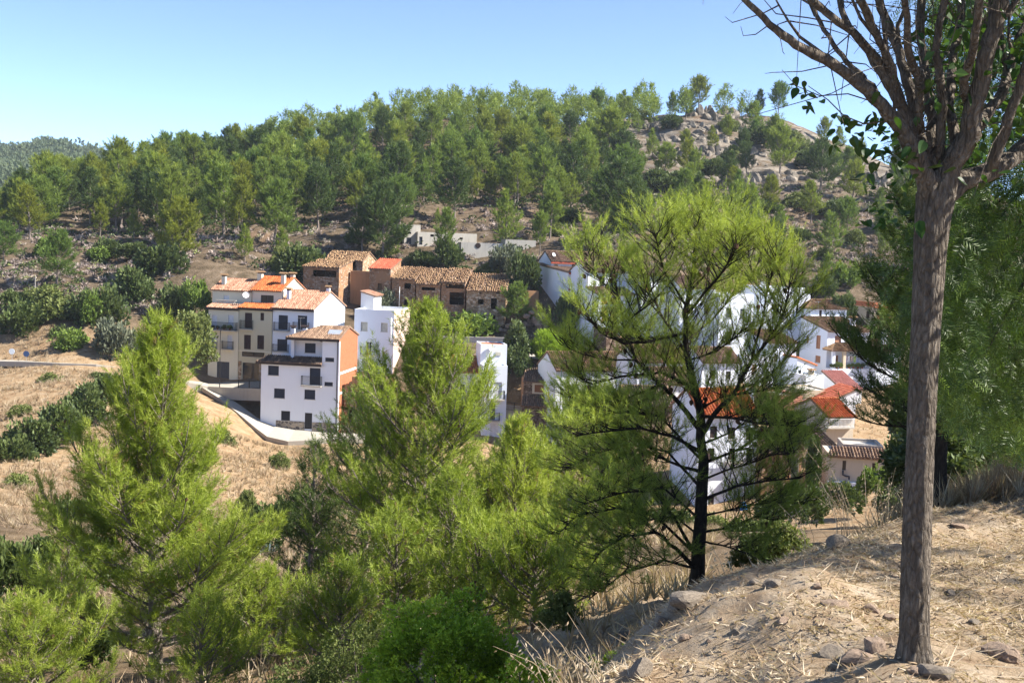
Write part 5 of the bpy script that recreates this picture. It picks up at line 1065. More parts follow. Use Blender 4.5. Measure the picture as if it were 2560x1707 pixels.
# ------------------------------------------------------------------ near trees
def near_pine(label, px, by, ty, Y, seed, Rm, cb, nb, mat, bark, needle=(30, .26, .085, .006), z=None, env=env_cone, sec=.17, plume=.1, up=(2, 58), lean=(0, 0), side=None, thick=1.0, group='young pines in the ravine', fol=.3, tlo=.3, rz=0, ncone=12, tip=28):
    b = pt(px, by, Y); zt = pt(px, ty, Y)[2]; zb = g1(b[0], b[1]) if z is None else z; H = zt - zb
    tr, P, D, S, T, cn = pine_parts(seed, H, cb * H, Rm, nb, sec, plume, env, up, lean, thick, tip, fol, tlo, side)
    e = empty('pine_tree', (b[0], b[1], zb - .1), rz); tag(e, label, 'pine', group)
    link('trunk', with_mat(tr.mesh('trunk', smooth=True), bark), None, e)
    tm = [tmpl_brush(seed * 7 + k, needle[0], needle[1] * .8, needle[2], needle[3], 28, 76) for k in range(5)]
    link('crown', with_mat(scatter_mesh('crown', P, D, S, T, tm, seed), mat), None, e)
    cm = MB(); cm.lathe([(.005, 0), (.024, .012), (.028, .035), (.018, .065), (.003, .08)], 7); cme = cm.mesh('pine_cone'); cme.materials.append(CONE)
    for c in cn[:ncone]: o = link('cone', cme, None, e); o.location = c + Vector((0, 0, -.05)); o.rotation_euler = (R(160), .3, 0)
    return e
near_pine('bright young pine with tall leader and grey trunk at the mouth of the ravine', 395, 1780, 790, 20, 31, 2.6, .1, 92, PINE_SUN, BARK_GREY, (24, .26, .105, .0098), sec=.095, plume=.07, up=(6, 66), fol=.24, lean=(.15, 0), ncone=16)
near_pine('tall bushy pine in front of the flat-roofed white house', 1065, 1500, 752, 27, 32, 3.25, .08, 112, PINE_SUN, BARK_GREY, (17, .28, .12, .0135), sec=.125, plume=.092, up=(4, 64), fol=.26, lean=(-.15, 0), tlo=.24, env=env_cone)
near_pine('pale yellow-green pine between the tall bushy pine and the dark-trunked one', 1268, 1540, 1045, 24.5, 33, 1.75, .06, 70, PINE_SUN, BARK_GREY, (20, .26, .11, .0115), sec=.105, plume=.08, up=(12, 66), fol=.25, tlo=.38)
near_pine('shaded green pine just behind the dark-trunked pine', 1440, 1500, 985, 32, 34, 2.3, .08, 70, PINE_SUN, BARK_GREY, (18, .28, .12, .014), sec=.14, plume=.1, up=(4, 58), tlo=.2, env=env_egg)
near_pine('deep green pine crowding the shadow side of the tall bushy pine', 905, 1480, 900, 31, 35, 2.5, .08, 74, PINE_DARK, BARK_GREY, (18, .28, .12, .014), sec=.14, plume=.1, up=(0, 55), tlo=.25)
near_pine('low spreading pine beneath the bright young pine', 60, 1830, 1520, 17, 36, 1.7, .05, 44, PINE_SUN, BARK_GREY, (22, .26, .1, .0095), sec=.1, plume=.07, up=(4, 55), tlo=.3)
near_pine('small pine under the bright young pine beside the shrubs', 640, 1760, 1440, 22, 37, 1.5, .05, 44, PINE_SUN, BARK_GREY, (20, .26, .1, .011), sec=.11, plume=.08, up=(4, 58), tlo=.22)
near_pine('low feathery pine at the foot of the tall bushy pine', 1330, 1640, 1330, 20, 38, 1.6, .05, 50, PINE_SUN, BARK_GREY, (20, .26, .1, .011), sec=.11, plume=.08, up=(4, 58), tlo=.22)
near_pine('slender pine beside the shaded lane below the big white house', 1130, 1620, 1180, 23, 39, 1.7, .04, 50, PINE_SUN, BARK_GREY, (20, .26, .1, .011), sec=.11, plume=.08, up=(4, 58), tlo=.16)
near_pine('shade-darkened pine boughs behind the furrowed trunk', 2350, 1230, 330, 15.5, 40, 1.7, .2, 96, PINE_DARK, BARK_DARK, (18, .24, .095, .0105), sec=.085, plume=.075, up=(-8, 45), tlo=.15, env=env_cone, group='pines on the shady bank')  # dark needle colour stands in for the shade on these boughs
for a in [('shadowed pine low between the bright pine and the tall bushy one', 775, 1600, 1100, 30, 41, 1.7, PINE_DARK, .2), ('soft pine filling the gap under the tall bushy pine', 985, 1660, 1270, 22, 42, 1.35, PINE_SUN, .2), ('soft pine under the pale yellow-green pine', 1195, 1670, 1310, 21, 43, 1.3, PINE_SUN, .25), ('low pine in front of the tall bushy pine beside the thin-leaved shrub', 850, 1720, 1420, 19, 44, 1.1, PINE_SUN, .15), ('green pine behind the pale one, reaching the lower lane', 1350, 1480, 1080, 30, 45, 1.6, PINE_SUN, .2)]:
    near_pine(*a[:7], .04, 46, a[7], BARK_GREY, (16, .27, .11, .0135), sec=.12, plume=.085, up=(4, 60), tlo=a[8], ncone=3)
near_pine('low pine in front of the bright young pine trunk', 500, 1790, 1500, 17.5, 46, 1.0, .04, 44, PINE_SUN, BARK_GREY, (18, .26, .1, .0105), sec=.11, plume=.08, up=(4, 60), tlo=.2, ncone=3)
near_pine('young pine on the shadow side of the bright young pine', 175, 1680, 1330, 24, 47, 1.4, .04, 46, PINE_SUN, BARK_GREY, (16, .27, .11, .012), sec=.12, plume=.085, up=(4, 60), tlo=.15, ncone=3)
g = (10.6, 16.1); hill_pine((*g, g1(*g)), 7.2, 5, 'large pine at the top of the bank, past the weeping tree', 'pines on the shady bank', dark=True, wide=1.1)
# the dark-trunked pine: forked, wide, partly bare inside
def forked_pine():
    b = pt(1738, 1482, 17.0); zb = g1(b[0], b[1]); e = empty('pine_tree', (b[0], b[1], zb - .08)); tag(e, 'wide forked pine with dark trunk and cones at the edge of the bank', 'pine', 'young pines in the ravine')
    def q(px, py, dy=0): return Vector(pt(px, py, 17.0 + dy)) - Vector((b[0], b[1], zb - .08))
    tr = MB(); rg = random.Random(5); P, D, S, T = [], [], [], []; up_v = Vector((0, 0, 1)); cones = []
    limbs = [([(1738, 1500), (1745, 1400), (1752, 1300), (1756, 1200), (1755, 1120), (1752, 1040), (1735, 960), (1715, 880), (1712, 780), (1732, 690), (1740, 610), (1738, 565)], .135, .018, 0.0),
             ([(1753, 1085), (1790, 1030), (1840, 975), (1880, 900), (1930, 840), (1960, 780), (1975, 700)], .075, .014, -.4), ([(1752, 1075), (1700, 1010), (1650, 960), (1590, 900), (1560, 820), (1545, 740), (1535, 670)], .07, .013, .3),
             ([(1880, 900), (1900, 820), (1915, 740), (1930, 680), (1940, 640)], .035, .01, -.4), ([(1715, 880), (1660, 800), (1625, 720), (1605, 660)], .04, .01, .5), ([(1712, 790), (1790, 700), (1825, 650), (1845, 610)], .04, .01, -.5),
             ([(1741, 1420), (1690, 1370), (1640, 1330), (1560, 1340), (1500, 1380), (1450, 1450)], .06, .012, -.3), ([(1745, 1400), (1690, 1300), (1640, 1230), (1590, 1190), (1530, 1180)], .05, .01, .2),
             ([(1755, 1250), (1840, 1215), (1930, 1200), (2000, 1195)], .045, .01, -.3), ([(1752, 1130), (1680, 1090), (1600, 1070), (1500, 1080), (1440, 1090)], .05, .01, -.5), ([(1755, 1180), (1690, 1160), (1620, 1130), (1540, 1150), (1480, 1200)], .045, .01, .6),
             ([(1756, 1160), (1830, 1130), (1900, 1090), (1960, 1085), (2010, 1090)], .04, .01, .4), ([(1752, 1040), (1830, 1045), (1900, 1060), (1990, 1065)], .04, .01, -.6), ([(1735, 970), (1650, 930), (1560, 940), (1480, 960), (1420, 930)], .045, .01, .1), ([(1755, 1330), (1820, 1320), (1890, 1290), (1940, 1300)], .035, .009, .3),
             ([(1712, 830), (1640, 850), (1560, 860), (1500, 830), (1460, 780)], .04, .01, -.4), ([(1650, 960), (1560, 1000), (1480, 1010), (1420, 990)], .035, .01, .4), ([(1545, 740), (1500, 700), (1480, 650), (1470, 630)], .025, .008, .3), ([(1735, 660), (1695, 620), (1680, 580)], .025, .008, .3), ([(1840, 975), (1910, 950), (1960, 900), (1990, 850)], .03, .008, .2),
             ([(1712, 760), (1660, 680), (1645, 620), (1635, 580)], .028, .008, -.3), ([(1735, 660), (1790, 610), (1800, 585), (1805, 560)], .025, .008, .3), ([(1715, 850), (1780, 800), (1830, 740), (1880, 690)], .03, .008, .5), ([(1560, 820), (1610, 760), (1640, 700)], .02, .007, -.2), ([(1915, 740), (1880, 680), (1870, 620)], .02, .007, -.2), ([(1590, 900), (1520, 900), (1440, 880), (1400, 860)], .025, .008, .1), ([(1930, 840), (1990, 790), (2000, 720)], .02, .007, .2), ([(1720, 900), (1790, 880), (1850, 830)], .025, .007, -.3),
             ([(1742, 1420), (1660, 1400), (1560, 1430), (1470, 1500)], .035, .009, -.7), ([(1745, 1390), (1640, 1290), (1540, 1270), (1440, 1290), (1390, 1340)], .04, .009, .1), ([(1750, 1300), (1660, 1220), (1560, 1230), (1460, 1260)], .035, .009, -.6), ([(1752, 1220), (1670, 1130), (1570, 1110), (1470, 1140), (1400, 1180)], .035, .009, .7), ([(1755, 1150), (1650, 1040), (1560, 1030), (1450, 1050)], .035, .009, -.2), ([(1750, 1350), (1830, 1370), (1900, 1400)], .03, .008, -.3), ([(1752, 1290), (1840, 1270), (1930, 1250), (2010, 1260)], .03, .008, .6), ([(1755, 1200), (1830, 1170), (1920, 1140), (1990, 1130)], .03, .008, -.7), ([(1753, 1110), (1830, 1080), (1900, 1020), (1960, 1010)], .03, .008, .5), ([(1740, 990), (1680, 920), (1610, 850), (1570, 780)], .03, .008, .6), ([(1748, 1020), (1810, 990), (1880, 980), (1950, 970)], .03, .008, -.2), ([(1748, 1340), (1690, 1290), (1620, 1300), (1540, 1350)], .03, .008, .5)]
    segs = []
    for li, (pl, r0, r1, dy) in enumerate(limbs):
        n = len(pl); pts = [q(x, y, dy * (i / (n - 1)) * (2.2 if li else 0) + (rg.uniform(-.04, .04) if li else 0)) for i, (x, y) in enumerate(pl)]
        fine = []
        for a, c in zip(pts, pts[1:]):
            for k in range(3): fine.append(a.lerp(c, k / 3) + Vector((rg.gauss(0, .008), rg.gauss(0, .008), rg.gauss(0, .008))) * (1 if k else 0))
        fine.append(pts[-1]); m = len(fine); rk = .9 if li == 0 else .72; tr.tube(fine, [rk * (r0 + (r1 - r0) * (i / (m - 1)) ** (.8 if li == 0 else .55)) for i in range(m)], 8, cap=False); segs.append((li, fine))
    for li, fine in segs:
        m = len(fine); L = sum((fine[i + 1] - fine[i]).length for i in range(m - 1)); nbr = int(L / (.054 if li else .065)); start = .45 if li == 0 else .22
        for j in range(nbr):
            s = start + (1 - start) * (j + rg.random()) / nbr; f = min(m - 1.001, s * (m - 1)); i = int(f); p = fine[i].lerp(fine[i + 1], f - i); d = (fine[i + 1] - fine[i]).normalized(); az = rg.uniform(0, 6.28)
            o = Vector((math.cos(az), math.sin(az), rg.uniform(-.15, .7))); sd = (o + d * .7).normalized(); l = rg.uniform(.25, .75) * (1.15 - .45 * s) * (.85 if li else 1.0); e1 = p + sd * l + up_v * l * .3; tr.tube([p, p + sd * l * .55 + up_v * l * .08, e1], [.009, .006, .003], 4, cap=False)
            for t in range(4):
                g = .35 + .65 * rg.random(); s0 = p.lerp(e1, g); sd2 = (sd + Vector((rg.gauss(0, .6), rg.gauss(0, .6), rg.uniform(0, .7)))).normalized(); l2 = rg.uniform(.12, .32); tr.tube([s0, s0 + sd2 * l2], [.004, .002], 3, cap=False)
                for c in range(2): P.append(tuple(s0 + sd2 * l2 * (.45 + .5 * c))); D.append(tuple(sd2 + up_v * rg.uniform(.1, .9) + Vector((rg.gauss(0, .3), rg.gauss(0, .3), 0)))); S.append(rg.uniform(.75, 1.15)); T.append(min(1, max(0, .4 + .45 * rg.random() + (.12 if s0.z > 2.6 else -.05))))  # tint paler high up, darker low: sunlit top and shaded boughs put into colour
            if rg.random() < .1: cones.append(p + sd * l * .5)
    link('trunk', with_mat(tr.mesh('trunk', smooth=True), BARK_DARK), None, e); link('crown', with_mat(scatter_mesh('crown', P, D, S, T, [tmpl_brush(300 + k, 18, .17, .085, .0068, 28, 76) for k in range(4)], 5), PINE_MID), None, e)
    cm = MB(); cm.lathe([(.005, 0), (.028, .015), (.033, .04), (.02, .075), (.003, .09)], 7); cme = cm.mesh('pine_cone'); cme.materials.append(CONE)
    for c in cones[:60]: o = link('cone', cme, None, e); o.location = c + Vector((0, 0, -.04)); o.rotation_euler = (R(160), rg.uniform(-.5, .5), 0)
forked_pine()
# round stone pine by the road and other singled-out plants of the village
P, D, T = bush_points(71, 3.0, 3.3, 60, 120, .8); g = pt(1375, 912, 146); zz = g[2]
e = empty('pine_tree', tuple(g)); tag(e, 'dense ball-shaped green pine beside the parked car', 'pine', 'trees among the houses'); tk = MB(); tk.tube([(0, 0, -1), (0, 0, 1.4)], [.16, .12], 8); tk.build('trunk', BARK_GREY, e)
link('crown', with_mat(scatter_mesh('crown', P + [0, 0, .6], D + [0, 0, .8], np.full(len(P), .9), T, [tmpl_brush(80 + k, 9, .3, .32, .06, 15, 50) for k in range(3)], 3), LEAF_BRIGHT), None, e)
def bush_px(px, by, wpx, hpx, proto, label, Y=None, group='shrubs on the slopes', name='shrub', cat='shrub'):
    g = ground_hit(px, by) if Y is None else pt(px, by, Y)
    if g is None: return
    k = g[1] / F_PX; return bush(g, wpx * .5 * k, hpx * k, proto, label, group, name, cat)
for a in [(680, 1360, 105, 100, 0, 'rounded dark evergreen bush above the agave', 58), (420, 1120, 80, 55, 0, 'dark bush on the dry slope behind the bright young pine crown', 108), (560, 1120, 60, 40, 1, 'olive bush on the dry slope below the lane', 118), (700, 1170, 60, 35, 5, 'pale olive bush in the golden grass under the white house', 112), (130, 960, 60, 22, 1, 'low olive bush in the golden grass of the bank', 128), (60, 1040, 70, 25, 5, 'pale scrubby bush on the stony bank', 112), (250, 950, 50, 18, 0, 'small dark bush on the upper golden bank', 130), (760, 1340, 90, 100, 4, 'dark evergreen bush behind the rounded one', 60), (610, 1300, 60, 60, 1, 'olive bush between the bright young pine and the rounded bush', 64),
          (1180, 845, 130, 55, 2, 'bright green creeper sprawling over the retaining wall', 157.2), (1100, 820, 60, 40, 0, 'dark shrub growing from the foot of the slit-loft ruin', 158), (960, 790, 55, 60, 3, 'grey-green fig growing before the red-roofed ruin', 163.0),
          (1290, 935, 75, 125, 7, 'dark fig tree between the narrow tower and the brown stone house', 144), (1420, 820, 70, 75, 0, 'dark carob beside the shaded white flank', 156), (1310, 715, 70, 75, 0, 'dark bush beside the water tank path', 164), (1265, 680, 75, 65, 3, 'grey-green bush below the water tank', 171), (1120, 670, 70, 60, 0, 'dark thicket under the thin two-tiered pine', 176), (1060, 660, 60, 30, 0, 'dark low bush beside the thicket', 175),
          (755, 690, 110, 70, 0, 'big dark carob above the terrace chimneys', 170), (700, 680, 60, 50, 1, 'olive bush beside the big carob', 170), (1560, 600, 75, 60, 2, 'bright dense bush alone on the lilac scrub', 190), (2060, 735, 60, 45, 0, 'dark bush above the upper white house', 167), (2110, 720, 70, 55, 2, 'green bush on the slope below the crag', 170), (2160, 705, 60, 40, 2, 'bright bush between the scrub and the terracotta house', 173), (2105, 800, 60, 60, 0, 'dark bush beside the upper white terrace', 155), (2180, 850, 70, 30, 2, 'green vine on the roof behind the laundry terrace', 152),
          (480, 900, 100, 130, 6, 'red-flecked olive tree at the corner of the cream house', 139), (440, 790, 80, 70, 0, 'dark shrub beside the end of the terrace', 152), (490, 780, 70, 70, 2, 'green shrub against the cream house', 151), (240, 830, 130, 100, 0, 'large dark carob on the terraces above the road', 148), (330, 760, 100, 75, 4, 'dark tree beside the agaves on the terrace', 156), (130, 790, 110, 60, 1, 'olive bush above the golden bank', 148), (60, 830, 110, 70, 0, 'dark bush beside the round road sign', 146), (180, 880, 90, 50, 2, 'bright low bush on the road edge', 141), (290, 890, 100, 85, 3, 'grey-green shrub overhanging the road', 140), (90, 770, 70, 40, 1, 'fig espalier along the terrace fence', 151), (40, 770, 80, 40, 0, 'fig tree with short trunk on the terrace', 151), (150, 870, 60, 50, 0, 'small dark bush near the blue sign', 144), (225, 800, 60, 60, 2, 'bright bush before the large carob', 146), (400, 690, 120, 70, 0, 'dark thicket under the lone broad pine', 164), (250, 650, 60, 30, 2, 'green shrub on the scrub terrace', 180), (330, 640, 70, 30, 0, 'dark shrub in the shaded scrub gully', 178), (270, 640, 55, 40, 0, 'deep green mastic in the middle of the dry scrub', 181), (115, 640, 60, 40, 2, 'green bush by the red cutting', 180),
          (2180, 1240, 75, 65, 2, 'fresh light-green almond bush below the beige cottage', 84), (2240, 1245, 60, 60, 1, 'olive bush beside the almond bush', 80), (2100, 1270, 110, 60, 0, 'dark shrubs at the foot of the beige cottage', 76), (2010, 1290, 120, 70, 0, 'dark thicket below the cypress', 70), (1960, 1300, 120, 60, 4, 'dark thicket under the palm', 68), (2250, 1290, 120, 70, 4, 'shaded shrub behind the furrowed trunk', 50), (2330, 1230, 230, 190, 7, 'tall dark thicket between the furrowed trunk and the weeping tree', 27), (2450, 1215, 240, 200, 7, 'tall dark thicket behind the dry grass under the weeping tree', 29), (2550, 1200, 220, 210, 4, 'dark thicket at the top of the bank under the weeping tree', 30), (2270, 1210, 130, 120, 0, 'dark bush just past the furrowed trunk, above the lip of the bank', 34), (2400, 1120, 200, 130, 0, 'dark shrub on the slope beyond the weeping tree', 60), (2300, 1100, 160, 110, 4, 'dark shrub on the slope behind the beige cottage', 78), (2480, 1010, 200, 110, 0, 'dark shrub high on the slope beyond the weeping tree', 95), (1560, 700, 60, 40, 0, 'dark bush behind the long white house', 180),
          (20, 1180, 120, 80, 0, 'dark mastic bush at the ravine head', 96), (80, 1140, 120, 80, 4, 'dark mastic on the ravine lip beside the golden bank', 98), (150, 1090, 110, 75, 0, 'dark mastic climbing the ravine lip', 101), (210, 1050, 100, 75, 4, 'upper dark mastic of the ravine lip', 105), (270, 1010, 90, 65, 0, 'topmost dark mastic of the ravine lip', 110), (330, 990, 80, 60, 4, 'dark bush behind the bright young pine', 113), (30, 1260, 100, 60, 1, 'olive bush in the ravine', 84), (30, 1480, 130, 120, 0, 'dark leafy bush above the low spreading pine', 34), (100, 1420, 90, 70, 4, 'dark bush in the shaded gully', 44), (1460, 1330, 90, 80, 1, 'olive bush behind the forked pine', 45), (1900, 1420, 130, 70, 4, 'shaded green bush at the edge of the bank', 26), (1970, 1380, 110, 60, 1, 'low green shrub at the edge of the bank beside the oat grass', 22), (1350, 1260, 90, 90, 4, 'dark bush in the ravine behind the pale pine', 56), (820, 1480, 130, 90, 4, 'dark bush in the deep shade by the small pine', 38), (780, 1440, 90, 60, 1, 'olive bush beside the dry slope', 46),
          (1560, 1345, 120, 70, 4, 'dark bush below the grey stone barn', 60), (1680, 1335, 110, 60, 0, 'dark bush at the foot of the big white house wall', 72), (1800, 1345, 120, 45, 1, 'olive bush in the dry field below the big white house', 60), (1880, 1370, 120, 70, 0, 'dark bush in the hollow beneath the palm thicket', 48), (1500, 1420, 120, 60, 1, 'olive bush on the dry patch beside the forked pine', 36), (560, 1430, 110, 80, 4, 'dark bush behind the small pine', 44), (480, 1340, 110, 70, 1, 'olive bush glimpsed through the bright young pine', 60), (230, 1450, 120, 90, 4, 'dark bush behind the bright young pine trunk', 36), (180, 1330, 110, 80, 0, 'dark mastic in the ravine below the golden bank', 66), (1000, 1400, 130, 90, 4, 'dark bush in the shade of the tall bushy pine', 44), (1180, 1440, 130, 90, 0, 'dark bush between the tall bushy pine and the pale one', 40), (1400, 1560, 100, 70, 1, 'olive shrub below the low feathery pine', 17), (560, 1620, 110, 80, 4, 'dark shrub between the bright pine and the small pine', 24), (240, 1650, 110, 80, 0, 'dark shrub at the foot of the bright young pine', 22)]:
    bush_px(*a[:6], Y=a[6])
for k, (px, py, w_, h_) in enumerate([(1040, 665, 50, 26), (1215, 690, 60, 25), (1160, 700, 50, 25), (890, 610, 60, 25), (980, 640, 70, 25), (1420, 560, 60, 30), (1380, 590, 50, 25), (1650, 480, 90, 45), (1700, 470, 70, 40), (1590, 420, 80, 35), (1780, 440, 70, 40), (1840, 410, 70, 35), (1560, 370, 70, 30), (1530, 330, 60, 30), (1820, 330, 60, 30), (1900, 360, 80, 40), (1990, 380, 70, 40), (2020, 420, 70, 35), (1680, 320, 50, 30), (1600, 310, 60, 30), (1900, 530, 80, 30), (2000, 520, 80, 30), (2080, 540, 70, 30), (1760, 560, 60, 30), (2140, 610, 60, 30), (2000, 600, 50, 25), (1750, 620, 60, 30), (1820, 650, 60, 30), (1920, 660, 60, 30), (2060, 650, 50, 25)]):
    g = ground_hit(px, py)
    if g is not None: kk = g[1] / F_PX; bush(g, w_ * .5 * kk, h_ * kk, [0, 1, 4, 0, 5][k % 5], ['dark juniper bush on the rocky slope', 'olive bush on the rocky slope', 'dark dense bush on the rocky slope', 'dark juniper bush on the rocky slope', 'pale olive bush on the rocky slope'][k % 5], 'bushes between the rocks and scrub')
# bright mastic bush below the bank
def leafy(label, px, by, Y, Rx, Rz, ncl, per, rc, leaf, mat, seed, n=6, name='shrub', group='shrubs below the bank'):
    g = pt(px, by, Y); z = g1(g[0], g[1]); P, D, T = bush_points(seed, Rx, Rz, ncl, per, rc); e = empty(name, (g[0], g[1], z - .1)); tag(e, label, 'shrub', group); st = MB(); rg = random.Random(seed)
    for i in range(26):
        c = P[rg.randrange(len(P))]; st.tube([(rg.gauss(0, .06), rg.gauss(0, .06), -.1), (c[0] * .5, c[1] * .5, c[2] * .6), tuple(c)], [.016, .01, .004], 4, cap=False)
    st.build('stem', BARK_GREY, e); link('foliage', with_mat(scatter_mesh('foliage', P, D, np.full(len(P), leaf), T, [sprig(seed + k, n, .5) for k in range(4)], seed, tjit=.2), mat), None, e); return e
leafy('vivid green mastic bush spreading below the bank', 1105, 1760, 11.5, 1.0, 1.5, 130, 85, .17, .034, LEAF_BRIGHT, 501)
leafy('vivid green lower bush nestled beside the stony edge', 1310, 1770, 10.3, .42, .75, 34, 80, .13, .03, LEAF_BRIGHT, 502)
leafy('yellowish thin-leaved shrub behind the vivid bush', 900, 1700, 13.5, .75, 1.35, 60, 60, .22, .03, LEAF_MID, 503, 5)
leafy('small fresh shrub on the slope under the edge boulder', 1560, 1560, 11.8, .35, .45, 24, 60, .12, .028, LEAF_BRIGHT, 504, 5)
leafy('dull green shrub low in the ravine shade', 760, 1790, 13.5, .8, .9, 60, 60, .2, .03, LEAF_MID, 505, 5)
# palm and cypress
g = pt(1985, 1215, 80); e = empty('palm_tree', tuple(g)); tag(e, 'shaggy palm with skirt of dead fronds below the salmon house', 'palm', 'trees among the houses'); ztop = pt(1985, 1085, 80)[2] - g[2]
tk = MB(); tk.tube([(0, 0, -1), (0, 0, ztop * .5), (0, 0, ztop)], [.3, .26, .28], 10); tk.build('trunk', BARK_GREY, e)
def fronds(n, dead, seed):
    r = random.Random(seed); V, I, T = [], [], []
    for i in range(n):
        az = i * 2.4 + r.uniform(-.2, .2); el = R(r.uniform(-85, -55)) if dead else R(r.uniform(-30, 75)); L = r.uniform(1.2, 1.8)
        for k in range(22):
            s = .25 + .75 * k / 22; e_ = el - (.0 if dead else .9) * s * s; c = Vector((math.cos(az) * math.cos(e_), math.sin(az) * math.cos(e_), math.sin(e_))) * L * s + Vector((0, 0, ztop))
            hor = Vector((-math.sin(az), math.cos(az), 0))
            for sg in (-1, 1):
                tip_ = c + (hor * sg * .8 + Vector((math.cos(az), math.sin(az), -.35)) * .5) * .5 * math.sin(math.pi * min(.95, s)); w2 = Vector((0, 0, .035)); b0 = len(V); V += [tuple(c + w2), tuple(c - w2), tuple(tip_)]; T.append(r.uniform(.2, .8))
    return np_mesh('fronds', np.array(V), 3, np.arange(len(V)), T)
link('crown', with_mat(fronds(34, False, 3), LEAF_DARK), None, e); link('dead_fronds', with_mat(fronds(40, True, 4), STRAW), None, e)
g = pt(2031, 1225, 82); e = empty('cypress_tree', tuple(g)); tag(e, 'dark narrow cypress beside the palm', 'cypress', 'trees among the houses'); h_ = pt(2031, 1094, 82)[2] - g[2]; r_ = np.random.default_rng(3); n_ = 1500; t_ = r_.uniform(0, 1, n_); az = r_.uniform(0, 6.28, n_); rr = .48 * np.sin(np.pi * np.clip(.12 + .88 * t_, 0, 1)) ** .6 * r_.uniform(.7, 1.05, n_)
P = np.stack([np.cos(az) * rr, np.sin(az) * rr, t_ * h_], 1); link('crown', with_mat(scatter_mesh('crown', P, np.stack([np.cos(az) * .4, np.sin(az) * .4, np.ones(n_)], 1), np.full(n_, .5), np.clip(r_.normal(.4, .2, n_), 0, 1), [tmpl_brush(5, 8, .3, .4, .1, 10, 40)], 2), LEAF_DARK), None, e); tk = MB(); tk.tube([(0, 0, -.5), (0, 0, h_ * .8)], [.12, .03], 6); tk.build('trunk', BARK_DARK, e)
# agaves
AG = plain('agave_leaf', (0.2, 0.27, 0.27), .5, .2)
def agave(px, py, Y, s, label):
    g = pt(px, py, Y); e = empty('agave', tuple(g)); tag(e, label, 'agave', 'agaves on the terraces'); r = random.Random(int(px))
    mb = MB(); L = s; mb.poly([(0, 0, 0), (.09 * L, .03, .35 * L), (0, -.02, .3 * L)]); mb.poly([(0, 0, 0), (0, -.02, .3 * L), (-.09 * L, .03, .35 * L)]); mb.poly([(.09 * L, .03, .35 * L), (0, .08, L), (0, -.02, .3 * L)]); mb.poly([(0, -.02, .3 * L), (0, .08, L), (-.09 * L, .03, .35 * L)]); me = mb.mesh('agave_leaf'); me.materials.append(AG)
    for i in range(22): o = link('leaf', me, None, e); o.rotation_euler = (R(r.uniform(15, 75)), 0, i * 2.4)
agave(665, 1395, 57, .95, 'blue-grey agave beside the rounded dark bush'); agave(275, 775, 153, 1.5, 'pale agave on the terrace below the dark tree'); agave(400, 780, 152, 1.5, 'agave at the end of the terrace by the stone post'); agave(665, 700, 168, 1.3, 'agave on the scrub between carob and ruins')
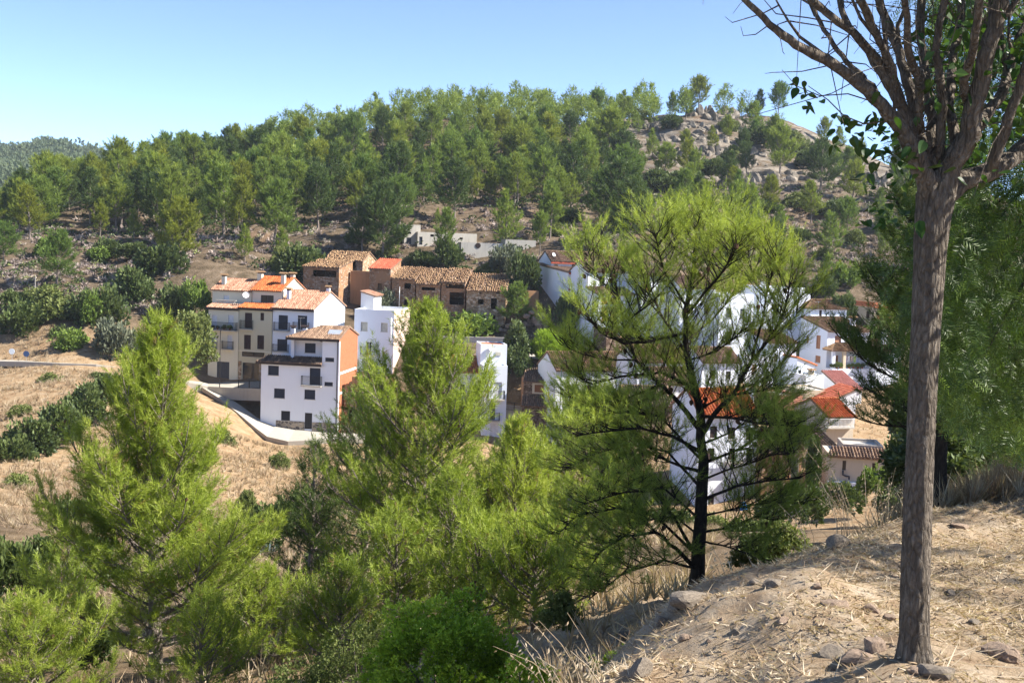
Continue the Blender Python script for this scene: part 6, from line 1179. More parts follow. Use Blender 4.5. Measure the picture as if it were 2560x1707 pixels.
# ------------------------------------------------------------------ the tree on the bank
def Q(px, py, Y=6.0): return Vector(pt(px, py, Y))
def bank_tree():
    b = Q(2290, 1652); zb = nz1(b.x, b.y); e = empty('broadleaf_tree', (b.x, b.y, zb)); tag(e, 'grey furrowed tree with pruned fan of bare limbs standing on the straw bank', 'tree', 'trees on the bank'); off = Vector((b.x, b.y, zb))
    rg = random.Random(4); tr = MB(); cl = []
    path = [(2288, 1700, 56), (2288, 1650, 52), (2286, 1600, 47), (2290, 1400, 45), (2297, 1200, 43.5), (2305, 1000, 43), (2316, 800, 45), (2326, 620, 49), (2333, 540, 54), (2340, 490, 58), (2346, 455, 50), (2352, 425, 30)]
    pts, rad = [], []
    for (a, c) in zip(path, path[1:]):
        for k in range(16): t = k / 16; pts.append(Q(a[0] + (c[0] - a[0]) * t, a[1] + (c[1] - a[1]) * t) - off); rad.append((a[2] + (c[2] - a[2]) * t) / F_PX * 4.6)
    # furrowed skin: ridged cross-section
    n = 72; k0 = len(tr.v); rn = [rg.uniform(-1, 1) for _ in range(n)]
    for i, (p, r) in enumerate(zip(pts, rad)):
        for j in range(n):
            t = 2 * math.pi * j / n; nv = mnoise.noise(Vector((math.cos(t) * 3.2, math.sin(t) * 3.2, p.z * 1.1))) * .06 + (.5 - abs(mnoise.noise(Vector((math.cos(t) * 7, math.sin(t) * 7, p.z * 5.5))))) * .1 + mnoise.noise(Vector((math.cos(t) * 4, math.sin(t) * 4, p.z * 14))) * .05
            fl = 1 + (.35 * max(0, 1 - (p.z + .15) / .3) * (1 + .5 * math.sin(5 * t))) * (1 if p.z < .2 else 0)
            rr = r * (1 + nv) * fl; tr.v.append((p.x + math.cos(t) * rr, p.y + math.sin(t) * rr, p.z))
    for i in range(len(pts) - 1):
        for j in range(n): a = k0 + i * n; tr.f.append((a + j, a + (j + 1) % n, a + n + (j + 1) % n, a + n + j)); tr.t.append(.5)
    o = link('trunk', with_mat(tr.mesh('trunk', smooth=True), BARK_MUL), None, e)
    tips = []
    def limb(pl, r0, r1, name='limb', dy=0.0, nn=10):
        m = MB(); ps = []; N = len(pl); rgl = random.Random(int(pl[-1][0] * 3 + pl[-1][1]))
        for i, (a, c) in enumerate(zip(pl, pl[1:])):
            for k in range(4):
                t = k / 4; f = (i + t) / (N - 1); ps.append(Q(a[0] + (c[0] - a[0]) * t + (rgl.uniform(-4, 4) if (k or i) else 0), a[1] + (c[1] - a[1]) * t, 6.0 + dy * f) - off)
        ps.append(Q(*pl[-1], 6.0 + dy) - off); M = len(ps); rr = [(r0 + (r1 - r0) * (i / (M - 1)) ** .6) / F_PX * 4.3 * (1 + rgl.uniform(-.07, .07)) for i in range(M)]; m.tube(ps, rr, nn, cap=True); m.build(name, BARK_MUL, e, smooth=True); tips.append((ps, rr)); return ps
    L = limb
    L([(2335, 520), (2312, 440), (2280, 370), (2235, 300), (2170, 225), (2085, 160), (1990, 112), (1925, 62), (1855, -5), (1800, -70)], 46, 6, dy=-.5)
    L([(2300, 390), (2255, 270), (2200, 160), (2130, 80), (2060, 30), (2000, -30), (1960, -90)], 24, 9, dy=-.2); L([(2240, 240), (2170, 130), (2110, 50), (2090, -40), (2075, -120)], 16, 8, dy=.2); L([(2255, 270), (2230, 170), (2190, 80), (2150, 0), (2130, -90)], 18, 9, dy=-.4)
    L([(2310, 400), (2290, 300), (2270, 200), (2240, 110), (2200, 20), (2180, -80)], 26, 13, dy=.3); L([(2300, 330), (2300, 220), (2270, 120), (2265, 20), (2240, -80)], 18, 10, dy=-.5); L([(2330, 420), (2330, 300), (2315, 180), (2300, 90), (2310, -60)], 22, 12, dy=.4)
    L([(2345, 500), (2390, 390), (2425, 335), (2440, 250), (2470, 130), (2500, 10), (2520, -100)], 46, 24, dy=-.3); L([(2395, 380), (2370, 270), (2380, 160), (2400, 40), (2410, -80)], 22, 13, dy=.5); L([(2430, 320), (2410, 200), (2440, 90), (2450, -60)], 18, 12, dy=-.6); L([(2430, 330), (2500, 240), (2540, 120), (2590, 0)], 26, 14, dy=.4); L([(2350, 400), (2360, 260), (2340, 130), (2360, 0), (2370, -80)], 18, 11, dy=-.2)
    L([(2340, 520), (2400, 455), (2470, 430), (2530, 395), (2600, 330), (2680, 240)], 42, 28, dy=.3); L([(2480, 425), (2520, 300), (2570, 160), (2640, 40)], 22, 14, dy=-.3); L([(2230, 290), (2180, 215), (2130, 170), (2080, 110), (2040, 40), (2020, -60)], 13, 7, dy=.4)
    # thinner branches between the limbs
    for k_ in range(46):
        ps, rr = tips[rg.randrange(len(tips))]; i = rg.randrange(len(ps) // 3, len(ps) - 3); p = ps[i]; d = (ps[i + 2] - ps[i]).normalized(); d = (d + Vector((rg.gauss(0, .45), rg.gauss(0, .35), rg.uniform(.1, .6)))).normalized(); l = rg.uniform(.35, .95); c = Vector((rg.gauss(0, .25), rg.gauss(0, .2), .25)); r0_ = min(rr[i] * .6, rg.uniform(.009, .017)); m = MB(); qs = [p + d * l * t + c * l * t * t * .5 + Vector((rg.gauss(0, .008), rg.gauss(0, .008), 0)) for t in (0, .2, .4, .6, .8, 1)]; m.tube(qs, [r0_ * (1 - .7 * t) for t in (0, .2, .4, .6, .8, 1)], 6, cap=False); m.build('branch', BARK_MUL, e, smooth=True); tips.append((qs, [r0_ * .5] * 6))
    # bare twigs
    tw = MB()
    for _ in range(330):
        ps, rr = rg.choice(tips); i = rg.randrange(min(3, len(ps) - 2), len(ps)); p = ps[i]; d = Vector((rg.gauss(-.1, 1), rg.gauss(0, .7), rg.gauss(.1, .7))).normalized(); l = rg.uniform(.12, .5); c = d + Vector((rg.gauss(0, .5), rg.gauss(0, .5), rg.gauss(0, .5))); tw.tube([p, p + d * l * .5, p + d * l * .5 + c * l * .4, p + d * l * .5 + c * l * .5 + Vector((0, 0, rg.uniform(-.1, .15)))], [.004, .003, .002, .0012], 4, cap=False)
    for pl in ([(2290, 330), (2200, 260), (2120, 235), (2050, 240), (1990, 215), (1955, 175)], [(2240, 300), (2160, 310), (2110, 290), (2070, 250), (2020, 215)], [(2190, 130), (2100, 60), (2020, 45), (1940, 35), (1910, 0)]): tw.tube([Q(x, y, 5.9) - off for x, y in pl], [.005, .004, .0035, .003, .002, .0015][:len(pl)], 5, cap=False)
    w_ = tw.build('twigs', BARK_MUL, e); w_['kind'] = 'stuff'
    # leaves that can be told apart hang at the fork; the mass of the crown is above and behind
    LM = []
    for k in range(4):
        m = MB(); n = 8; cu_ = .05 + .05 * k
        for sg in (-1, 1):
            prev = None
            for i in range(n + 1):
                t = i / n; wdt = .5 * math.sin(math.pi * t ** .7) ** .9 * (1 - .25 * t); mid = Vector((0, -cu_ * math.sin(2.2 * t), t)); ed = Vector((sg * wdt * .72, cu_ * 2.2 * wdt - cu_ * math.sin(2.2 * t), t + .05 * wdt))
                if prev: m.poly([prev[0], prev[1], ed, mid] if sg > 0 else [mid, ed, prev[1], prev[0]])
                prev = (mid, ed)
        me = m.mesh('leaf', smooth=True); me.materials.append(LEAFM); LM.append(me)
    n = 0
    spots = [(1990 + 50 * t + rg.gauss(0, 10), 205 + 75 * t + rg.gauss(0, 14)) for t in [i / 16 for i in range(16)]] + [(2110 + rg.uniform(-30, 150), 290 + rg.uniform(-20, 90)) for _ in range(60)] + [(2190 + rg.uniform(-40, 110), 380 + rg.uniform(-30, 190)) for _ in range(80)] + [(2240 + rg.uniform(-40, 310), 220 + rg.uniform(-200, 250)) for _ in range(110)]
    for (x, y) in spots:
        o = link('leaf', LM[n % 4], None, e); s = rg.uniform(.042, .08); o.location = Q(x, y, 6.0 + rg.uniform(-.35, .55)) - off; o.scale = (s, s, s); o.rotation_euler = (R(rg.uniform(85, 165)), rg.uniform(-.5, .5), rg.uniform(0, 6.28)); n += 1
    r = np.random.default_rng(6); N = 5500; c = np.array([[2.5, 6.2, 1.9], [1.6, 6.0, 2.3], [3.0, 6.6, 1.2], [2.9, 5.6, 2.4], [2.6, 6.9, 1.1]]); P = c[r.integers(0, 5, N)] + r.normal(0, .55, (N, 3)) * [1.2, 1, .7]; P[:, 2] = np.maximum(P[:, 2], .55 + .2 * r.random(N)); kk = P @ cf; qx = IW / 2 + F_PX * (P @ cr) / kk; qy = IH / 2 - F_PX * (P @ cu) / kk; P = P[(qy < -30) | (qx > 2330)]; N = len(P); P = P - np.array(off)
    link('crown', with_mat(scatter_mesh('crown', P, np.stack([r.normal(0, .8, N), r.normal(0, .8, N), r.normal(-.5, .5, N)], 1), r.uniform(.05, .085, N), np.clip(r.normal(.4, .2, N), 0, 1), [leaf_t(.4, .1), leaf_t(.45, .16)], 6), LEAFM), None, e)
LEAFM = tinted('broad_leaf', [(0.0, (0.035, 0.08, 0.014)), (1.0, (0.085, 0.16, 0.028))], .4, noise_amt=0.2, noise_scale=6, trans=.4, spec=.4)
bank_tree()
# weeping pepper tree behind it
def pepper():
    base = (6.6, 10.8); zb = g1(*base); e = empty('pepper_tree', (*base, zb)); tag(e, 'weeping tree with curtains of feathery dark green leaves behind the furrowed trunk', 'tree', 'trees on the bank'); rg = np.random.default_rng(12); off = np.array([*base, zb]); tk = MB()
    tk.tube([(0, 0, -.2), (.1, 0, 1.2), (-.1, .1, 2.6), (0, 0, 4.2), (.2, 0, 6)], [.28, .22, .18, .13, .05], 9)
    P, D, T, S = [], [], [], []
    for i in range(620):
        vis = i < 440
        if vis: wy = rg.uniform(8.4, 12.0); pxx = rg.uniform(2195, 2720); wx = pt(pxx, 700, wy)[0]; x, y = wx - base[0], wy - base[1]; z = rg.uniform(.9, 5.9)
        else:
            a = rg.uniform(0, 6.28); r = 3.4 * math.sqrt(rg.uniform(.02, 1)); x, y = r * math.cos(a), r * math.sin(a) * .85; z = 6.3 - .09 * r * r - rg.uniform(0, 2.6); wx, wy = base[0] + x, base[1] + y
        L = rg.uniform(.7, 1.5); px, py = proj((wx, wy, zb + z - L)); lim = np.interp(px, [2080, 2170, 2200, 2300, 2400, 2560, 3000], [0, 300, 880, 980, 1080, 1150, 1180])
        if py > lim: z += (py - lim) / F_PX * wy
        px2, _ = proj((wx, wy, zb + z))
        if px2 < (2330 if rg.random() < .9 else 2195) or wy < 8: continue
        if i % 6 == 0: tk.tube([(0, 0, 4.0), (x * .5, y * .5, max(z + .2, 4.2)), (x, y, z)], [.05, .03, .006], 5, cap=False)
        n = int(L / .042); sw = rg.normal(0, .1, 2)
        for k in range(n):
            s = k / n; c = np.array([x + sw[0] * s, y + sw[1] * s, z - L * s]); pd = rg.normal(size=3) * [1, 1, .2]; pd[2] -= 1.1; P.append(c); D.append(pd); T.append(.45 + .2 * rg.normal() + .15 * s); S.append(rg.uniform(.9, 1.35))
    lt = []
    for q in range(7):
        for sg in (-1, 1):
            b = np.array([0, 0, .02 + .017 * q]); d = np.array([sg * .9, .2 * ((q % 3) - 1), .55]); d /= np.linalg.norm(d); lt.append([b, b + d * .024 + [0, 0, .008], b + d * .058])
    tk.build('trunk', BARK_DARK, e, smooth=True); link('crown', with_mat(scatter_mesh('crown', P, D, S, np.clip(T, 0, 1), [np.array(lt)], 4), LEAF_PEP), None, e)
LEAF_PEP = tinted('pepper_leaf', [(0.0, (0.02, 0.042, 0.009)), (0.5, (0.058, 0.105, 0.02)), (1.0, (0.16, 0.235, 0.045))], .45, noise_amt=0, trans=.35, spec=.35)
pepper()
# ------------------------------------------------------------------ straw, stones and stalks on the bank
r_ = np.random.default_rng(21)
def straw_field(n, x0, x1, y0, y1, flat=True):
    X = r_.uniform(x0, x1, n); Y = r_.uniform(y0, y1, n) ** 1.0; Z = near_z(X, Y); return np.stack([X, Y, Z], 1)
# lying stalks: thin strips
P = straw_field(24000, -1.0, 9.0, 4.2, 17.5); dens = np.sin(P[:, 0] * 2.1 + np.sin(P[:, 1] * 1.7)) + np.sin(P[:, 1] * 2.9 + P[:, 0]) + r_.normal(0, 1.0, len(P)); P = P[dens > -.5]; N = len(P)
az = r_.normal(.35, .9, N); D = np.stack([np.cos(az), np.sin(az), r_.normal(.05, .22, N)], 1); P[:, 2] += .008
strip = np.array([[(-.5, 0, 0), (.5, 0, 0), (.5, .012, .5)], [(-.5, 0, 0), (.5, .012, .5), (-.5, .012, .5)], [(-.5, .012, .5), (.5, .012, .5), (0, 0, 1)]], float); strip[..., 0] *= .022
tag(link('straw_litter', scatter_mesh('straw_litter', P, D, r_.uniform(.05, .3, N), np.clip(r_.normal(.68, .25, N), 0, 1), [strip], 2), STRAW), 'dry cut straw lying over the bank', 'straw', kind='stuff')
P = straw_field(170000, -.8, 8.6, 4.2, 16.5); m = (np.sin(P[:, 0] * 2.3 + 1.3 * np.sin(P[:, 1] * 1.9)) + np.sin(P[:, 1] * 3.1 - P[:, 0]) + r_.normal(0, 1.0, len(P))) > -.7; P = P[m]; N = len(P); P[:, 2] += .004; az = r_.uniform(0, 6.28, N)
chip = np.array([[(-.5, 0, 0), (.5, .05, .1), (.1, .02, 1)]], float); chip[..., 0] *= .16
tag(link('chaff', scatter_mesh('chaff', P, np.stack([np.cos(az), np.sin(az), np.abs(r_.normal(.05, .35, N))], 1), r_.uniform(.02, .085, N), np.clip(r_.normal(.55, .3, N), 0, 1), [chip], 7), STRAW), 'fine dry chaff matting the bank', 'straw', kind='stuff')
P = straw_field(18000, -.8, 9, 4.2, 17.5); m = (np.sin(P[:, 0] * 3.3) * np.sin(P[:, 1] * 2.6) + r_.normal(0, .6, len(P))) > .15; P = P[m]; N = len(P)
tag(link('grass_stubble', scatter_mesh('grass_stubble', P, np.stack([r_.normal(0, .35, N), r_.normal(0, .35, N), np.ones(N)], 1), r_.uniform(.25, .8, N), np.clip(r_.normal(.5, .25, N), 0, 1), [tmpl_brush(400 + k, 7, .01, .085, .005, 15, 70) for k in range(3)], 3), STRAW), 'short dry stubble on the bank', 'stubble', kind='stuff')
ROCK = rubble('limestone', (0.3, 0.25, 0.2), (0.46, 0.4, 0.33), (0.3, 0.25, 0.2), 1.3, .03)
ROCKM = plain('grey_limestone', (0.225, 0.188, 0.150), .95, .45, 7, bmp=.04); ROCKP = plain('pale_pink_stone', (0.315, 0.232, 0.173), .95, .45, 7, bmp=.04); CLIFF = plain('cliff_limestone', (0.2, 0.172, 0.14), .95, .6, .7, bmp=.2)
def rock_mesh(seed, sub=3, box=.55):
    import bmesh
    bm = bmesh.new(); bmesh.ops.create_icosphere(bm, subdivisions=sub, radius=1); o = Vector((seed * 7.3, seed * 1.9, seed * 3.1)); rg = random.Random(seed)
    planes = [(Vector((rg.gauss(0, 1), rg.gauss(0, 1), rg.gauss(0, 1))).normalized(), rg.uniform(.45, .85)) for _ in range(9)]
    for v in bm.verts:
        for n, d in planes:
            k = v.co.dot(n)
            if k > d: v.co -= n * (k - d) * .93
        v.co *= 1 + .13 * mnoise.noise(v.co * 1.8 + o) + .06 * mnoise.noise(v.co * 5 + o)
    me = bpy.data.meshes.new('rock'); bm.to_mesh(me); bm.free(); return me
RM = [rock_mesh(s) for s in range(1, 9)]
RMG = []; RMP = []
for m in RM: a = m.copy(); a.materials.append(ROCKM); RMG.append(a); b = m.copy(); b.materials.append(ROCKP); RMP.append(b)
rg = random.Random(8)
def rock(px, py, w_, h_, label, pale=False, k=0, group='stones on the bank', sink=.42):
    g = None; d = ray(px, py)
    for Y in np.arange(3.5, 18, .03):
        if d[2] * Y < nz1(d[0] * Y, Y): g = (d[0] * Y, Y); break
    if g is None: return
    s = g[1] / F_PX; o = link('rock', (RMP if pale else RMG)[k % 8]); o.scale = (w_ * .56 * s, w_ * .5 * s, h_ * .62 * s); o.location = (g[0], g[1] + w_ * .2 * s, nz1(g[0], g[1]) + h_ * (.5 - sink) * s * .8); o.rotation_euler = (rg.uniform(-.2, .2), rg.uniform(-.2, .2), rg.uniform(0, 6.28)); tag(o, label, 'stone', group)
for i, a in enumerate([(1730, 1512, 135, 42, 'long flat slab on the lip of the bank below the forked pine', False), (1690, 1528, 60, 34, 'boulder end wedged beside the long slab', False), (1935, 1468, 60, 28, 'triangular stone near the lip of the bank', False), (1890, 1460, 30, 20, 'small stone behind the triangular one', False), (2190, 1628, 62, 70, 'tilted brown stone beside the furrowed trunk', True), (2080, 1640, 80, 34, 'flat dark stone with a shadowed face before the tilted one', False), (2150, 1655, 110, 34, 'long half-buried stone against the trunk foot', True), (2345, 1695, 95, 60, 'rough rock at the foot of the trunk', False), (2505, 1650, 95, 50, 'white-topped rock in the straw beyond the trunk', True), (2290, 1690, 50, 25, 'pale flat stone next to the trunk foot', True), (1490, 1690, 70, 50, 'pale rock on the lower edge of the bank', True), (1600, 1690, 70, 60, 'angular grey rock in the straw on the lower edge', False), (1445, 1705, 40, 35, 'small pale stone beside the lower edge rock', True), (2090, 1518, 85, 22, 'flat pinkish slab in the middle of the straw', True), (2180, 1530, 50, 24, 'broken stone beside the pinkish slab', True), (2230, 1550, 40, 22, 'small white stone beside the broken one', True), (2380, 1490, 40, 20, 'brown clod in the straw beyond the trunk', False), (2530, 1402, 35, 18, 'loose brown stone at the upper straw', False), (2100, 1365, 60, 40, 'weathered boulder at the top lip beside the oat grass', False), (2230, 1375, 60, 20, 'shaded flat stone at the top lip', False), (2400, 1318, 50, 15, 'pale slab on the shaded upper bank', True), (1960, 1560, 40, 16, 'thin straw-coloured slab in mid bank', True), (1840, 1590, 30, 22, 'grey lump in the middle of the bank', False), (1715, 1600, 40, 30, 'stone shard on the lower bank', True), (1560, 1600, 45, 30, 'grey stone on the steep edge', False), (2045, 1470, 30, 16, 'small shard near the trunk shadow', True), (1650, 1560, 40, 30, 'brown stone on the steep edge below the slab', False), (2440, 1560, 30, 16, 'small brown pebble-stone in the open straw', False)]): rock(*a, k=i)
# gravel and pebbles nobody would count
P = straw_field(9000, -.8, 9, 4.2, 17); q = np.array([[(-.5, -.4, 0), (.5, -.3, 0), (.1, .1, .55)], [(.5, -.3, 0), (.3, .5, 0), (.1, .1, .55)], [(.3, .5, 0), (-.4, .4, 0), (.1, .1, .55)], [(-.4, .4, 0), (-.5, -.4, 0), (.1, .1, .55)]], float); N = len(P); P[:, 2] -= .004
GRAV = tinted('gravel', [(0, (0.126, 0.091, 0.070)), (.5, (0.252, 0.196, 0.154)), (1, (0.385, 0.329, 0.280))], .95, noise_amt=.3, noise_scale=30)
tag(link('gravel', scatter_mesh('gravel', P, np.tile([0, 0, 1.0], (N, 1)) + r_.normal(0, .15, (N, 3)), np.abs(r_.normal(0, .014, N)) + .007, np.clip(r_.normal(.5, .25, N), 0, 1), [q], 4, tjit=.05), GRAV), 'small stones and gravel in the straw', 'gravel', kind='stuff')
# tall oat stalks and dry grass tufts at the lip
OAT = STRAW
def oat(px, py, Y, n, h, spread, label, seed, lean=(-.25, 0)):
    g = pt(px, py, Y); z = nz1(g[0], g[1]); e = empty('oat_grass', (g[0], g[1], z - .03)); tag(e, label, 'grass', 'dry grass on the lip'); rg2 = random.Random(seed); V, T = [], []
    mb = MB()
    for i in range(n):
        hh = h * rg2.uniform(.45, 1.05); dx, dy = lean[0] * hh + rg2.gauss(0, spread) * hh, rg2.gauss(0, spread) * hh; b0 = Vector((rg2.gauss(0, .07), rg2.gauss(0, .07), 0)); ps = [b0 + Vector((dx * t * t, dy * t * t, hh * t)) for t in (0, .35, .7, 1)]; mb.tv = rg2.uniform(.4, .9); mb.tube(ps, [.004, .0032, .0025, .0014], 4, cap=False)
        for k in range(9):
            t = .6 + .4 * k / 9; p = Vector((dx * t * t, dy * t * t, hh * t)) + b0; d = Vector((rg2.gauss(-.3, .5), rg2.gauss(0, .5), -.6)).normalized(); c = p + d * .03; sdv = d.cross(Vector((rg2.gauss(0, 1), 1, 0))).normalized() * .006; mb.poly([c, c + d * .014 + sdv, c + d * .036, c + d * .014 - sdv]); mb.poly([p, p + Vector((.001, 0, .001)), c])
    mb.build('stalks', OAT, e, tint=True)['kind'] = 'stuff'
oat(2125, 1345, 12.2, 16, 1.05, .16, 'tall oat stalks with drooping heads on the lip of the bank', 1, (-.35, 0)); oat(2190, 1330, 12.6, 10, .75, .15, 'shorter oat stalks beside the tall ones', 2, (.05, 0)); oat(2030, 1350, 11.9, 5, .6, .3, 'thin bent stalks on the lip beneath the forked pine', 3, (-.5, 0)); oat(1450, 1690, 7.0, 9, .45, .3, 'dry stalks at the lower corner of the bank', 4, (-.4, 0)); oat(1395, 1720, 7.2, 8, .5, .35, 'dry reddish stalks over the vivid bush', 5, (-.6, .1)); oat(1830, 1480, 10, 4, .5, .3, 'few bent stalks beside the long slab', 6, (-.3, 0)); oat(2275, 1270, 14.0, 10, .6, .2, 'dry stalks behind the trunk', 8, (-.2, 0))
def tufts(name, label, pts, sc, seed, mat=STRAW, tm=None):
    r = np.random.default_rng(seed); pts = np.asarray(pts); N = len(pts); tm = tm or [tmpl_brush(600 + k, 12, .05, .5, .022, 8, 50) for k in range(3)]
    return tag(link(name, scatter_mesh(name, pts, np.stack([r.normal(0, .25, N), r.normal(0, .25, N), np.ones(N)], 1), r.uniform(.6, 1.25, N) * sc, np.clip(r.normal(.5, .22, N), 0, 1), tm, seed), mat), label, 'grass', kind='stuff')
X = r_.uniform(5.0, 10, 900); Y = r_.uniform(14.8, 18.6, 900); tufts('dry_grass', 'tall dry grass on the upper end of the bank', np.stack([X, Y, near_z(X, Y)], 1), 1.0, 9)
# golden grass over the far banks
pts = []
rg3 = np.random.default_rng(31); X = rg3.uniform(-68, -12, 30000); Y = rg3.uniform(72, 150, 30000); Z = gz(X, Y); k = Y * cf[1] + Z * cf[2]; PX = IW / 2 + F_PX * (X * cr[0] + Y * cr[1] + Z * cr[2]) / k
pat = np.sin(X * .5 + np.sin(Y * .3)) + np.sin(Y * .7 + X * .2) + rg3.normal(0, .9, len(X)); ok = (pat > -.4) & ~((PX > 500) & (Y > 128)) & ~((PX > 150) & (Y > 133)) & (Y < 146)
tufts('bank_grass', 'golden dry grass over the banks below the village', np.stack([X, Y, Z], 1)[ok][:10000], 1.0, 10, tm=[tmpl_brush(620 + k, 9, .05, .55, .05, 8, 55) for k in range(3)])
X = rg3.uniform(-10, 60, 14000); Y = rg3.uniform(88, 166, 14000); Z = gz(X, Y); ok = rg3.random(14000) < .5; tufts('lane_grass', 'dry grass between the lower houses', np.stack([X, Y, Z], 1)[ok], .7, 11, tm=[tmpl_brush(630 + k, 8, .05, .5, .05, 8, 55) for k in range(2)])
X = rg3.uniform(-34, 16, 22000); Y = rg3.uniform(9.5, 88, 22000); Z = gz(X, Y); ok = (X < 1 + .2 * (Y - 8)) & (X > -.5 * Y) & (np.sin(X * .9) + np.sin(Y * .6 + X * .4) + rg3.normal(0, .8, 22000) > -.3); tufts('slope_grass', 'reddish dry grass on the shaded near slope', np.stack([X, Y, Z], 1)[ok], .9, 12, tm=[tmpl_brush(640 + k, 8, .04, .5, .035, 8, 62) for k in range(3)])
# rock ledges on the hill
def crag_mesh(seed):
    rg = random.Random(seed); V, Fc = [], []
    for i in range(7):
        m = rock_mesh(seed * 11 + i, 2); sx, sy, sz = rg.uniform(.2, .45), rg.uniform(.35, .7), rg.uniform(.35, .85); cx = -1 + 2 * (i + rg.random()) / 7; M = Matrix.Translation((cx, rg.uniform(-.2, .3), rg.uniform(-.45, .1))) @ Matrix.Rotation(rg.uniform(-.35, .35), 4, 'Y') @ Matrix.Rotation(rg.uniform(-.3, .3), 4, 'X') @ Matrix.Diagonal((sx, sy, sz, 1)); k = len(V)
        V += [tuple(M @ v.co) for v in m.vertices]; Fc += [tuple(k + j for j in p.vertices) for p in m.polygons]; bpy.data.meshes.remove(m)
    me = bpy.data.meshes.new('rock_outcrop'); me.from_pydata(V, [], Fc); me.update(); return me
CL = [crag_mesh(s) for s in range(20, 28)]
for m in CL: m.materials.append(CLIFF)
def crag(px, py, w_, h_, k, tilt=0):
    g = ground_hit(px, py)
    if g is None: return
    s = g[1] / F_PX; o = link('rock_outcrop', CL[k % 8]); o.scale = (w_ * .75 * s, max(1.6, w_ * .4 * s), h_ * .62 * s); o.location = (g[0], g[1] + 1.2, g[2] + h_ * .08 * s); o.rotation_euler = (rg.uniform(-.12, .12), rg.uniform(-.12, .12) + tilt, rg.uniform(-.4, .4)); tag(o, CRL[k % 4], 'rock', 'limestone ledges on the hill')
CRL = ['blocky grey limestone ledge breaking out of the hilltop', 'fissured pale limestone block on the upper slope', 'low weathered limestone shelf in the scrub', 'jagged grey limestone knob among the pines']
rows = [((1740, 295), (1850, 300), 9, 26, 40), ((1530, 310), (1660, 320), 8, 24, 26), ((1490, 345), (1560, 350), 5, 26, 22), ((1660, 360), (1800, 350), 9, 28, 26), ((1680, 390), (1900, 385), 13, 30, 30), ((1660, 405), (1760, 412), 7, 26, 26), ((1740, 430), (1900, 420), 9, 34, 32), ((1780, 460), (2000, 450), 11, 36, 30), ((1980, 380), (2090, 400), 8, 26, 26), ((2080, 385), (2180, 450), 10, 34, 30), ((2150, 450), (2230, 470), 6, 30, 30), ((1640, 470), (1700, 480), 4, 28, 18), ((1980, 470), (2060, 480), 5, 26, 18), ((1420, 330), (1500, 345), 6, 20, 16), ((1860, 310), (1980, 335), 9, 24, 22), ((1700, 325), (1830, 335), 9, 24, 20)]
k = 0
for (a, b, n, w_, h_) in rows:
    for i in range(n):
        t = (i + rg.uniform(.1, .9)) / n; crag(a[0] + (b[0] - a[0]) * t, a[1] + (b[1] - a[1]) * t + rg.uniform(-7, 7), w_ * 1.3 * rg.uniform(.7, 1.6), h_ * 1.35 * rg.uniform(.7, 1.4), k); k += 1
for (px, py, w_, h_) in [(2100, 645, 40, 24), (1925, 595, 30, 14), (780, 575, 40, 16), (735, 590, 30, 14), (1070, 640, 30, 16), (1160, 695, 26, 12), (1345, 700, 40, 26), (372, 550, 14, 34), (60, 615, 36, 14), (880, 585, 20, 24), (875, 850, 18, 22)]: crag(px, py, w_, h_, k); k += 1
# rubble heap by the roofless wall
for i in range(34):
    px = rg.gauss(1335, 28); py = 815 - rg.random() * 35 + abs(px - 1330) * .35; p = pt(px, py, 157.5 + rg.uniform(-1, 1)); o = link('rubble_stone', RMP[i % 8]); s = rg.uniform(.25, .8); o.scale = (s, s * .8, s * .7); o.location = p; o.rotation_euler = (rg.uniform(0, 3), 0, rg.uniform(0, 6)); tag(o, 'tumbled stone in the rubble heap below the roofless wall', 'stone', 'rubble heap')
# ------------------------------------------------------------------ roads and walls
LANE = plaster('lane_concrete', (0.394, 0.360, 0.306), (0.204, 0.177, 0.136), .5, .8)
def ribbon(name, edge_a, edge_b, mat, label=None, thick=.25, kind='structure'):
    """slab between two rows of points"""
    mb = MB(); A = [Vector(p) for p in edge_a]; B = [Vector(p) for p in edge_b]; dn = Vector((0, 0, -thick))
    for i in range(len(A) - 1):
        mb.poly([A[i], A[i + 1], B[i + 1], B[i]]); mb.poly([A[i] + dn, A[i + 1] + dn, A[i + 1], A[i]]); mb.poly([B[i], B[i + 1], B[i + 1] + dn, B[i] + dn])
    o = mb.build(name, mat); tag(o, label, None, None, kind); return o
ribbon('lane', [pt(*p) for p in [(520, 962, 145.5), (560, 984, 143.5), (600, 1012, 140.6), (645, 1045, 138.9), (690, 1063, 138.3), (740, 1072, 137.9), (800, 1078, 137.4), (846, 1081, 137.0), (930, 1084, 136.4)]], [pt(*p) for p in [(505, 968, 142), (545, 993, 140), (590, 1028, 137.2), (640, 1070, 134), (668, 1091, 131.8), (720, 1103, 130.2), (790, 1100, 130.6), (860, 1098, 131.8), (930, 1096, 132.5)]], LANE, thick=.5)
ribbon('street', [pt(*p) for p in [(440, 938, 146), (520, 954, 147), (600, 954, 145.6), (690, 953, 144)]], [pt(*p) for p in [(430, 948, 141), (520, 966, 142.5), (600, 970, 141), (660, 972, 140)]], LANE, thick=1.5)
ribbon('road', [pt(*p) for p in [(-40, 897, 141), (60, 899, 140), (150, 903, 139), (240, 906, 139), (330, 915, 140.5), (440, 938, 146)]], [pt(*p) for p in [(-40, 902, 137), (60, 904, 136), (150, 908, 135), (240, 911, 135), (330, 922, 136.5), (430, 948, 141)]], LANE, thick=.6)
ribbon('upper_road', [pt(*p) for p in [(1040, 872, 153.5), (1150, 876, 152.5), (1300, 882, 151.5), (1420, 888, 150.5), (1490, 892, 150)]], [pt(*p) for p in [(1040, 885, 149), (1150, 889, 148), (1300, 896, 147), (1420, 903, 146), (1490, 907, 146)]], LANE, thick=1.2)
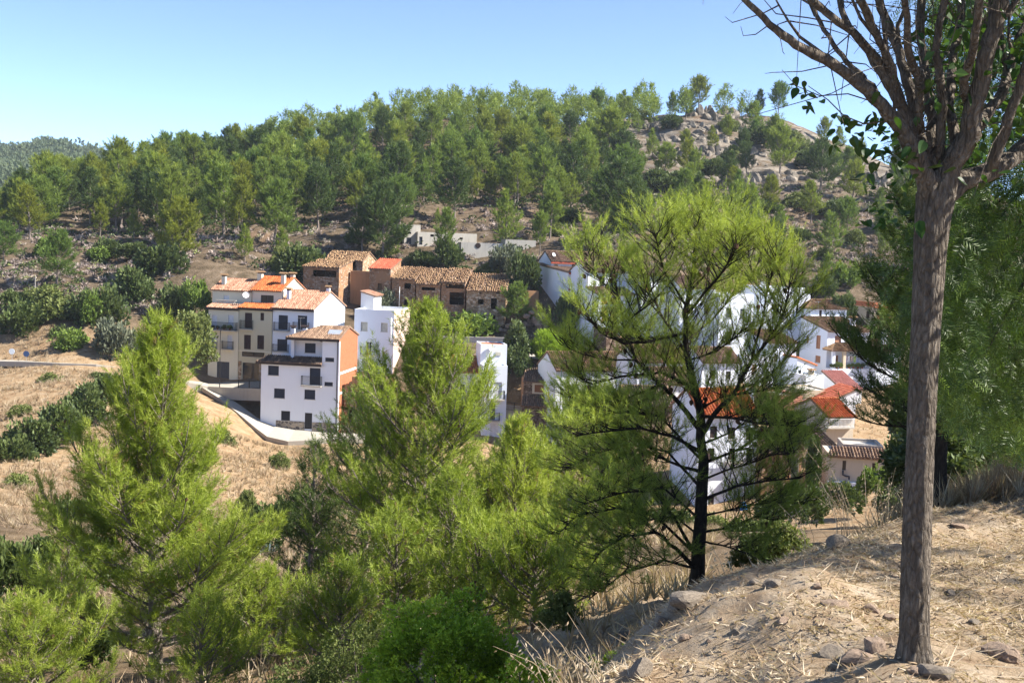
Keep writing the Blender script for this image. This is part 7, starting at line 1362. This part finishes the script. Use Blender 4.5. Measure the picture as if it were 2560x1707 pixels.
def long_wall(name, label, a, b, hgt, th, mat, cat='wall', group='retaining walls'):
    A = Vector(a); B = Vector(b); d = (B - A); L = math.hypot(d.x, d.y); e = empty(name, tuple(A), math.atan2(d.y, d.x)); tag(e, label, cat, group); mb = MB(); sl = d.z / L; n = 6
    for i in range(n):
        x0, x1 = L * i / n, L * (i + 1) / n - .01; z0, z1 = sl * x0, sl * x1
        v = [(x0, 0, z0 - .6), (x1, 0, z1 - .6), (x1, th, z1 - .6), (x0, th, z0 - .6), (x0, 0, z0 + hgt), (x1, 0, z1 + hgt), (x1, th, z1 + hgt), (x0, th, z0 + hgt)]; p = MB()
        for q in ((0, 1, 5, 4), (1, 2, 6, 5), (2, 3, 7, 6), (3, 0, 4, 7), (4, 5, 6, 7)): p.poly([v[k] for k in q])
        p.build('wall_panel', mat, e)
    return e
long_wall('retaining_wall', 'long grey concrete retaining wall beneath the creeper', pt(1040, 876, 153.8), pt(1310, 882, 152), 1.95, .4, CONC); long_wall('retaining_wall', 'short pale concrete wall behind the parked car', pt(1405, 884, 152), pt(1478, 888, 151.5), 1.3, .3, CONC); long_wall('retaining_wall', 'grey block wall carrying the upper road over the white houses', pt(1300, 925, 146.8), pt(1640, 940, 145), 1.5, .4, RUB_C)
long_wall('retaining_wall', 'low beige wall beside the narrow tower house', pt(1262, 1040, 140), pt(1312, 1046, 140), 1.4, .3, BEIGE)
def fence(label, a, b, n, h):
    A = Vector(a); B = Vector(b); d = B - A; L = math.hypot(d.x, d.y); e = empty('iron_fence', tuple(A), math.atan2(d.y, d.x)); tag(e, label, 'fence', 'iron railings'); sl = d.z / L
    for i in range(n + 1): m = MB(); x = L * i / n; m.box(x - .035, -.035, sl * x - .05, x + .035, .035, sl * x + h + .05); m.build('post', IRON, e)
    g = MB(); g.bar((0, 0, h), (L, 0, h + d.z), .025); g.bar((0, 0, .12), (L, 0, .12 + d.z), .02); nb = int(L / .14)
    for i in range(nb): x = L * (i + .5) / nb; g.box(x - .01, -.01, sl * x + .12, x + .01, .01, sl * x + h)
    g.build('railing', IRON, e)
fence('black iron railing along the upper road above the narrow tower', pt(1130, 888, 148.3), pt(1320, 898, 147.2), 5, 1.15); fence('black iron railing beside the stone hut and garage', pt(1480, 906, 146.3), pt(1530, 909, 146), 2, 1.1); fence('iron railing on the lane behind the narrow tower', pt(1262, 1025, 139.8), pt(1308, 1030, 139.8), 2, 1.0); fence('iron railing on the terrace street before the glazed entrance', pt(596, 970, 141.2), pt(650, 972, 140.5), 2, 1.0)
# parked car
def car():
    g = pt(1478, 898, 147.8); e = empty('parked_car', tuple(g), R(184)); tag(e, 'dark blue hatchback parked behind the lamp post on the upper road', 'car'); BL = plain('car_paint', (0.02, 0.03, 0.06), .25, .05); TY = plain('tyre', (0.02, 0.02, 0.02), .9); import bmesh
    side = [(-2.0, .3), (-2.05, .62), (-1.95, .82), (-1.0, .95), (-.4, 1.4), (.95, 1.43), (1.7, 1.0), (1.95, .9), (2.0, .6), (1.95, .3)]; m = MB()
    for sy in (-1, 1): m.poly([(x, sy * (.8 if z < 1.0 else .66), z) for x, z in side][::sy])
    for a, b in zip(side, side[1:] + side[:1]): wa, wb = (.8 if a[1] < 1.0 else .66), (.8 if b[1] < 1.0 else .66); m.poly([(a[0], -wa, a[1]), (a[0], wa, a[1]), (b[0], wb, b[1]), (b[0], -wb, b[1])])
    m.build('body', BL, e)
    for sy in (-1, 1): w2 = MB(); w2.poly([(-.85, sy * .775, 1.0), (-.4, sy * .68, 1.34), (.85, sy * .68, 1.36), (1.4, sy * .775, 1.02)]); w2.build('side_window', GLASS, e)
    w2 = MB(); w2.poly([(-1.0, -.66, .98), (-1.0, .66, .98), (-.42, .6, 1.39), (-.42, -.6, 1.39)]); o = w2.build('windscreen', GLASS, e); o.location.x = -.03; o.location.z = .02
    for x in (-1.25, 1.25):
        for sy in (-1, 1): t = MB(); M = Matrix.Translation((x, sy * .72, .3)) @ Matrix.Rotation(R(90), 4, 'X'); t.lathe([(.2, -.1), (.31, -.1), (.31, .1), (.2, .1)], 16, M); w = t.build('wheel', TY, e); t = MB(); t.lathe([(.05, -.102), (.19, -.104), (.19, .104), (.05, .102)], 12, M); t.build('rim', GALV, w)
    for sy in (-1, 1): t = MB(); t.box(-2.04, sy * .6 - .14, .6, -1.93, sy * .6 + .14, .74); t.build('headlight', WPAINT, e)
car()
def lamp(px, py, Y, h, label, arm=.9, mat=GALV):
    g = pt(px, py, Y); e = empty('street_lamp', tuple(g)); tag(e, label, 'street lamp', 'street lamps'); m = MB(); m.tube([(0, 0, -.3), (0, 0, h)], [.06, .045], 8); m.build('post', mat, e); m = MB(); m.tube([(0, 0, h - .05), (arm * .5, 0, h + .12), (arm, 0, h + .12)], [.03, .03, .03], 6); m.build('arm', mat, e); m = MB(); m.box(arm - .05, -.1, h + .06, arm + .45, .1, h + .2); m.build('lamp_head', mat, e)
lamp(1456, 903, 145.8, 3.4, 'grey street lamp in front of the parked car', .3); lamp(1400, 1015, 134, 5.2, 'green street lamp before the pale-tiled white house', .4, plain('green_paint', (.03, .09, .06), .5)); lamp(549, 962, 141.8, 6.7, 'dark lamp post before the plant balcony of the cream house', .35, IRON)
def utility(px, py, ty, label):
    g = ground_hit(px, py); h = (py - ty) / F_PX * g[1]; e = empty('utility_pole', tuple(g)); tag(e, label, 'pole', 'poles'); m = MB(); m.tube([(0, 0, -.3), (0, 0, h)], [.12, .08], 8); m.build('post', plain('grey_wood', (.25, .23, .21), .9), e); m = MB(); m.bar((-.5, 0, h * .85), (.7, 0, h * .83), .035); m.build('crossarm', IRON, e)
utility(88, 765, 695, 'grey utility pole on the terrace above the golden bank'); utility(437, 790, 755, 'short post beside the stone gatepost at the terrace end')
for (px, py, Y, col, lab) in [(30, 897, 138, (.7, .75, .78), 'round pale road sign on the left bank road'), (66, 903, 137.5, (.05, .09, .2), 'small blue road sign near the round one')]:
    g = pt(px, py, Y); e = empty('road_sign', tuple(g)); tag(e, lab, 'sign', 'road signs'); m = MB(); m.tube([(0, 0, -.3), (0, 0, 1.0)], .03, 6); m.build('post', GALV, e); m = MB(); m.lathe([(.36, 0), (.36, .03)], 16, Matrix.Translation((0, -.04, .9)) @ Matrix.Rotation(R(90), 4, 'X')); m.build('plate', plain('sign_' + lab[:5], col, .5, .03), e)
# potted plants and laundry
POT = plain('clay_pot', (.33, .12, .06), .8)
def potted(H, x, y, z, s, label, proto):
    p = np.array(H.o) + H.ux * x + H.uy * y; e = empty('potted_plant', (p[0], p[1], H.o[2] + z)); tag(e, label, 'potted plant', 'potted plants'); m = MB(); m.lathe([(.11, 0), (.16, .25), (.15, .25)], 10); m.build('pot', POT, e); o = link('foliage', BSH[proto], None, e); o.scale = (s, s, s * 1.1); o.location = (0, 0, .2)
H, w = BALC_A; zb = H.F(555, 824)[1]
for i, (x, s, lab) in enumerate([(.35, .28, 'dark trailing plant at the outer end of the cream balcony'), (.9, .24, 'low pot plant beside the trailing one on the cream balcony'), (1.5, .22, 'small pot plant in the middle of the cream balcony'), (2.4, .32, 'ball-shaped pot plant on the cream balcony'), (3.2, .36, 'leafy pot plant at the inner end of the cream balcony')]): potted(H, x, -.4, zb, s, lab, (0, 0, 4, 1, 2)[i])
H, w, zt = TERR
for i, (x, s, lab) in enumerate([(.05, .4, 'dark leafy plant at the corner of the laundry terrace'), (.6, .45, 'large spiky plant on the laundry terrace'), (1.1, .4, 'tall plant beside the tan porch pillar'), (2.4, .3, 'red-flowered pot plant under the laundry'), (3.0, .35, 'bushy plant under the laundry'), (3.7, .4, 'green plant at the far end of the laundry terrace'), (4.3, .35, 'low plant beside the dark boughs on the terrace')]): potted(H, x, -1.45, zt, s, lab, (0, 1, 2, 0, 4, 2, 0)[i])
for i, (x, wd, col, lab) in enumerate([(2.1, .3, (.4, .38, .62), 'lilac towel on the washing line'), (2.5, .35, (.75, .75, .78), 'white sheet on the washing line'), (2.95, .3, (.6, .5, .45), 'beige cloth on the washing line'), (3.4, .35, (.5, .62, .2), 'lime green cloth on the washing line'), (3.85, .3, (.45, .5, .7), 'pale blue cloth on the washing line')]):
    p = np.array(H.o) + H.ux * x - H.uy * 1.1; o_ = MB(); n = 6; hh = .8
    for k in range(n): 
        a, b = wd * k / n - wd / 2, wd * (k + 1) / n - wd / 2; ya, yb = .03 * math.sin(k * 2.1), .03 * math.sin((k + 1) * 2.1); o_.poly([(a, ya, -hh), (b, yb, -hh), (b, yb * .3, 0), (a, ya * .3, 0)]); o_.poly([(a, ya + .006, -hh), (a, ya * .3 + .006, 0), (b, yb * .3 + .006, 0), (b, yb + .006, -hh)])
    c = o_.build('laundry_cloth', plain('cloth_%d' % i, col, .9)); c.location = (p[0], p[1], H.o[2] + zt + 1.55); c.rotation_euler = (0, 0, H.yaw); tag(c, lab, 'laundry', 'washing on the line')
g = pt(1858, 1268, 92.3); m = MB(); m.lathe([(.02, -.42), (.26, -.38), (.34, -.1), (.3, .2), (.12, .36), (.16, .45)], 12); o = m.build('blue_bag', plain('blue_plastic', (.02, .18, .6), .4), smooth=True); o.location = g; tag(o, 'bright blue plastic bag hanging by the big white house', 'bag')

# ------------------------------------------------------------------ air
hz = MB(); hz.box(-700, -60, -60, 700, 1100, 110); ho = hz.build('haze', None); tag(ho, None, None, None, 'stuff')
hm = bpy.data.materials.new('haze_air'); hm.use_nodes = True; hn = hm.node_tree; hn.nodes.clear(); hout = hn.nodes.new('ShaderNodeOutputMaterial'); hv = hn.nodes.new('ShaderNodeVolumePrincipled')
hv.inputs['Color'].default_value = (0.8, 0.88, 1.0, 1); hv.inputs['Density'].default_value = 0.00013; hv.inputs['Anisotropy'].default_value = 0.2
hn.links.new(hv.outputs[0], hout.inputs['Volume']); ho.data.materials.append(hm)
